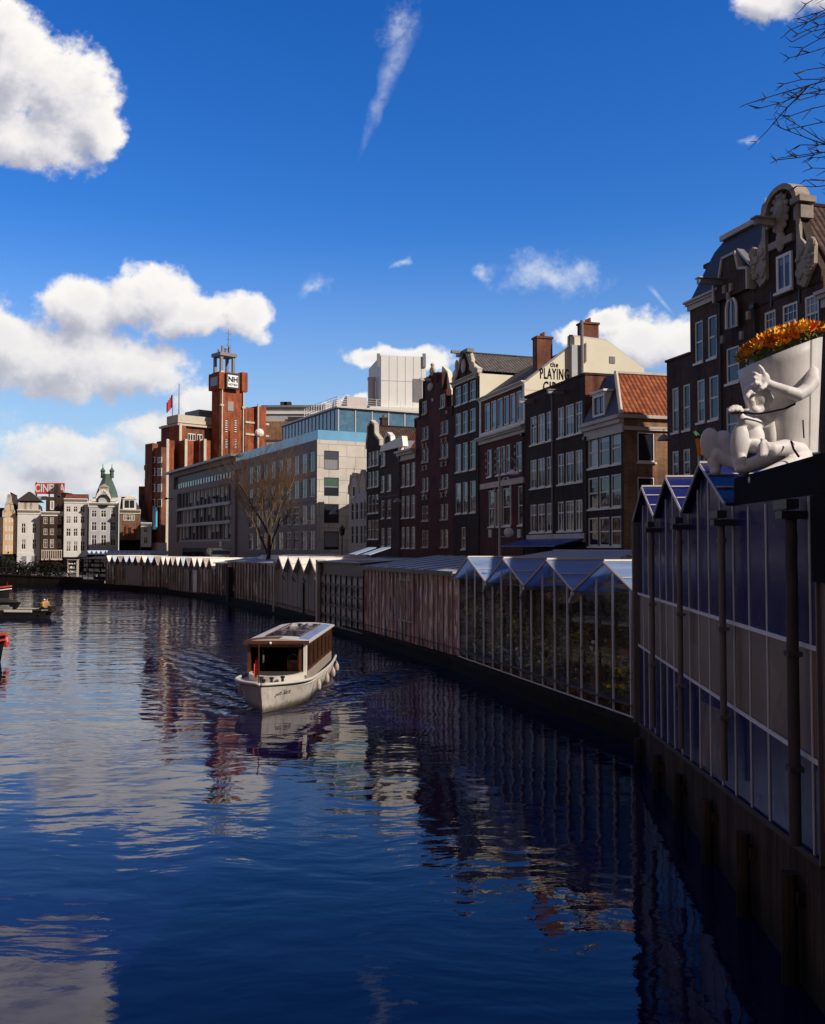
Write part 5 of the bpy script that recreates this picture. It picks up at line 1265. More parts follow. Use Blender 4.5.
def gabled_shed(label, P, Q, n, zb, zv, zp, dep, wall, roof, bars=4, setback=.25, barmat='bar_dark', gable_mat=None, apex=None, clear=False, bar=.024, side=True):
    r, f = shed_root(label, P, Q); L = f.L
    vs = apex[0] if apex else [L * k / n for k in range(n + 1)]
    ps = apex[1] if apex else [L * (k + .5) / n for k in range(n)]
    y = setback
    w = MB(); out = [(0, zb), (L, zb), (L, zv)]
    for k in range(n - 1, -1, -1): out += [(ps[k], zp), (vs[k], zv)]
    w.prism(out, 'y', y, y + .025)
    w.build('glass_wall' if clear else 'wall_sheet', wall, r)
    def top(u):
        for k in range(n):
            if vs[k] <= u <= vs[k + 1]:
                return zv + (zp - zv) * ((u - vs[k]) / (ps[k] - vs[k]) if u < ps[k] else (vs[k + 1] - u) / (vs[k + 1] - ps[k]))
        return zv
    fr = MB()
    for k in range(n):
        for j in range(bars):
            u = vs[k] + (vs[k + 1] - vs[k]) * j / bars; fr.box(u - bar, u + bar, y - .06, y - .003, zb, top(u) - .02)
    fr.box(L - bar * 2, L, y - .06, y - .003, zb, zv)
    fr.box(0, L, y - .05, y - .004, zb - .03, zb + .06)
    fr.build('glazing_bar', barmat, r)
    for k in range(n):
        rf = MB(); a, m, b2 = vs[k], ps[k], vs[k + 1]; t = .05
        rf.prism([(m, zp + t), (a, zv + t), (a, zv), (m, zp)], 'y', y - .3, dep); rf.prism([(b2, zv + t), (m, zp + t), (m, zp), (b2, zv)], 'y', y - .3, dep)
        ro = rf.build('gable_roof', roof if n <= 5 else ((roof, roof, 'weathered_white', 'canopy_cream', 'canopy_blue', 'board_tan')[(k * 7 + n * 3) % 6]), r)
        vg = MB()
        for (p, q) in (((a, zv), (m, zp)), ((m, zp), (b2, zv))):
            vg.tube([(p[0], y - .32, p[1] + .03), (q[0], y - .32, q[1] + .03)], .045, 5)
        vg.tube([(m, y - .32, zp + .07), (m, dep, zp + .07)], .05, 5); 
        vg.tube([((m + b2) / 2, y - .3, (zp + zv) / 2 + .07), ((m + b2) / 2, dep, (zp + zv) / 2 + .07)], .02, 4)
        vg.build('ridge', 'aluminium', ro)
        if n <= 5:
            MB().box(b2 - .12, b2 + .12, y - .35, dep, zv - .12, zv - .004).tube([(b2, y - .35, zv - .12), (b2 - .05, y - .42, zv - .35), (b2 - .38, y - .12, zv - .75)], .06, 6).build('gutter', 'grey_metal', r)
    bk = MB().box(0, L, dep - .1, dep, zb, zv).box(0, L, y + .1, dep - .1, zb - .05, zb)
    if side: bk.box(L - .06, L - .003, y + .03, dep - .11, zb, zv).box(.003, .06, y + .03, dep - .11, zb, zv)
    bk.build('back_wall', 'inside_warm' if clear else 'inside_dark', r)
    return r, f, vs, ps, top
def LN(y0): return Vector((13.66 - .276 * y0, y0))      # the line of the gabled mid shed
# -- glass shed with four big gables and plants inside
S2P, S2Q = LN(42.7), LN(26.4)
k2 = math.hypot(1, .276)
vs2 = [(42.7 - v) * k2 for v in (42.7, 38.5, 34.6, 30.6, 26.4)]; ps2 = [(42.7 - v) * k2 for v in (40.7, 36.6, 32.6, 28.5)]
r2, f2, _, _, top2 = gabled_shed('clear glass shed with four sky-tinted film gables, full of plants and flowers', S2P, S2Q, 4, .62, 4.1, 5.05, 3.4, 'shed_glass', 'roof_film', 4, apex=(vs2, ps2), clear=True, barmat='bar_white')
sl = MB()
for k, (y, z) in enumerate(((2.6, 1.1), (2.6, 1.9), (2.6, 2.8), (1.6, .9))): sl.box(.3, f2.L - .3, y, y + .5, z, z + .05)
sl.build('plant_shelf', 'board_tan', r2)
for k in range(4): MB().box(vs2[k] + .3, vs2[k + 1] - .3, .42, .5, 4.3, 4.42).tube([(vs2[k] + .3, .6, 4.2), (ps2[k], .6, 4.9)], .03, 4).tube([(vs2[k + 1] - .3, .6, 4.2), (ps2[k], .6, 4.9)], .03, 4).build('tie_beam', 'weathered_white', r2)

for nm, c in (('leaf_dark', (0.078, 0.133, 0.056)), ('leaf_mid', (0.133, 0.221, 0.066)), ('leaf_black', (.010, .011, .007)), ('leaf_olive', (0.199, 0.189, 0.066)), ('bloom_yellow', (.80, .60, .04)), ('bloom_pink', (.80, .28, .36)), ('bloom_white', (.8, .74, .68)), ('bloom_red', (.65, .05, .05)), ('bloom_orange', (.75, .22, .015)), ('bloom_amber', (.85, .42, .05)), ('terracotta', (.3, .13, .08)), ('bark', (.05, .04, .032)), ('twig', (.15, .09, .05))):
    plain(nm, c, .7, .3, 6, spec=.15)
def plant_proto(name, label, leafm, bloomm, h, w, nleaf, nbloom, seed, pot=True, group='plants behind the shed glass'):
    g = random.Random(seed); r = empty(name, (0, 0, 0), 0, label, 'plant', group)
    lf = MB()
    for k in range(nleaf):
        t = g.random() ** .7; a = g.uniform(0, 6.28); rr = w * math.sqrt(g.random()) * (.55 + .45 * math.sin(math.pi * min(1, t * .9 + .1)))
        c = Vector((rr * math.cos(a), rr * math.sin(a), .18 + h * t)); d = Vector((math.cos(a) + g.uniform(-.6, .6), math.sin(a) + g.uniform(-.6, .6), g.uniform(-.3, .9))).normalized()
        s = d.cross(Vector((0, 0, 1))); s = (s if s.length > .1 else Vector((1, 0, 0))).normalized(); ln = g.uniform(.09, .2); wd = ln * .3
        lf.face([c, c + d * ln * .5 + s * wd, c + d * ln + Vector((0, 0, -.03)), c + d * ln * .5 - s * wd])
    for k in range(5): a = g.uniform(0, 6.28); lf.tube([(0, 0, .1), (.5 * w * math.cos(a), .5 * w * math.sin(a), h * .8)], .008, 3)
    lf.build('leaves', leafm, r)
    if nbloom:
        bl = MB()
        for k in range(nbloom):
            a = g.uniform(0, 6.28); rr = w * g.uniform(.2, 1.0); c = (rr * math.cos(a), rr * math.sin(a), .2 + h * g.uniform(.35, 1.0)); s = g.uniform(.03, .06); bl.ball(c, (s, s, s * .8), 6, 4)
        bl.build('blossoms', bloomm, r)
    if pot: MB().lathe([(0, 0), (.11, 0), (.15, .2), (.16, .2), (.13, .2), (0, .17)], 10).build('pot', 'terracotta', r)
    return r
protos = [plant_proto('potted_plant', 'bushy green potted plant without blossoms behind the shed glass', 'leaf_dark', None, .9, .42, 160, 0, 1),
          plant_proto('potted_plant', 'green potted plant with yellow blossoms behind the shed glass', 'leaf_mid', 'bloom_yellow', .6, .36, 120, 40, 2),
          plant_proto('potted_plant', 'green potted plant with pink blossoms behind the shed glass', 'leaf_dark', 'bloom_pink', .7, .36, 110, 16, 3),
          plant_proto('potted_plant', 'green potted plant with white blossoms behind the shed glass', 'leaf_mid', 'bloom_white', .6, .34, 100, 14, 4),
          plant_proto('potted_plant', 'tall olive leafy climber plant behind the shed glass', 'leaf_olive', None, 1.6, .4, 240, 0, 5),
          plant_proto('potted_plant', 'dark leafy potted plant with red blossoms behind the shed glass', 'leaf_dark', 'bloom_red', .6, .33, 110, 14, 6)]
used = [False] * 6
def put_plant(k, p, s=1.0, rz=0.0):
    o = protos[k] if not used[k] else copy_tree(protos[k]); used[k] = True
    o.location = p; o.scale = (s, s, s); o.rotation_euler = (0, 0, rz); return o
pr = random.Random(11)
for k in range(30):                        # lower row close to the glass, brightest near us
    u = f2.L * (.04 + .95 * k / 29); put_plant([1, 3, 2, 0, 5, 1, 2, 3, 4, 2, 1, 3, 2, 1, 1][k % 15], f2.pt(u + pr.uniform(-.2, .2), pr.uniform(.66, .8), .63 + (0 if k % 2 else pr.uniform(.3, 1.5))), pr.uniform(1.0, 1.6), pr.uniform(0, 6))
for k in range(15):
    u = f2.L * (.1 + .88 * k / 14); put_plant(pr.choice([0, 2, 3, 5, 0]), f2.pt(u, pr.uniform(.75, 1.3), .63 + pr.uniform(.6, 1.3)), pr.uniform(1.1, 1.6), pr.uniform(0, 6))
for k in range(16):
    u = f2.L * (.06 + .92 * k / 15); put_plant(4 if k % 2 else 0, f2.pt(u, pr.uniform(.8, 1.6), 1.7 + pr.uniform(0, .9)), pr.uniform(1.1, 1.5), pr.uniform(0, 6))
for k in range(9):
    u = f2.L * (.3 + .68 * k / 8); put_plant(4, f2.pt(u, pr.uniform(.8, 1.5), .63), pr.uniform(1.2, 1.9), pr.uniform(0, 6))
for k in range(10):
    u = f2.L * (.05 + .9 * k / 9); put_plant(pr.choice([0, 4, 5]), f2.pt(u, pr.uniform(1.4, 2.4), 2.0 + pr.uniform(0, .9)), pr.uniform(1.2, 1.6), pr.uniform(0, 6))

# -- long shed with flat white sheet roof and streaky pink-brown stock behind plastic
S3P = along((1.9, 42.7), CX - .36 * FPX, 361, 570); S3Q = LN(42.75)
def flat_shed():
    r, f = shed_root('long shed with low white sheet roof and colourful stock pressed behind plastic', S3P, S3Q); L = f.L; y = .25
    ze, zb = 4.35, .45
    MB().box(0, L, y, y + .03, zb, ze).build('wall_sheet', 'stock_pink', r)
    fr = MB(); n = 22; g = random.Random(3)
    for k in range(n + 1): u = L * k / n + g.uniform(-.12, .12); u = min(max(u, .03), L - .03); fr.box(u - .022, u + .022, y - .05, y - .003, zb, ze)
    fr.build('glazing_bar', 'weathered_white', r)
    u0, u1 = f.uz(395, 600)[0], f.uz(410.5, 600)[0]; d0, d1 = f.z(403, 622), f.z(403, 579)
    d = MB().box(u0, u0 + .1, y - .12, y - .052, d0, d1).box(u1 - .1, u1, y - .12, y - .052, d0, d1).box(u0 + .1, u1 - .1, y - .12, y - .053, d1 - .1, d1).box(u0 + .1, u1 - .1, y - .12, y - .053, d0, d0 + .08)
    for q in (.33, .66): d.box(u0 + (u1 - u0) * q - .02, u0 + (u1 - u0) * q + .02, y - .1, y - .054, d0 + .08, d1 - .1)
    d.build('hatch_frame', 'weathered_white', r)
    ro = MB(); ro.prism([(y - .35, ze), (5.0, ze + .62), (5.0, ze + .7), (y - .35, ze + .08)], 'x', -.2, L + .1); ro = ro.build('roof', 'roof_white', r)
    rb = MB()
    for k in range(9): u = L * k / 8; rb.prism([(y - .36, ze + .083), (5.0, ze + .703), (5.0, ze + .74), (y - .36, ze + .12)], 'x', u - .03, u + .03)
    rb.build('seam', 'roof_grey', ro)
    MB().box(-.2, L + .1, y - .42, y - .352, ze - .12, ze + .1).build('gutter', 'black_metal', r)
    MB().box(0, L, 4.8, 4.9, zb, ze + .5).box(0, .05, y + .1, 4.8, zb, ze).build('back_wall', 'inside_dark', r)
flat_shed()
# -- dark grid shed
S4P = along(S3P, CX - .40 * FPX, 318.5, 570)
def grid_shed():
    r, f = shed_root('shed with black grid of square grey panels and dark flat roof', S4P, S3P); L = f.L; y = .2; zb, ze = .45, 4.5
    m, T, b = new_mat('leaf_print'); pos = T.node('ShaderNodeTexCoord').outputs['Object']
    v = T.noise(T.vm('MULTIPLY', pos, (2.6, 1, 1.2)), 1.6, 5, .7); s = T.node('ShaderNodeSeparateXYZ', {0: pos})
    low = T.m('PINGPONG', T.m('MULTIPLY', s.outputs[2], 1.05), .5)
    T.l.new(T.ramp(T.m('ADD', v, T.m('MULTIPLY', T.m('SUBTRACT', low, .25), .5)), [(.42, (.04, .045, .03)), (.5, (.32, .28, .26)), (.8, (.48, .43, .41))]), b.inputs['Base Color']); MATS['leaf_print'] = m
    MB().box(0, L, y, y + .03, zb, ze - .7).build('wall_panel', 'leaf_print', r)
    MB().box(0, L, y - .05, y + .03, ze - .697, ze).build('fascia', 'black_metal', r)
    g = MB()
    for k in range(9): u = L * k / 8; g.box(max(0, u - .05), min(L, u + .05), y - .09, y - .003, zb, ze - .7)
    for k in range(6): z = zb + (ze - .7 - zb) * k / 5; g.box(0, L, y - .1, y - .004, z - .045, z + .045)
    g.build('grid_frame', 'black_metal', r)
    MB().prism([(y - .3, ze), (4.6, ze + .3), (4.6, ze + .4), (y - .3, ze + .1)], 'x', -.1, L + .1).build('roof', 'dark_slate', r)
    for q in (.55, .85): MB().prism([(y + .8, ze + .55), (2.4, ze + 1.0), (2.4, ze + 1.05), (y + .8, ze + .6)], 'x', L * q - 1.5, L * q).build('awning', 'canopy_blue', r)
    MB().box(0, L, 4.4, 4.5, zb, ze).build('back_wall', 'inside_dark', r)
    pp = MB()
    for px in (316.5,): pp.box(-.35, .05, -.1, .5, zb - .2, 4.7)
    pp.build('corner_post', 'weathered_white', r)
grid_shed()
def qp(px):  # point on the quay line at a viewing column
    m = D(px, 585)[0]
    for a, b in zip(QUAY[:-1], QUAY[1:]):
        ca, cb = a[0] / max(a[1], .1), b[0] / max(b[1], .1)
        if a[1] > 20 and cb <= m <= ca:
            t = (a[0] - m * a[1]) / (m * (b[1] - a[1]) - (b[0] - a[0])); return Vector((a[0] + (b[0] - a[0]) * t, a[1] + (b[1] - a[1]) * t))
r5, f5, _, _, _ = gabled_shed('shed of plain tan boards with four small pointed gables and dark slot', qp(275), qp(317), 4, .5, 3.7, 4.75, 4.5, 'board_tan', 'canopy_cream', 2, barmat='weathered_white', bar=.05)
u_ = f5.uz(301, 610)[0]; MB().box(u_ - .35, u_ + .1, .1, .2, .6, 2.9).build('slot', 'black_metal', r5)
MB().box(-.4, -.05, -.1, .6, .2, 4.4).build('corner_post', 'weathered_white', r5)
def sheet_shed(label, p0, p1, mat, ze, roofm, npost, seed, fr='bar_dark'):
    r, f = shed_root(label, qp(p0), qp(p1)); L = f.L; y = .25; zb = .5; g = random.Random(seed)
    MB().box(0, L, y, y + .03, zb, ze).build('wall_sheet', mat, r)
    b = MB()
    for k in range(npost + 1): u = L * k / npost + g.uniform(-.15, .15); u = min(max(u, .05), L - .05); b.box(u - .04, u + .04, y - .08, y - .003, zb, ze + g.uniform(-.2, .1))
    b.build('glazing_bar', fr, r)
    MB().prism([(y - .3, ze), (4.4, ze + .45), (4.4, ze + .55), (y - .3, ze + .08)], 'x', -.05, L + .05).build('roof', roofm, r)
    MB().box(0, L, 4.2, 4.3, zb, ze + .3).box(L - .05, L, y + .1, 4.2, zb, ze).build('back_wall', 'inside_dark', r)
    return r, f
r6, f6 = sheet_shed('shed of brown streaked plastic sheets left of the tan board shed', 225, 273.5, 'stock_mixed', 4.15, 'roof_grey', 16, 4)
# cream pitched canopies standing on its roof line
for k, (a, b) in enumerate(((236, 246), (247.5, 258), (259.5, 296))):
    fa = Fac(f6.pt(f6.uz(a, 556)[0], 2.0).to_2d(), f6.pt(f6.uz(b, 556)[0], 2.0).to_2d())
    c = empty('market_canopy', (fa.P[0], fa.P[1], ST), fa.a, ['small cream peaked stall canopy, left of the bare tree', 'small cream peaked stall canopy just below the bare tree trunk', 'long cream pitched stall canopy right of the bare tree'][k], 'canopy', 'cream stall canopies')
    z0, z1 = fa.z((a + b) / 2, 560) - ST, fa.z((a + b) / 2, 554.3) - ST
    m = MB(); w = fa.L; m.prism([(0, z0), (w, z0), (w - (.5 if k == 2 else w / 2 - .1), z1), (.3 if k == 2 else w / 2 - .1, z1)], 'y', 0, 2.5); m.build('cover', 'canopy_cream', c)
    MB().box(.05, .13, .1, .18, 0, z0 - .003).box(w - .13, w - .05, .1, .18, 0, z0 - .003).build('pole', 'grey_metal', c)
MB().box(f6.uz(228, 590)[0], f6.uz(230.5, 590)[0], -.2, .2, .2, 3.6).build('buttress', 'inside_dark', r6)
r7, f7, _, _, _ = gabled_shed('shed with a row of small cream pointed gables over brown sheets', qp(159), qp(213), 10, .5, 3.2, 4.35, 4.5, 'stock_mixed', 'canopy_cream', 2, bar=.05)
for px in (186.5, 194): u = f7.uz(px, 582)[0]; MB().box(u - .6, u + .6, .1, .2, .6, 3.0).build('door', 'lead_grey' if px < 190 else 'canopy_cream', r7)
r7b, f7b = sheet_shed('narrow dark shed with low roof between cream gables and streaked sheets', 213.5, 224, 'stock_mixed', 3.9, 'roof_white', 5, 8)
for px in (209, 216): p = qp(px); MB  # (posts belong to the sheds)
r8, f8, _, _, _ = gabled_shed('farthest shed with a row of small pale blue pointed gables', qp(104), qp(158), 9, .6, 3.3, 4.4, 4.5, 'stock_mixed', 'canopy_blue', 2, bar=.06)
u_ = f8.uz(133, 575)[0]; MB().box(u_ - 2.4, u_ + 2.4, .1, .2, .7, 3.2).build('wall_board', 'board_tan', r8)
fa_ = Fac(at(85, 556, 158).to_2d(), at(151, 555, 150).to_2d())
c_ = empty('market_canopy', (fa_.P[0], fa_.P[1], ST), fa_.a, 'long ribbed grey-blue market canopy behind the pale blue gables', 'canopy')
m_ = MB(); n_ = 14
for k in range(n_): u = fa_.L * k / n_; w_ = fa_.L / n_; m_.prism([(u, 3.4), (u + w_, 3.4), (u + w_ * .5, 4.1)], 'y', 0, 4)
m_.build('cover', 'canopy_blue', c_); m_ = MB()
for k in range(8): u = .2 + (fa_.L - .4) * k / 7; m_.box(u - .06, u + .06, .2, .32, 0, 3.4)
m_.build('pole', 'grey_metal', c_)
# shelf stall with rows of white pots
r9, f9 = shed_root('open stall with dark shelves of small white pots, at the bend', qp(79), qp(103), 'stall')
MB().box(0, f9.L, 2.2, 2.3, .9, 4.0).prism([(-.2, 3.9), (3, 4.2), (3, 4.3), (-.2, 4.0)], 'x', -.1, f9.L).box(0, f9.L, .2, .25, .6, 1.0).build('back_wall', 'inside_dark', r9)
s_ = MB()
for z in (1.5, 2.2, 2.9, 3.5): s_.box(.1, f9.L - .1, .5, .95, z - .05, z)
for k in range(5): u = .1 + (f9.L - .2) * k / 4; s_.box(u - .04, u + .04, .4, .48, .6, 3.9)
s_.build('shelf', 'inside_dark', r9)
pot0 = None
for j, z in enumerate((1.5, 2.2, 2.9, 3.5)):
    for k in range(9):
        if (j * 7 + k * 3) % 5 == 0: continue
        p = f9.pt(.5 + (f9.L - 1.0) * k / 8, .7, z)
        if pot0 is None:
            pot0 = MB().lathe([(0, 0), (.2, 0), (.27, .36), (.3, .38), (.24, .38), (.2, .3), (0, .28)], 10).build('plant_pot', 'white_paint'); tag(pot0, 'small white plant pot on the dark shelves of the far stall', 'pot', 'white pots on the far stall'); o = pot0
        else: o = pot0.copy(); COL.objects.link(o)
        o.location = p

# roofs of the street-side stalls behind the glass shed
fb = Fac(f2.pt(-9, 6.2).to_2d(), f2.pt(f2.L + 1.5, 6.0).to_2d()); rb = empty('market_stall', (fb.P[0], fb.P[1], ST), fb.a, 'long street-side stall with low grey and white sheet roof behind the glass shed', 'stall')
MB().box(0, fb.L, 0, .1, 0, 3.9).box(0, fb.L, 4.4, 4.5, 0, 3.9).build('wall', 'inside_dark', rb)
ro_ = MB(); 
ro_.prism([(-.3, 3.85), (2.6, 4.28), (2.6, 4.36), (-.3, 3.93)], 'x', -.1, fb.L); ro_.prism([(2.6, 4.28), (5, 3.9), (5, 3.98), (2.6, 4.36)], 'x', -.1, fb.L)
ro_ = ro_.build('roof', 'roof_grey', rb)
MB().prism([(-.1, 3.966), (2.3, 4.318), (2.3, 4.35), (-.1, 4.0)], 'x', .5, fb.L * .45).build('roof_sheet', 'roof_white', ro_)
MB().tube([(0, 2.6, 4.36), (fb.L, 2.6, 4.36)], .05, 5).tube([(0, -.3, 3.93), (fb.L, -.3, 3.93)], .04, 5).build('ridge', 'aluminium', ro_)

# ------------------------------------------------------------------ tall blue greenhouse nearest the camera
NP, NQ = Vector((NEARX(25.2), 25.2)), Vector((NEARX(11.3), 11.3))
def tall_greenhouse():
    f = Fac(NP, NQ); r = empty('greenhouse', (NP.x, NP.y, 0), f.a, 'tall dark blue glass greenhouse with three gables, nearest at right', 'greenhouse'); L = f.L
    k_ = L / 13.9; U = lambda Y: (25.2 - Y) * k_
    vs = [U(25.2), U(22.0), U(18.75), U(15.3)]; ps = [U(23.7), U(20.45), U(17.1)]; zp, zv, ze = 6.98, 6.18, 6.14
    r1, r2_ = 4.3, 2.95; zb = lambda u: .92 + (1.8 - .92) * u / L
    def top(u):
        for k in range(3):
            if vs[k] <= u <= vs[k + 1]:
                return zv + (zp - zv) * ((u - vs[k]) / (ps[k] - vs[k]) if u < ps[k] else (vs[k + 1] - u) / (vs[k + 1] - ps[k]))
        return ze
    out = [(0, r1), (L, r1), (L, ze), (vs[3], zv)] 
    for k in (2, 1, 0): out += [(ps[k], zp), (vs[k], zv)]
    MB().prism(out, 'y', .0, .03).build('upper_glass', 'navy_glass', r)
    MB().prism([(0, r2_), (L, r2_), (L, r1 - .003), (0, r1 - .003)], 'y', .0, .03).build('middle_panel', 'tan_panel', r)
    MB().prism([(0, zb(0)), (L, zb(L)), (L, r2_ - .003), (0, r2_ - .003)], 'y', .0, .03).build('lower_glass', 'navy_glass', r)
    fr = MB(); us = []
    for k in range(3): us += [vs[k] + (vs[k + 1] - vs[k]) * j / 4 for j in range(4)]
    us += [vs[3] + (L - vs[3]) * j / 4.35 for j in range(5)]
    us.append(L - .03)
    for u in us: fr.box(u - .013, u + .013, -.022, -.003, zb(u), top(u) - .01)
    fr.build('glazing_bar', 'bar_white', r)
    rl = MB()
    for z in (r1, r2_): rl.box(0, L + .1, -.045, -.024, z - .03, z + .03)
    MB().prism([(0, zb(0) - .06), (L, zb(L) - .06), (L, zb(L) + .02), (0, zb(0) + .02)], 'y', -.05, -.024).build('sill', 'wood_dark', r)
    rl.build('rail', 'bar_white', r)
    for k in range(3):
        a, m, b2 = vs[k], ps[k], vs[k + 1]; rf = MB(); t = .05; dep = 5
        rf.prism([(m, zp + t), (a, zv + t), (a, zv), (m, zp)], 'y', -.12, dep); rf.prism([(b2, zv + t), (m, zp + t), (m, zp), (b2, zv)], 'y', -.12, dep)
        ro = rf.build('gable_roof', 'navy_glass', r)
        vg = MB()
        vg.tube([(a, -.14, zv + .03), (m, -.14, zp + .03), (b2, -.14, zv + .03)], .028, 5); vg.tube([(m, -.14, zp + .06), (m, dep, zp + .06)], .035, 5)
        for q in (.33, .66): vg.tube([(m + (b2 - m) * q, -.12, zp + (zv - zp) * q + .07), (m + (b2 - m) * q, dep, zp + (zv - zp) * q + .07)], .02, 4)
        vg.build('ridge', 'aluminium', ro)
    for k, u in enumerate((vs[1], vs[2], vs[3], U(11.75))):
        z0 = zb(u) + (.25 if k < 3 else .1)
        p = MB().tube([(u, -.19, z0), (u, -.19, zv - .22)], (.055 if k < 3 else .072), 18); p.tube([(u, -.19, zv - .6), (u, -.19, zv - .52)], .08, 12)
        for z in (r1 - .1, r2_ - .15): p.box(u - .1, u + .1, -.27, -.1, z - .03, z + .03)
        po = p.build('drain_pipe', 'pipe_grey' if k != 3 else 'wood_dark', r, smooth=False)
        MB().box(u - .36, u + .2, -.30, -.15, zv - .2, zv - .08).box(u - .14, u + .14, -.34, .0, zv - .32, zv - .223).build('hopper', 'black_metal', po)
    MB().box(0, L, 4.9, 5.0, .95, zv).box(.003, .05, .04, 4.9, .95, zv).build('back_wall', 'inside_dark', r)
    MB().box(.003, .06, -.1, -.002, zb(0), zv).tube([(-.05, -.12, .9), (-.05, -.12, zv)], .05, 8).build('corner_post', 'pipe_grey', r)
    # faded poster stuck low on the glass
    u0, u1 = U(18.1), U(16.1); pm = MB(); pm.prism([(u0, zb(u0) + .1), (u1, zb(u1) + .1), (u1 - .1, 2.75), (u0 + .25, 2.65)], 'y', -.0025, -.0015); pm.build('faded_poster', 'poster', r)
m, T, b = new_mat('navy_glass'); pos = T.node('ShaderNodeTexCoord').outputs['Object']
nz = T.noise(T.vm('MULTIPLY', pos, (1.2, 1, .5)), 1.2, 5, .65)
T.l.new(T.ramp(nz, [(.3, (.010, .010, .062)), (.7, (.024, .024, .125))]), b.inputs['Base Color']); b.inputs['IOR'].default_value = 1.45; b.inputs['Specular IOR Level'].default_value = .22
T.l.new(T.ramp(T.noise(pos, 3, 5, .7), [(.3, (.12,) * 3), (.7, (.3,) * 3)]), b.inputs['Roughness'])
bn = T.node('ShaderNodeBump', {'Strength': .08, 'Distance': .05, 'Height': T.noise(pos, .8, 2, .5)}); T.l.new(bn.outputs[0], b.inputs['Normal']); MATS['navy_glass'] = m
goods('tan_panel', [(.25, (.11, .068, .045)), (.5, (.165, .105, .072)), (.8, (.21, .14, .10))], 1.0, .5, .5)
goods('poster', [(.3, (.01, .012, .04)), (.5, (.05, .035, .05)), (.62, (.16, .10, .10)), (.8, (.09, .03, .03))], 2.2, .5, .4)
plain('bar_white', (.72, .66, .64), .5, .1, 3); plain('wood_dark', (.06, .042, .034), .8, .3, 3); plain('pipe_grey', (.13, .095, .085), .5, .2, 3)
tall_greenhouse()
goods('wood_boards', [(.25, (.05, .03, .022)), (.5, (.11, .065, .045)), (.8, (.17, .11, .08))], 4.0, .12, .75)
def end_booth():
    f = Fac(NQ + (NQ - NP).normalized() * .06, NQ + (NQ - NP).normalized() * 7.0); r = empty('market_booth', (f.P[0], f.P[1], 0), f.a, 'brown board booth under a black canopy, cut by the right edge', 'booth')
    MB().box(.05, f.L, -.04, .1, 2.2, 5.1).build('board_wall', 'wood_boards', r)
    MB().box(.0, .045, -.08, 4, 1.8, 6.1).build('corner_post', 'pipe_grey', r)
    MB().box(.02, f.L, -.12, .15, 5.103, 6.12).build('fascia', 'black_paint', r)
    MB().box(.05, f.L, -.02, .3, 1.85, 2.197).build('plinth', 'wet_planks', r)
    MB().box(.05, f.L, 4.5, 4.6, 1.8, 6.1).box(f.L - .1, f.L, .15, 4.5, 1.8, 6.1).build('back_wall', 'inside_dark', r)
end_booth()
def roof_deck():
    f = Fac(Vector((NEARX(17.0), 17.0)), Vector((NEARX(5.0), 5.0))); r = empty('roof_deck', (f.P[0], f.P[1], 0), f.a, 'black flat roof deck carrying the white sculpture above the greenhouse', 'roof')
    MB().box(1.7, f.L, .02, 4.6, 6.15, 6.62).build('deck', 'black_paint', r)
    MB().box(.25, 1.697, .25, 4.6, 6.3, 6.6).build('ledge', 'black_paint', r)
    MB().box(4.4, f.L, .6, 4.6, 6.623, 7.0).build('upstand', 'black_paint', r)
roof_deck()

# ------------------------------------------------------------------ white sculpture: reclining figure hugging a paper cone of flowers
def weathered(name, col):
    m, T, b = new_mat(name); pos = T.node('ShaderNodeTexCoord').outputs['Object']
    st = T.noise(T.vm('MULTIPLY', pos, (5, 5, .7)), 1.6, 7, .7); bl = T.noise(pos, 2.2, 6, .65)
    f = T.m('ADD', T.m('MULTIPLY', st, .55), T.m('MULTIPLY', bl, .45))
    T.l.new(T.ramp(f, [(.32, tuple(c * q for c, q in zip(col, (.78, .76, .73)))), (.46, tuple(c * .9 for c in col)), (.7, tuple(c * 1.12 for c in col))]), b.inputs['Base Color'])
    b.inputs['Roughness'].default_value = .55; b.inputs['Specular IOR Level'].default_value = .3
    bn = T.node('ShaderNodeBump', {'Strength': .25, 'Distance': .01, 'Height': T.noise(pos, 26, 5, .65)}); T.l.new(bn.outputs[0], b.inputs['Normal']); MATS[name] = m
weathered('statue_white', (.66, .62, .60)); weathered('paper_white', (.62, .58, .56))
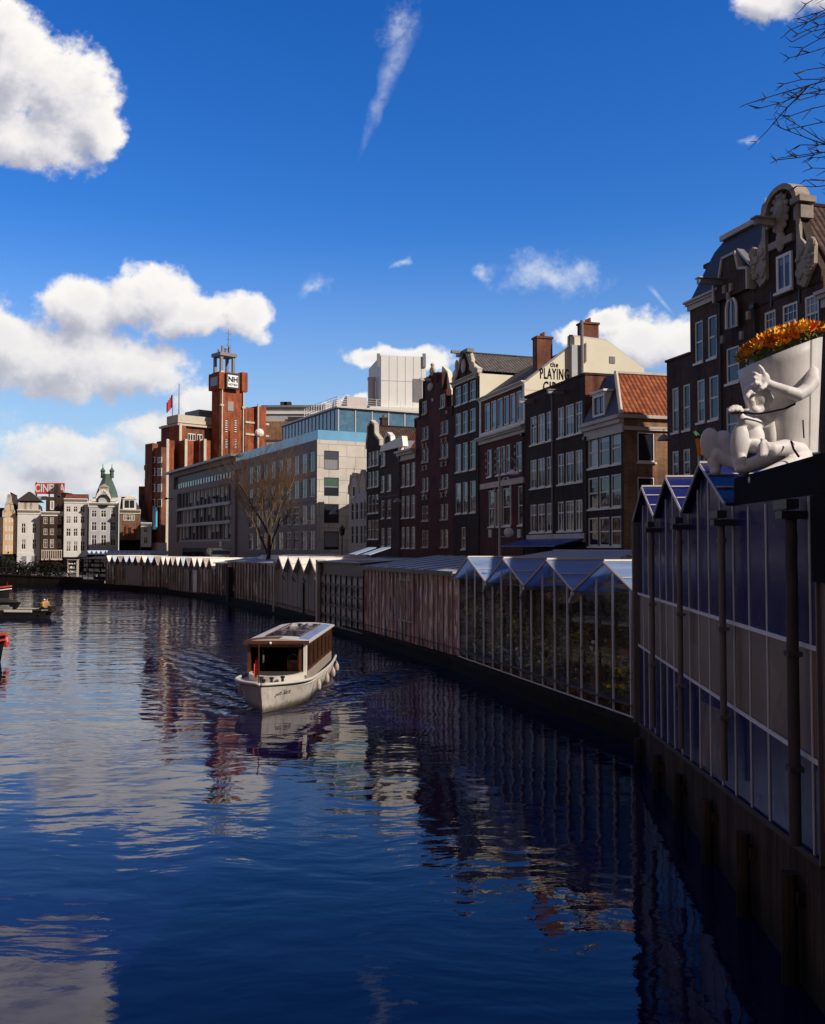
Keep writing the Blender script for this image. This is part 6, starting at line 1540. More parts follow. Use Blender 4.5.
def sculpture():
    Y0 = 15.6; base = at(780, 474, Y0)
    r = empty('sculpture', base, 0, 'white sculpture of a reclining figure hugging a giant paper cone of orange flowers', 'sculpture')
    S = lambda px, py, Y=Y0: at(px, py, Y) - base
    px_m = Y0 / FPX
    # cone
    B0, B1 = S(760, 462), S(814.5, 453); T0, T1 = S(740, 369.5), S(817.5, 340)
    cb, ct = (B0 + B1) / 2, (T0 + T1) / 2; hb, ht = (B1 - B0) / 2, (T1 - T0) / 2
    mb = MB(); n, rows = 56, 10
    def ring(t, off=1.0, j=0):
        c = cb.lerp(ct, t); h = hb.lerp(ht, t); dv = Vector((0, h.length * 1.0, 0)); return lambda a: c + h * math.cos(a) * off + dv * math.sin(a) * off
    base_i = 0
    for k in range(rows + 1):
        g = ring(k / rows)
        for j in range(n): mb.v.append(tuple(g(2 * math.pi * j / n)))
    for k in range(rows + 1):
        g = ring(k / rows, .955)
        for j in range(n): mb.v.append(tuple(g(2 * math.pi * j / n)))
    N = n * (rows + 1)
    for k in range(rows):
        for j in range(n):
            a, b2, c, d = k * n + j, k * n + (j + 1) % n, (k + 1) * n + (j + 1) % n, (k + 1) * n + j
            mb.f.append((a, b2, c, d)); mb.f.append((N + d, N + c, N + b2, N + a)); mb.mi += [0, 0]; mb.uv += [None, None]
    for j in range(n):
        a, b2 = rows * n + j, rows * n + (j + 1) % n; mb.f.append((a, b2, N + b2, N + a)); mb.mi.append(0); mb.uv.append(None)
        a, b2 = j, (j + 1) % n; mb.f.append((N + a, N + b2, b2, a)); mb.mi.append(0); mb.uv.append(None)
    cone = mb.build('paper_cone', 'paper_white', r, smooth=True)
    fl = MB()       # overlapping paper flap
    for k in range(rows):
        t0, t1 = k / rows, (k + 1) / rows; g0, g1 = ring(t0, 1.03), ring(t1, 1.03)
        m_ = 10
        for j in range(m_):
            a0, a1 = -1.12 + 1.5 * j / m_, -1.12 + 1.5 * (j + 1) / m_
            fl.face([g0(a0), g0(a1), g1(a1), g1(a0)])
        e0, e1, i0, i1 = g0(-1.12), g1(-1.12), ring(t0, 1.001)(-1.16), ring(t1, 1.001)(-1.16); fl.face([i0, e0, e1, i1])
    fo = fl.build('paper_flap', 'paper_white', r, smooth=False)
    # body
    b_ = MB()
    def chain(pts, nb=7):
        P_ = [(S(p[0], p[1], p[2]), p[3] * px_m) for p in pts]
        for (p, ra), (q, rb_) in zip(P_[:-1], P_[1:]):
            L = (q - p).length; k = max(3, int(L / (min(ra, rb_) * .45)))
            for i in range(k + 1):
                t = i / k; b_.ball(p.lerp(q, t), ra + (rb_ - ra) * t, 14, 10)
    def ell(px, py, Y, rx, ry, rz, rot=None): b_.ball(S(px, py, Y), (rx * px_m, ry * px_m, rz * px_m), 22, 16, rot=rot)
    rY = lambda deg: Matrix.Rotation(R(deg), 3, 'Y'); rZ = lambda deg: Matrix.Rotation(R(deg), 3, 'Z')
    YA = 14.75
    chain([(813, 372, 15.05, 5.5), (812, 382, 14.9, 7.2), (806, 390, 14.82, 6.6), (798, 395, 14.75, 6.2), (786, 391, 14.7, 5.6), (774, 386.5, 14.7, 4.8), (768, 383.5, 14.68, 4.3)])
    ell(763, 379.5, 14.66, 6.4, 4.4, 7.6, rY(18))
    chain([(764, 375, 14.62, 2.6), (762, 369.5, 14.6, 2.2), (758.8, 365.8, 14.6, 1.8)])           # index, raised
    for (x0, y0, x1, y1, x2, y2) in ((759, 376, 755, 373.5, 752, 373), (758.4, 379.5, 754, 378, 752.6, 380), (758.5, 383, 755.2, 383, 755, 385.5)):
        chain([(x0, y0, 14.6, 2.1), (x1, y1, 14.55, 1.9), (x2, y2, 14.6, 1.6)])
    chain([(765, 386, 14.6, 2.3), (761, 388.5, 14.55, 2.1), (759, 390, 14.58, 1.7)])              # thumb
    # head, looking down to the left, forehead under the hand
    ell(758.5, 397, 14.9, 12.2, 11.5, 13.2, rY(-18)); ell(750, 390, 14.82, 6, 6, 5); ell(749, 397.5, 14.72, 5.2, 5, 4.4)
    chain([(750.5, 391.5, 14.62, 2.2), (746.8, 396.5, 14.56, 2.6)]); ell(746.6, 399.5, 14.7, 2.6, 3, 1.8)
    ell(751, 403.5, 14.72, 4.6, 4.2, 3.2); ell(752.5, 401.2, 14.68, 3.4, 2.4, 1.3); chain([(752, 408, 14.74, 4.3), (757, 411.5, 14.78, 3.6)]); chain([(757, 411, 14.8, 4.5), (765, 405, 14.86, 4.2), (770, 398, 14.9, 3.6)])
    ell(753.5, 393.6, 14.58, 2.4, 2.2, 1.5); ell(768.5, 397, 14.76, 2.4, 2.2, 4.2); ell(760, 387, 14.86, 10, 9, 6)
    chain([(760, 408, 14.95, 6.5), (766, 418, 15.1, 7.5), (768, 440, 15.3, 9)])                  # neck into the torso against the cone
    # far arm holding the string under the chin
    chain([(764, 424, 15.1, 5.5), (752, 423, 14.85, 5.2), (743, 420, 14.72, 5.0), (738, 415, 14.7, 4.2)])
    ell(734.5, 411, 14.7, 6.2, 5, 4.6, rY(10))
    for (x0, y0, x1, y1, x2, y2) in ((731, 408, 729, 411, 731.5, 413.5), (733.5, 406.6, 732, 410, 734, 413), (737, 406.4, 736, 410, 737.5, 413.4), (740.3, 407.5, 740, 410.6, 741, 413)):
        chain([(x0, y0, 14.6, 2.0), (x1, y1, 14.54, 1.9), (x2, y2, 14.58, 1.6)])
    chain([(741, 412, 14.6, 2.2), (745.5, 410.5, 14.56, 1.8), (748.5, 409.5, 14.56, 1.4)])
    # hips, thighs, shins
    ell(797, 457, 15.2, 14, 16, 11)
    chain([(799, 452, 15.1, 9.5), (785, 447.5, 14.85, 8.0), (772, 449.5, 14.72, 7.0), (757, 447, 14.75, 6.4), (750, 446, 14.8, 6.2)])
    chain([(800, 462, 15.0, 10.5), (785, 468, 14.7, 8.2), (768, 474.5, 14.5, 6.6), (754, 480, 14.4, 5.6)])
    chain([(778, 455, 15.2, 8), (748, 466, 15.6, 7.2), (730, 462, 15.75, 6.6), (718, 455, 15.8, 6.2)])
    # hand round the near ankle
    ell(763.5, 451, 14.55, 4.6, 4, 6.5)
    for dx in (0, 1, 2, 3): chain([(766 - dx * .4, 443 + dx * 3.4, 14.5, 2.2), (762, 443.5 + dx * 3.6, 14.42, 2.2), (759.4, 446 + dx * 3.4, 14.42, 1.8)])
    chain([(768, 446, 14.5, 2.3), (765, 441, 14.45, 2.0), (761.5, 439.6, 14.45, 1.7)])
    # feet, soles towards the canal
    ell(711.5, 445, 15.9, 11.5, 5.5, 18, rY(-9)); ell(714.5, 463, 15.9, 7.2, 7.0, 10.5, rY(-12)); ell(715.5, 470.5, 15.88, 5.6, 6, 5.2); ell(722, 446, 15.95, 8.5, 8, 13, rY(-28))
    chain([(723, 440, 15.95, 10), (731, 458, 15.95, 9.5), (744, 467, 15.8, 8.5)])
    ell(739.8, 443, 14.75, 9.0, 5.5, 20, rY(4)); ell(739.5, 461, 14.75, 6.4, 7, 10, rY(6)); ell(740, 468.5, 14.72, 5.4, 6, 4.8)
    ell(752.5, 438, 14.95, 11.5, 10, 15)
    body = b_.build('figure', 'statue_white', r)
    md = body.modifiers.new('remesh', 'REMESH'); md.mode = 'VOXEL'; md.voxel_size = .017; md.use_smooth_shade = True
    sm = body.modifiers.new('smooth', 'SMOOTH'); sm.iterations = 5; sm.factor = .5
    # cord
    cd_ = MB(); pts = [S(795, 404, 14.82), S(785, 408.5, 14.78), S(772, 411.5, 14.72), S(757, 414, 14.64), S(745, 412.5, 14.5), S(731, 413, 14.5)]
    cd_.tube(pts, .016, 6); cd_.tube([S(804, 438, 14.72), S(803.4, 428, 14.74), S(803, 420, 14.76)], .012, 5); cd_.tube([S(791, 441, 14.62), S(793.5, 449, 14.55), S(799, 457, 14.5)], .018, 5)
    cd_.build('cord', 'black_paint', r)
    # flowers standing out of the cone
    g = random.Random(21); fw = MB()
    top = ring(1.0); nrm = Vector((-.35, 0, 1)).normalized()
    for k in range(170):
        a = g.uniform(0, 6.28); q = math.sqrt(g.random()) * (1.0 if math.sin(a) < 0 else .9); c = ct + (top(a) - ct) * q
        lift = .13 + .20 * (1 - q * q) + g.uniform(-.07, .05)
        sag = 0
        if c.x < ct.x - ht.x * .55: c = c + Vector((-.05, -.05, -.02))
        c = c + Vector((0, 0, lift)); s = g.uniform(.065, .105); az = g.uniform(0, 6.28); mi = 0 if g.random() < .45 else 1
        tilt = Vector((math.cos(a) * .5 + g.uniform(-.4, .4), math.sin(a) * .5 + g.uniform(-.4, .4), 1)).normalized()
        e1 = tilt.orthogonal().normalized(); e2 = tilt.cross(e1)
        for p in range(6):
            aa = az + p * 1.047; d = e1 * math.cos(aa) + e2 * math.sin(aa); w = (e2 * math.cos(aa) - e1 * math.sin(aa)) * s * .55
            op_ = g.uniform(.6, 1.3)
            fw.face([c, c + d * s * .7 * op_ + w + tilt * s * .5, c + d * s * 1.15 * op_ + tilt * s * 1.3, c + d * s * .7 * op_ - w + tilt * s * .5], mi)
    fo = fw.build('flowers', ['bloom_orange', 'bloom_amber'], r); fo['kind'] = 'stuff'
    lv = MB()
    for k in range(160):
        a = g.uniform(0, 6.28); q = math.sqrt(g.random()) * .98; c = ct + (top(a) - ct) * q + Vector((0, 0, g.uniform(-.02, .17)))
        d = Vector((g.uniform(-1, 1), g.uniform(-1, 1), g.uniform(.2, 1))).normalized(); s = d.cross(Vector((0, 0, 1))).normalized() * .025; l = g.uniform(.1, .2)
        lv.face([c, c + d * l * .5 + s, c + d * l, c + d * l * .5 - s])
    lo = lv.build('flower_leaves', 'leaf_mid', r); lo['kind'] = 'stuff'
sculpture()
# an orange tub of plants peeping out behind the soles
def roof_planter():
    p = at(697, 448, 17.6); r = empty('plant_tub', (p.x + .1, p.y, 6.3), 0, 'orange plant tub half hidden behind the white soles', 'plant pot')
    h = p.z - 6.3 + .25; MB().lathe([(0, h - .38), (.09, h - .38), (.13, h - .08), (.11, h - .08), (.08, h - .3)], 12).build('tub', 'bloom_orange', r)
    g = random.Random(4); lf = MB()
    for k in range(90):
        a = g.uniform(0, 6.28); d = Vector((math.cos(a) * .8, math.sin(a) * .8, g.uniform(.2, 1))).normalized(); c = Vector((.02, 0, h - .15)) + d * g.uniform(.03, .22); s = d.cross(Vector((0, 0, 1))).normalized() * .03
        lf.face([c, c + d * .08 + s, c + d * .16, c + d * .08 - s])
    lf.build('leaves', 'leaf_dark', r); MB().tube([(0, 0, -.05), (0, 0, h - .4)], .05, 6).build('stand', 'black_metal', r)
roof_planter()

# ------------------------------------------------------------------ boats
plain('hull_white', (.60, .55, .49), .35, .12, .7, spec=.5); plain('varnish', (.10, .032, .014), .25, .3, 3, spec=.6); plain('deck_white', (.50, .46, .41), .5, .1, 1.5)
plain('tarp_blue', (.03, .16, .55), .5, .15, 2); plain('hull_black', (.02, .018, .018), .4, .3, 1.5); plain('ochre_jacket', (.30, .17, .04), .7, .15, 5); plain('yellow_jacket', (.48, .29, .06), .7, .15, 5); plain('red_paint', (.5, .05, .035), .45, .2, 2); plain('skin', (.45, .25, .18), .6, .1, 6); plain('trousers', (.04, .04, .06), .8, .2, 5); plain('orange_crate', (.55, .22, .05), .6, .2, 5)
def hull_mesh(L, beam, gz, stern_w=.85, bluff=3.0, power=2.6, keel=-.35, flare=.84, nx=26):
    secs = []
    for i in range(nx + 1):
        t = i / nx; y = L * t ** 1.25
        b = beam * (1 - (1 - min(y / bluff, 1)) ** power); b *= 1 - (1 - stern_w) * max(0, (y - L * .65) / (L * .35)) ** 2
        b = max(b, .02); g = gz(y / L)
        yw = .32 * max(0, 1 - y / 2.5); flare_ = flare * (.38 + .62 * min(1, y / (bluff * 1.05)) ** .8)
        secs.append([(b * .02, y + yw * 1.3 , keel), (b * flare_ * .6, y + yw * 1.15, keel * .8), (b * flare_, y + yw, .0), (b * (flare_ * .6 + .4) * 1.03, y + yw * .5, g * .5), (b, y, g)])
    return secs
def loft(secs, mb):
    n = len(secs[0])
    for s in (1, -1):
        for a, b in zip(secs[:-1], secs[1:]):
            for k in range(n - 1):
                q = [a[k], b[k], b[k + 1], a[k + 1]]; q = [(p[0] * s, p[1], p[2]) for p in q]
                mb.face(q if s > 0 else q[::-1])
    e = secs[-1]; mb.face([(p[0], p[1], p[2]) for p in e] + [(-p[0], p[1], p[2]) for p in e[::-1]])
    f = secs[0]; mb.face(([(-p[0], p[1], p[2]) for p in f] + [(p[0], p[1], p[2]) for p in f[::-1]]))
def hull_paint():
    m, T, b = new_mat('hull_white'); pos = T.node('ShaderNodeTexCoord').outputs['Object']; sp = T.node('ShaderNodeSeparateXYZ', {0: pos})
    n = T.noise(T.vm('MULTIPLY', pos, (6, 1.2, 1.2)), 1.3, 7, .7); v = T.noise(T.vm('MULTIPLY', pos, (3, 3, .5)), 2.5, 6, .7)
    col = T.ramp(n, [(.32, (.38, .33, .28)), (.48, (.56, .51, .45)), (.7, (.62, .57, .51))])
    edge = T.m('ADD', sp.outputs[2], T.m('MULTIPLY', T.m('SUBTRACT', v, .5), .35))
    col = T.mix(T.smooth(edge, .30, .04), col, (.12, .10, .07)); col = T.mix(T.m('MULTIPLY', T.smooth(v, .55, .72), .5), col, (.27, .20, .14))
    T.l.new(col, b.inputs['Base Color']); b.inputs['Roughness'].default_value = .42; MATS['hull_white'] = m
hull_paint()
def tour_boat():
    ax = (STERN - BOW).normalized(); r = empty('tour_boat', (BOW.x, BOW.y - .3, 0), math.atan2(-ax.x, ax.y), 'white canal tour boat with brown glazed cabin coming towards us', 'boat')
    L = 11.0; gz = lambda t: .98 - .30 * math.sin(math.pi * min(1, t * 1.15) * .5) ** 1.0 + .1 * max(0, t - .6)
    secs = hull_mesh(L, 1.34, gz, .88, 3.0, 2.5)
    mb = MB(); loft(secs, mb); h = mb.build('hull', 'hull_white', r, smooth=False)
    me = h.data; bm = bmesh.new(); bm.from_mesh(me); bmesh.ops.remove_doubles(bm, verts=bm.verts, dist=.002); bmesh.ops.recalc_face_normals(bm, faces=bm.faces); bm.to_mesh(me); bm.free()
    for p in me.polygons: p.use_smooth = True
    rb = MB(); st = MB()
    for s in (1, -1):
        rb.tube([(q[4][0] * s * 1.01, q[4][1] - .02, q[4][2]) for q in secs], .055, 7)
        st.tube([((q[3][0] + q[4][0]) / 2 * s * 1.012, (q[3][1] + q[4][1]) / 2, (q[3][2] * .35 + q[4][2] * .65)) for q in secs[1:]], .028, 6)
    rb.build('gunwale', 'deck_white', r, smooth=True); st.build('rubbing_strake', 'deck_white', r, smooth=True)
    dk = MB()
    for a, b in zip(secs[:-1], secs[1:]):
        if a[4][1] > 3.4: break
        dk.face([(-a[4][0] * .97, a[4][1], a[4][2] - .07), (a[4][0] * .97, a[4][1], a[4][2] - .07), (b[4][0] * .97, b[4][1], b[4][2] - .07), (-b[4][0] * .97, b[4][1], b[4][2] - .07)])
    dk.build('foredeck', 'deck_white', r)
    # raised rounded coaming in front of the cabin
    cm = MB(); ptsc = [(1.0 * math.cos(t), 3.05 - 1.35 * math.sin(t)) for t in [math.pi * k / 14 for k in range(15)]]
    cm.prism(ptsc, 'z', .70, 1.02); cm.build('coaming', 'deck_white', r)
    MB().prism([(x * .86, 3.05 - (3.05 - y) * .84) for x, y in ptsc], 'z', 1.023, 1.03).build('well', 'inside_dark', r)
    ft = MB()
    for x, y in ((-.25, 1.35), (.12, 1.3), (-.05, .75), (.45, 1.6)):
        ft.lathe([(.05, 0), (.05, .16), (.08, .18), (.08, .23), (0, .25)], 8, (x, y, .82))
    ft.build('bollard', 'black_metal', r)
    # cabin
    c0, c1, hw, zf, zr = 3.05, 10.3, 1.08, .62, 2.06
    n = 6
    for s in (1, -1):
        sd_ = MB(); sd_.box(min(s * hw, s * (hw - .06)), max(s * hw, s * (hw - .06)), c0, c1, zf, 1.02); 
        o = sd_.build('cabin_side', 'board_tan' , r)
        fr = MB(); x0, x1 = sorted((s * (hw - .065), s * (hw + .012)))
        for k in range(n + 1): y = c0 + .12 + (c1 - c0 - .2) * k / n; fr.box(x0, x1, y - .055, y + .055, 1.023, zr - .003)
        fr.box(x0, x1, c0 + .18, c1, zr - .12, zr - .004).box(x0, x1, c0 + .18, c1, 1.024, 1.1)
        f_ = fr.build('window_frame', 'varnish', r)
        for k in range(n):
            y0 = c0 + .12 + (c1 - c0 - .2) * k / n + .057; y1 = c0 + .12 + (c1 - c0 - .2) * (k + 1) / n - .057
            MB().box(min(s * (hw - .035), s * (hw - .05)), max(s * (hw - .035), s * (hw - .05)), y0, y1, 1.1, zr - .12).build('pane', 'boat_glass', f_)
    fp = MB().box(hw - .12, hw - .003, c0 - .06, c0 + .1, .9, zr - .003).build('front_post', 'canopy_cream', r)  # cream colour stands for sunlight on this post; its twin is dark varnish
    MB().box(-hw + .003, -hw + .11, c0 - .06, c0 + .1, .9, zr - .003).build('front_post', 'varnish', r)
    MB().box(-hw + .12, hw - .17, c0, c0 + .08, zr - .16, zr - .003).box(hw - .3, hw - .165, c0 - .02, c0 + .07, .95, zr - .2).build('front_frame', 'varnish', r)
    MB().box(-hw + .1, hw - .1, c0 + 2.6, c0 + 2.66, .5, zr - .01).build('bulkhead', 'inside_dark', r)
    MB().box(-hw + .1, hw - .1, c0 + .1, c0 + 2.5, .45, .5).box(-.85, -.35, c0 + .5, c0 + 2.3, .5, .95).box(.35, .85, c0 + .5, c0 + 2.3, .5, .95).build('bench', 'varnish', r)
    MB().box(.3, .75, c0 + .35, c0 + .5, .8, 1.4).tube([(.52 + .2 * math.cos(t), c0 + .28, 1.42 + .2 * math.sin(t)) for t in [6.283 * k / 12 for k in range(13)]], .02, 5).build('helm', 'varnish', r)
    # roof with a slight camber
    ro = MB(); m_ = 12; hw2 = hw + .1
    prof = [(-hw2 + 2 * hw2 * k / m_, zr + .10 * (1 - ((k - m_ / 2) / (m_ / 2)) ** 2)) for k in range(m_ + 1)]
    ro.prism([(prof[0][0], zr)] + [(x, z + .06) for x, z in prof] + [(prof[-1][0], zr)], 'y', c0 - .2, c1 + .25)
    rf = ro.build('roof', 'deck_white', r)
    zc = lambda x: zr + .06 + .10 * (1 - (x / hw2) ** 2)
    def slab(x0, x1, y0, y1, mat, name, up=.03):
        m2 = MB(); m2.prism([(x0, zc(x0) + .003), ((x0 + x1) / 2, zc((x0 + x1) / 2) + .003), (x1, zc(x1) + .003), (x1, zc(x1) + up), ((x0 + x1) / 2, zc((x0 + x1) / 2) + up), (x0, zc(x0) + up)], 'y', y0, y1); return m2.build(name, mat, rf)
    slab(-1.12, .1, c0 - .15, c0 + .55, 'varnish', 'front_hatch'); slab(-.55, .62, c0 + 1.0, c0 + 2.7, 'boat_glass', 'sunroof'); slab(-.45, .6, c0 + 3.4, c0 + 6.6, 'boat_glass', 'sunroof')
    slab(-.6, .66, c0 + 2.72, c0 + 3.38, 'varnish', 'sunroof_rail', .045); slab(-.62, -.56, c0 + .95, c0 + 6.65, 'varnish', 'sunroof_rail', .05); slab(.64, .7, c0 + .95, c0 + 6.65, 'varnish', 'sunroof_rail', .05)
    slab(.74, 1.1, c0 + .3, c0 + 6.9, 'roof_film', 'side_panel', .02)
    MB().box(-hw2 - .01, hw2 + .01, c0 - .26, c0 - .203, zr - .02, zr + .1).build('roof_trim', 'varnish', rf)
    MB().ball((-.2, c0 - .3, zr + .02), .05, 8, 6).build('nav_lamp', 'white_paint', r)
    # bow flag, fenders, rope, name
    p = MB().tube([(-.25, .95, .85), (-.27, 1.0, 2.25)], .022, 6).build('flagstaff', 'varnish', r)
    fl = MB()
    for k in range(3): fl.prism([(-.28 - .05 * k, 1.0 + .02 * k), (-.28 - .05 * (k + 1), 1.03 - .02 * k), (-.28 - .05 * (k + 1), 1.045 - .02 * k), (-.28 - .05 * k, 1.015 + .02 * k)], 'z', 1.15 - .05 * k, 1.75 - .1 * k)
    fl.build('pennant', 'red_paint', p)
    def hullx(y):
        for a, b in zip(secs[:-1], secs[1:]):
            if a[4][1] <= y <= b[4][1]: t = (y - a[4][1]) / (b[4][1] - a[4][1]); return a[4][0] + (b[4][0] - a[4][0]) * t, a[4][2] + (b[4][2] - a[4][2]) * t
        return secs[-1][4][0], secs[-1][4][2]
    for y in (3.4, 5.8, 7.8, 9.6):
        x, g = hullx(y); f_ = MB().lathe([(0, -.52), (.05, -.5), (.085, -.42), (.09, -.28), (.07, -.2), (.03, -.15), (.03, -.1), (0, -.1)], 10, (x + .13, y, g)).tube([(x + .13, y, g - .12), (x + .02, y, g + .05)], .015, 4).build('fender', 'weathered_white', r, smooth=True)
    x, g = hullx(.9); rp = MB(); 
    rp.tube([(-x - .03, .95, g), (-x - .12, 1.0, g - .15), (-x - .15, 1.05, g - .42), (-x - .06, 1.1, g - .46)], .05, 6).build('rope', 'weathered_white', r)
    # name on the bow, following the flare
    for s_, body in ((1, 'Jan Sara'), (-1, 'Jan Sara')):
        y0, y1 = .35, 1.25; (xa, ga), (xb, gb) = hullx(y0), hullx(y1)
        a = Vector((xa * .985, y0 + .1, .60)); b = Vector((xb * .98, y1 + .08, .58)); u = (b - a).normalized()
        t = text_mesh(body, .26, .0, .003, sx=.9); t.materials.clear(); t.materials.append(MATS['black_paint'])
        out = Vector((u.y, -u.x, -.12)).normalized(); up = (Vector((0, 0, 1)) - out * out.z).normalized(); xx = u.copy()
        mid = (a + b) / 2 + out * .075
        M = Matrix((xx, -out, up)).transposed().to_4x4(); M.translation = mid
        if s_ > 0:
            from mathutils.bvhtree import BVHTree
            bv = BVHTree.FromPolygons([v.co.copy() for v in me.vertices], [tuple(p.vertices) for p in me.polygons])
            for v in t.vertices:
                w_ = M @ v.co; hit = bv.ray_cast(w_ + out * 1.0, -out)
                if hit[0]: v.co = M.inverted() @ (hit[0] + out * .008)
        if s_ < 0: continue
        if s_ < 0: M = Matrix.Diagonal((-1, 1, 1, 1)) @ M @ Matrix.Diagonal((-1, 1, 1, 1))
        o = bpy.data.objects.new('boat_name', t); COL.objects.link(o); o.parent = r; o.matrix_local = M
window_glass('boat_glass', dark=(.012, .009, .008), share=0.0)
tour_boat()

def person(name_label, loc, rz, h=1.75, lean=.0, jacket='yellow_jacket', hat=None, group=None, seated=True):
    r = empty('person', loc, rz, name_label, 'person', group); s = h / 1.75
    b = MB()
    def ch(pts):
        for (p, ra), (q, rb_) in zip(pts[:-1], pts[1:]):
            p, q = Vector(p) * s, Vector(q) * s; k = max(3, int((q - p).length / (min(ra, rb_) * s * .5)))
            for i in range(k + 1): t = i / k; b.ball(p.lerp(q, t), (ra + (rb_ - ra) * t) * s, 10, 7)
    ly = lean
    for x in (-.1, .1):       # seated: thighs forward, shins down
        ch([((x, -.42, .48), .055), ((x, -.44, .88), .065), ((x * .9, 0, .92), .085)]); ch([((x, -.42, .46), .05), ((x, -.56, .45), .045)])
    ch([((0, 0, .9), .14), ((0, -ly * .5, 1.15), .14), ((0, -ly, 1.4), .15)]); ch([((0, -ly, 1.42), .06), ((0, -ly * 1.1, 1.56), .06)])
    for x in (-1, 1): ch([((x * .17, -ly, 1.42), .06), ((x * .25, -ly + .02, 1.15), .048), ((x * .2, -ly - .2, .98), .04), ((x * .18, -ly - .27, .96), .045)])
    b.ball(Vector((0, -ly * 1.15, 1.64)) * s, (.078 * s, .095 * s, .115 * s), 12, 9)
    b.ball(Vector((0, -ly * 1.15 - .1, 1.63)) * s, .018 * s, 6, 5)
    bd = b.build('body', 'skin', r); md = bd.modifiers.new('remesh', 'REMESH'); md.mode = 'VOXEL'; md.voxel_size = .025; md.use_smooth_shade = True
    j = MB(); j.ball(Vector((0, -ly * .6, 1.2)) * s, (.215 * s, .17 * s, .34 * s), 14, 10)
    for x in (-1, 1): j.tube([Vector((x * .16, -ly, 1.44)) * s, Vector((x * .255, -ly + .02, 1.15)) * s, Vector((x * .2, -ly - .18, .99)) * s], [.085 * s, .075 * s, .06 * s], 8)
    j.build('jacket', jacket, r, smooth=True)
    t = MB()
    for x in (-.1, .1): t.tube([Vector((x, -.42, .52)) * s, Vector((x, -.45, .9)) * s, Vector((x * .85, 0, .94)) * s], [.075 * s, .09 * s, .115 * s], 8)
    t.build('trousers', 'trousers', r, smooth=True)
    MB().ball(Vector((0, -ly * 1.15 + .015, 1.69)) * s, (.09 * s, .1 * s, .085 * s), 10, 6).build('hair' if not hat else 'hat', hat or 'bark', r, smooth=True)
def work_boat():
    p = at(53.5, 618, 75); r = empty('work_boat', (p.x, p.y, 0), R(83), 'low dark flat work boat with blue tarp at the left edge', 'boat')
    secs = hull_mesh(8.5, .9, lambda t: .62, .95, 1.4, 3.0, -.25, .92, 16); mb = MB(); loft(secs, mb); mb.build('hull', 'hull_black', r)
    g = MB()
    for s in (1, -1): g.tube([(q[4][0] * s, q[4][1], q[4][2] + .02) for q in secs if s < 0 or q[4][1] < 99], .05, 5)
    g.build('gunwale', 'hull_black', r)
    MB().box(-.75, .75, .8, 8.3, .3, .36).build('deck', 'inside_dark', r); MB().box(-.98, -.91, 1.3, 3.6, .50, .68).box(.91, .98, 1.3, 3.6, .5, .68).build('side_board', 'white_paint', r)
    MB().box(-.45, .45, .02, .28, .5, .95).build('outboard_housing', 'hull_black', r); MB().box(-.7, .7, .55, 1.25, .5, .62).build('bench', 'hull_black', r)
    return r, p
wb, wp = work_boat()
wax = Vector((-math.sin(R(83)), math.cos(R(83))))
wpt = lambda d, z, off=0.0: (wp.x + wax.x * d - wax.y * off * -1 * 0, wp.y + wax.y * d + off, z)
person('person in yellow jacket with white hat sitting bent over in the low work boat', wpt(1.0, -.02, -.2), R(90), 1.5, .3, hat='white_paint')
person('person in dark yellow jacket sitting upright at the end of the low work boat', wpt(.75, -.02, .25), R(60), 1.55, .1, jacket='ochre_jacket', hat='bark')
t_ = MB(); g_ = random.Random(3)
t_.ball((0, 0, .42), (.75, .6, .55), 14, 8).box(-.7, .7, -.5, .5, 0, .4); t_ = t_.build('tarpaulin', 'tarp_blue', None, smooth=False, loc=wpt(6.6, .37)); tag(t_, 'bright blue tarpaulin heap lying on the low work boat', 'tarpaulin')
for k, (d, z) in enumerate(((5.3, .37), (5.3, .70))):
    c = MB().box(-.35, .35, -.3, .3, 0, .32).box(-.37, .37, -.32, .32, .26, .325).build('crate', 'orange_crate', None, loc=wpt(d, z + .003)); tag(c, ['lower orange crate of the two on the low work boat', 'upper orange crate of the two on the low work boat'][k], 'crate', 'orange crates on the work boat')
c = MB().box(-.5, .5, -.3, .3, 0, .45).box(-.3, .3, -.2, .2, .453, .6).build('tool_box', 'grey_metal', None, loc=wpt(4.1, .37)); tag(c, 'grey tool box on the low work boat beside the crates', 'box')
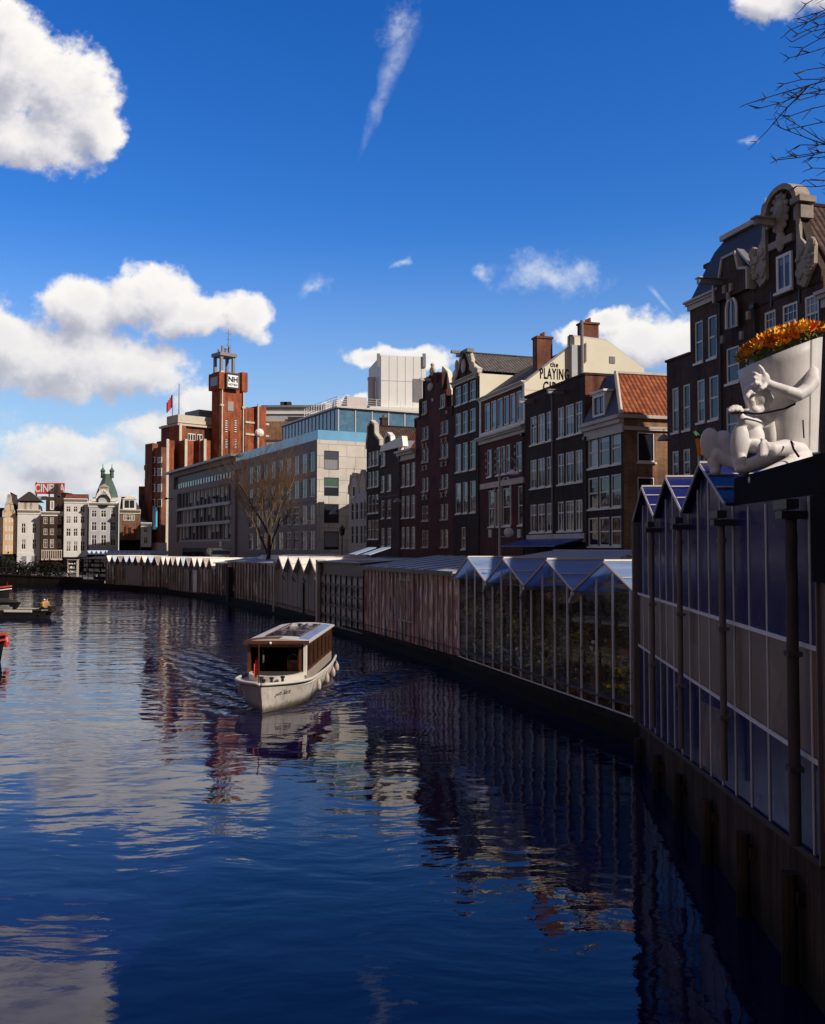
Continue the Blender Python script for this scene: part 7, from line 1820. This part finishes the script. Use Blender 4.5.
def moored(label, px, py, Y, rz, L, beam, top, red, cabin=True, gzv=1.0, white=True):
    p = at(px, py, Y); r = empty('moored_boat', (p.x, p.y, 0), rz, label, 'boat')
    secs = hull_mesh(L, beam, lambda t: gzv + .35 * (1 - min(1, t * 2.2)) ** 2, .9, 3.0, 2.2, -.3, .8, 18); mb = MB(); loft(secs, mb); mb.build('hull', 'hull_black', r)
    g = MB(); w = MB()
    for s in (1, -1):
        g.tube([(q[4][0] * s * 1.01, q[4][1], q[4][2]) for q in secs], .09, 6); w.tube([(q[4][0] * s, q[4][1], q[4][2] - .28) for q in secs], .06, 6)
    g.build('gunwale', red, r); w.build('rubbing_strake', 'white_paint' if white else red, r)
    dk = MB()
    for a, b in zip(secs[:-1], secs[1:]): dk.face([(-a[4][0] * .95, a[4][1], a[4][2] - .1), (a[4][0] * .95, a[4][1], a[4][2] - .1), (b[4][0] * .95, b[4][1], b[4][2] - .1), (-b[4][0] * .95, b[4][1], b[4][2] - .1)])
    dk.build('deck', 'deck_white', r)
    if cabin:
        MB().box(-beam * .7, beam * .7, L * .35, L * .9, gzv - .1, gzv + top).build('cabin', 'green_paint', r); MB().box(-beam * .78, beam * .78, L * .33, L * .92, gzv + top + .003, gzv + top + .14).build('cabin_roof', red, r)
    for k in range(3): q = secs[4 + k * 3][4]; MB().lathe([(0, -.6), (.12, -.55), (.16, -.3), (.1, -.1), (0, -.08)], 8, (q[0] + .15, q[1], q[2])).build('fender', red, r)
    MB().tube([(0, .5, gzv), (0, .5, gzv + .8)], .04, 5).build('bow_post', 'varnish', r)
moored('dark moored boat with red roof and white stripe, far left', 11, 600, 100, R(75), 9, 1.5, .75, 'red_paint', True, 1.15)
moored('bow of dark moored boat with orange-red fenders, cut by left edge', 5, 660, 46, R(62), 8, 1.3, .5, 'red_paint', False, 1.0, False)
d_ = empty('dinghy', (at(21, 604, 88).x, 88, 0), R(78), 'small dark covered dinghy moored behind the low work boat', 'boat'); sc_ = hull_mesh(4.5, .8, lambda t: .5, .9, 1.6, 2.4, -.2, .85, 12); m_ = MB(); loft(sc_, m_); m_.build('hull', 'hull_black', d_); MB().ball((0, 2.4, .5), (.75, 2.0, .35), 14, 8).build('cover', 'inside_dark', d_, smooth=True); MB().box(-.2, .2, 4.4, 4.7, .3, 1.0).build('outboard_motor', 'black_metal', d_)

# ------------------------------------------------------------------ lamps, trees, bank furniture
def curl_lamp():
    p = at(499.6, 545, 47); r = empty('street_lamp', (p.x, p.y, ST), 0, 'grey street lamp with curled scroll bracket in front of the arched house', 'street lamp')
    Z = lambda y: at(500, y, 47).z - ST; Xp = lambda x: at(x, 500, 47).x - p.x
    zt = Z(474); MB().tube([(0, 0, 0), (0, 0, .9)], .11, 8).tube([(0, 0, .9), (0, 0, zt)], [.075, .05], 8).build('post', 'grey_metal', r)
    arc = [(Xp(509) + (Xp(499.6) - Xp(509)) * math.cos(t), 0, zt + (Z(457) - zt) * math.sin(t)) for t in [math.pi * k / 10 for k in range(11)]]
    c2 = (Xp(511.5), Z(464)); spiral = [(c2[0] + (.33 - .028 * k) * math.cos(.7 - k * .62), 0, c2[1] + (.33 - .028 * k) * math.sin(.7 - k * .62)) for k in range(10)]
    MB().tube(arc, .035, 6).tube(spiral, .025, 6).tube([arc[-1], (Xp(513), 0, Z(470))], .03, 6).build('scroll_bracket', 'grey_metal', r)
    lx, lz = Xp(512.5), Z(474); MB().lathe([(.05, .22), (.12, .16), (.3, .05), (.34, 0), (.3, -.03), (.0, -.06)], 16, (lx, 0, lz)).build('lamp_head', 'white_paint', r, smooth=True)
    g = at(508.5, 532.5, 47); MB().ball((g.x - p.x, -.1, g.z - ST), (.24, .24, .24), 14, 9).build('globe', 'aluminium', r, smooth=True); MB().tube([(0, 0, g.z - ST - .2), (g.x - p.x, -.1, g.z - ST - .22)], .03, 5).build('globe_bracket', 'grey_metal', r)
curl_lamp()
def hanging_lamp(label, px, py, Y, rad, p0, p1):
    c = at(px, py, Y); r = empty('hanging_lamp', c, 0, label, 'street lamp', 'lamps hanging over the street')
    MB().lathe([(.06 * rad, .9 * rad), (.3 * rad, .75 * rad), (.8 * rad, .35 * rad), (rad, 0), (.95 * rad, -.1 * rad), (0, -.14 * rad)], 16).build('lamp_head', 'lead_grey', r, smooth=True)
    a, b = Vector(p0) - c, Vector(p1) - c; w = MB(); top = Vector((0, 0, rad * 1.6)); w.tube([a, a.lerp(top, .5) - Vector((0, 0, .15)), top, b.lerp(top, .5) - Vector((0, 0, .15)), b], .014, 4).tube([top, Vector((0, 0, .8 * rad))], .02, 4); w.build('suspension_wire', 'black_metal', r)
w0 = at(636, 424, 54.5); w1 = at(692, 421, 44)
hanging_lamp('grey dome lamp hanging on a wire before the brown corner house', 664, 440, 47, .34, w0, w1)
hanging_lamp('dome lamp hanging before the cream office end wall', 333.5, 514, 84, .42, at(360, 505, 90), at(300, 505, 104))
hanging_lamp('dome lamp hanging before the narrow street gap right of the red tiles', 397.5, 502, 78, .38, at(420, 494, 84), at(372, 496, 94))
def post_lamp(label, px, ytop, Y):
    p = at(px, ytop, Y); r = empty('street_lamp', (p.x, p.y, ST), 0, label, 'street lamp'); h = p.z - ST
    MB().tube([(0, 0, 0), (0, 0, .8)], .1, 8).tube([(0, 0, .8), (0, 0, h - .7)], .05, 8).build('post', 'black_metal', r)
    MB().lathe([(.06, -.75), (.2, -.65), (.26, -.2), (.3, -.18), (.12, .05), (.03, .2), (0, .2)], 8, (0, 0, h)).build('lantern', 'black_metal', r)
post_lamp('black lantern post at the foot of the cream office end wall', 342, 527, 80)

def bare_tree(label, base, height, spread, seed, trunk_r, levels=5, lean=(0, 0), first=.28, twig='twig'):
    g = random.Random(seed); r = empty('bare_tree', base, 0, label, 'tree')
    tk = MB(); cr = MB()
    def branch(p, d, length, rad, lev):
        pts = [p]; rr = [rad]; n = 4; q = p
        for k in range(n):
            d = (d + Vector((g.uniform(-.16, .16), g.uniform(-.16, .16), g.uniform(-.02, .12)))).normalized(); q = q + d * length / n; pts.append(q); rr.append(rad * (1 - .5 * (k + 1) / n))
        (tk if lev <= 1 else cr).tube(pts, rr, 7 if lev <= 1 else (5 if lev == 2 else 3), cap=False)
        if lev >= levels: return
        nb = (6, 5, 5, 5, 6)[min(lev, 4)]
        for k in range(nb):
            i = g.randint(1 + (lev == 0), n); a = g.uniform(0, 6.28); ax = d.orthogonal().normalized(); ax.rotate(Matrix.Rotation(a, 3, d))
            nd = (d * (1.0 if lev else .9) + ax * g.uniform(.4, .95) * spread + Vector((0, 0, .2))).normalized()
            branch(pts[i], nd, length * g.uniform(.55, .8), rr[i] * .62, lev + 1)
    branch(Vector((0, 0, -.1)), Vector((lean[0], lean[1], 1)).normalized(), height * .42, trunk_r, 0)
    tk.build('trunk', 'bark', r); cr.build('crown', twig, r); return r
tb = at(264, 556, 88)
bare_tree('tall bare brown tree standing before the grey office front', (tb.x, tb.y, ST), 18.5, 1.0, 5, .26, 5)

def corner_branches():
    """bare plane tree beside the bridge; only the ends of its boughs reach into the photo"""
    base = Vector((8.6, 9.2, ST)); r = empty('bare_tree', base, 0, 'bare dark tree whose drooping twigs reach in at the top right corner', 'tree'); g = random.Random(12)
    tk = MB(); cr = MB()
    tk.tube([(0, 0, -.2), (.05, 0, 3), (0, .05, 6.5), (-.1, .1, 9.5), (-.3, .2, 13)], [.26, .22, .18, .13, .07], 9)
    def spur(p, d, L, rad, lev):
        pts = [p]; rr = [rad]; q = p
        n = 5
        for k in range(n): d = (d + Vector((g.uniform(-.12, .12), g.uniform(-.12, .12), g.uniform(-.10, .14)))).normalized(); q = q + d * L / n; pts.append(q); rr.append(rad * (1 - .6 * (k + 1) / n))
        cr.tube(pts, rr, 4, cap=False)
        if lev == 0: return
        for k in range(5 + 3 * (lev == 1)):
            i = g.randint(1, n); s = g.choice((-1, 1)); nd = (d * .6 + Vector((g.uniform(-.4, .1), g.uniform(-.5, .5), s * g.uniform(.25, .8)))).normalized(); spur(pts[i], nd, L * g.uniform(.2, .42) if lev > 1 else g.uniform(.06, .17), rr[i] * .55 + .002, lev - 1)
    # boughs: (height on trunk, end pixel, end depth)
    for (z0, ex, ey, Y, sag) in ((10.6, 744, 105, 9.4, .5), (10.2, 784, 84, 9.8, .4), (11.2, 792, 42, 9.6, .7), (11.6, 798, 34, 9.1, .3), (9.3, 779, 158, 9.5, .3), (9.6, 785, 130, 10.0, .4), (8.7, 805, 180, 9.2, .2), (9.0, 800, 145, 9.9, .3), (12.2, 806, 4, 9.4, .5), (11.9, 800, 18, 9.9, .3), (9.9, 800, 100, 8.9, .5), (8.4, 812, 168, 9.9, .5), (10.0, 790, 116, 9.0, .6), (9.4, 776, 160, 9.9, .4), (11.0, 789, 58, 9.3, .5), (11.7, 790, 30, 9.9, .6), (12.0, 808, 22, 8.9, .4), (10.4, 806, 70, 9.2, .4), (8.8, 797, 186, 9.6, .3), (11.4, 803, 48, 9.9, .5), (10.3, 760, 108, 9.6, .5)):
        e = at(ex, ey, Y) - base; s = Vector((0, .05, z0 - 1)); mid = s.lerp(e, .55) + Vector((0, 0, sag))
        pts = []; rr = []
        for k in range(23):
            t = k / 22; p = s * (1 - t) ** 2 + mid * 2 * t * (1 - t) + e * t * t; p += Vector((g.uniform(-.015, .015), g.uniform(-.015, .015), g.uniform(-.02, .02))) * (1 if 0 < k < 22 else 0); pts.append(p); rr.append(.034 * (1 - t) ** 1.5 + .0045)
        cr.tube(pts, rr, 5, cap=False)
        for k in range(7, 23):
            for j in range(g.choice((1, 2, 3))):
                d = (pts[k] - pts[k - 1]).normalized(); sg = g.choice((-1, 1)); nd = (d * .8 + Vector((g.uniform(-.2, .2), g.uniform(-.4, .4), sg * g.uniform(.2, .8)))).normalized()
                if k < 20 and g.random() < .22: spur(pts[k], nd, g.uniform(.3, .7), .008, 1)
                else: spur(pts[k], nd, g.uniform(.05, .16), .006, 0)
    tk.build('trunk', 'bark', r); cr.build('crown', 'bark', r)
corner_branches()

# far bank: railing, bushes, flower stand
def railing():
    r = empty('railing', (-95, 142.4, 1.5), 0, 'long dark iron railing along the far bank', 'railing'); p = MB(); q = MB()
    for k in range(17): x = k * 2.2; p.box(x - .05, x + .05, -.05, .05, 0, 1.1)
    for z in (.5, 1.08): q.box(0, 35.2, -.025, .025, z - .03, z + .03)
    p.build('post', 'black_metal', r); q.build('rail', 'black_metal', r)
railing()
bush = None
for k, (px, Y, s) in enumerate(((3, 150, 1.6), (12, 155, 1.3), (22, 148, 1.1), (31, 152, 1.0), (46, 150, 1.3), (57, 150, 1.1), (84, 160, 1.2))):
    p = at(px, 570, Y)
    if bush is None:
        g = random.Random(31); bush = empty('bush', (0, 0, 0), 0); lf = MB()
        for i in range(420):
            a, b, c = g.gauss(0, .75), g.gauss(0, .6), abs(g.gauss(.9, .55)); d = Vector((g.uniform(-1, 1), g.uniform(-1, 1), g.uniform(-.3, 1))).normalized(); s_ = d.orthogonal().normalized() * .1; q = Vector((a, b, c)); lf.face([q, q + d * .15 + s_, q + d * .32, q + d * .15 - s_])
        lf.build('leaves', 'leaf_black', bush); MB().tube([(0, 0, 0), (0, 0, 1)], .05, 5).build('stem', 'bark', bush); o = bush
    else: o = copy_tree(bush)
    o.location = (p.x, Y, ST); o.scale = (s, s, s); o.rotation_euler = (0, 0, k * 1.3)
    tag(o, 'dark low bush on the far bank before the far houses', 'bush', 'bushes on the far bank')
def far_stand():
    c = at(73, 566, 150); r = empty('flower_stand', (c.x, c.y, ST), 0, 'pale flower stand with tiered trays on the far bank', 'stall')
    for k, z in enumerate((.6, 1.2, 1.8)): MB().box(-.7, .7, -.5 + .25 * k, -.1 + .25 * k, z, z + .12).build('tray', 'weathered_white', r)
    MB().box(-.75, -.68, -.4, .5, 0, 2.6).box(.68, .75, -.4, .5, 0, 2.6).box(-.8, .8, -.5, .6, 2.6, 2.7).build('frame', 'weathered_white', r)
    b = MB(); g = random.Random(8)
    for k in range(60): b.ball((g.uniform(-.65, .65), -.3 + g.uniform(0, .5), g.choice((.78, 1.38, 1.98)) + g.uniform(0, .15)), .09, 6, 4)
    b.build('blossoms', 'bloom_white', r)
far_stand()
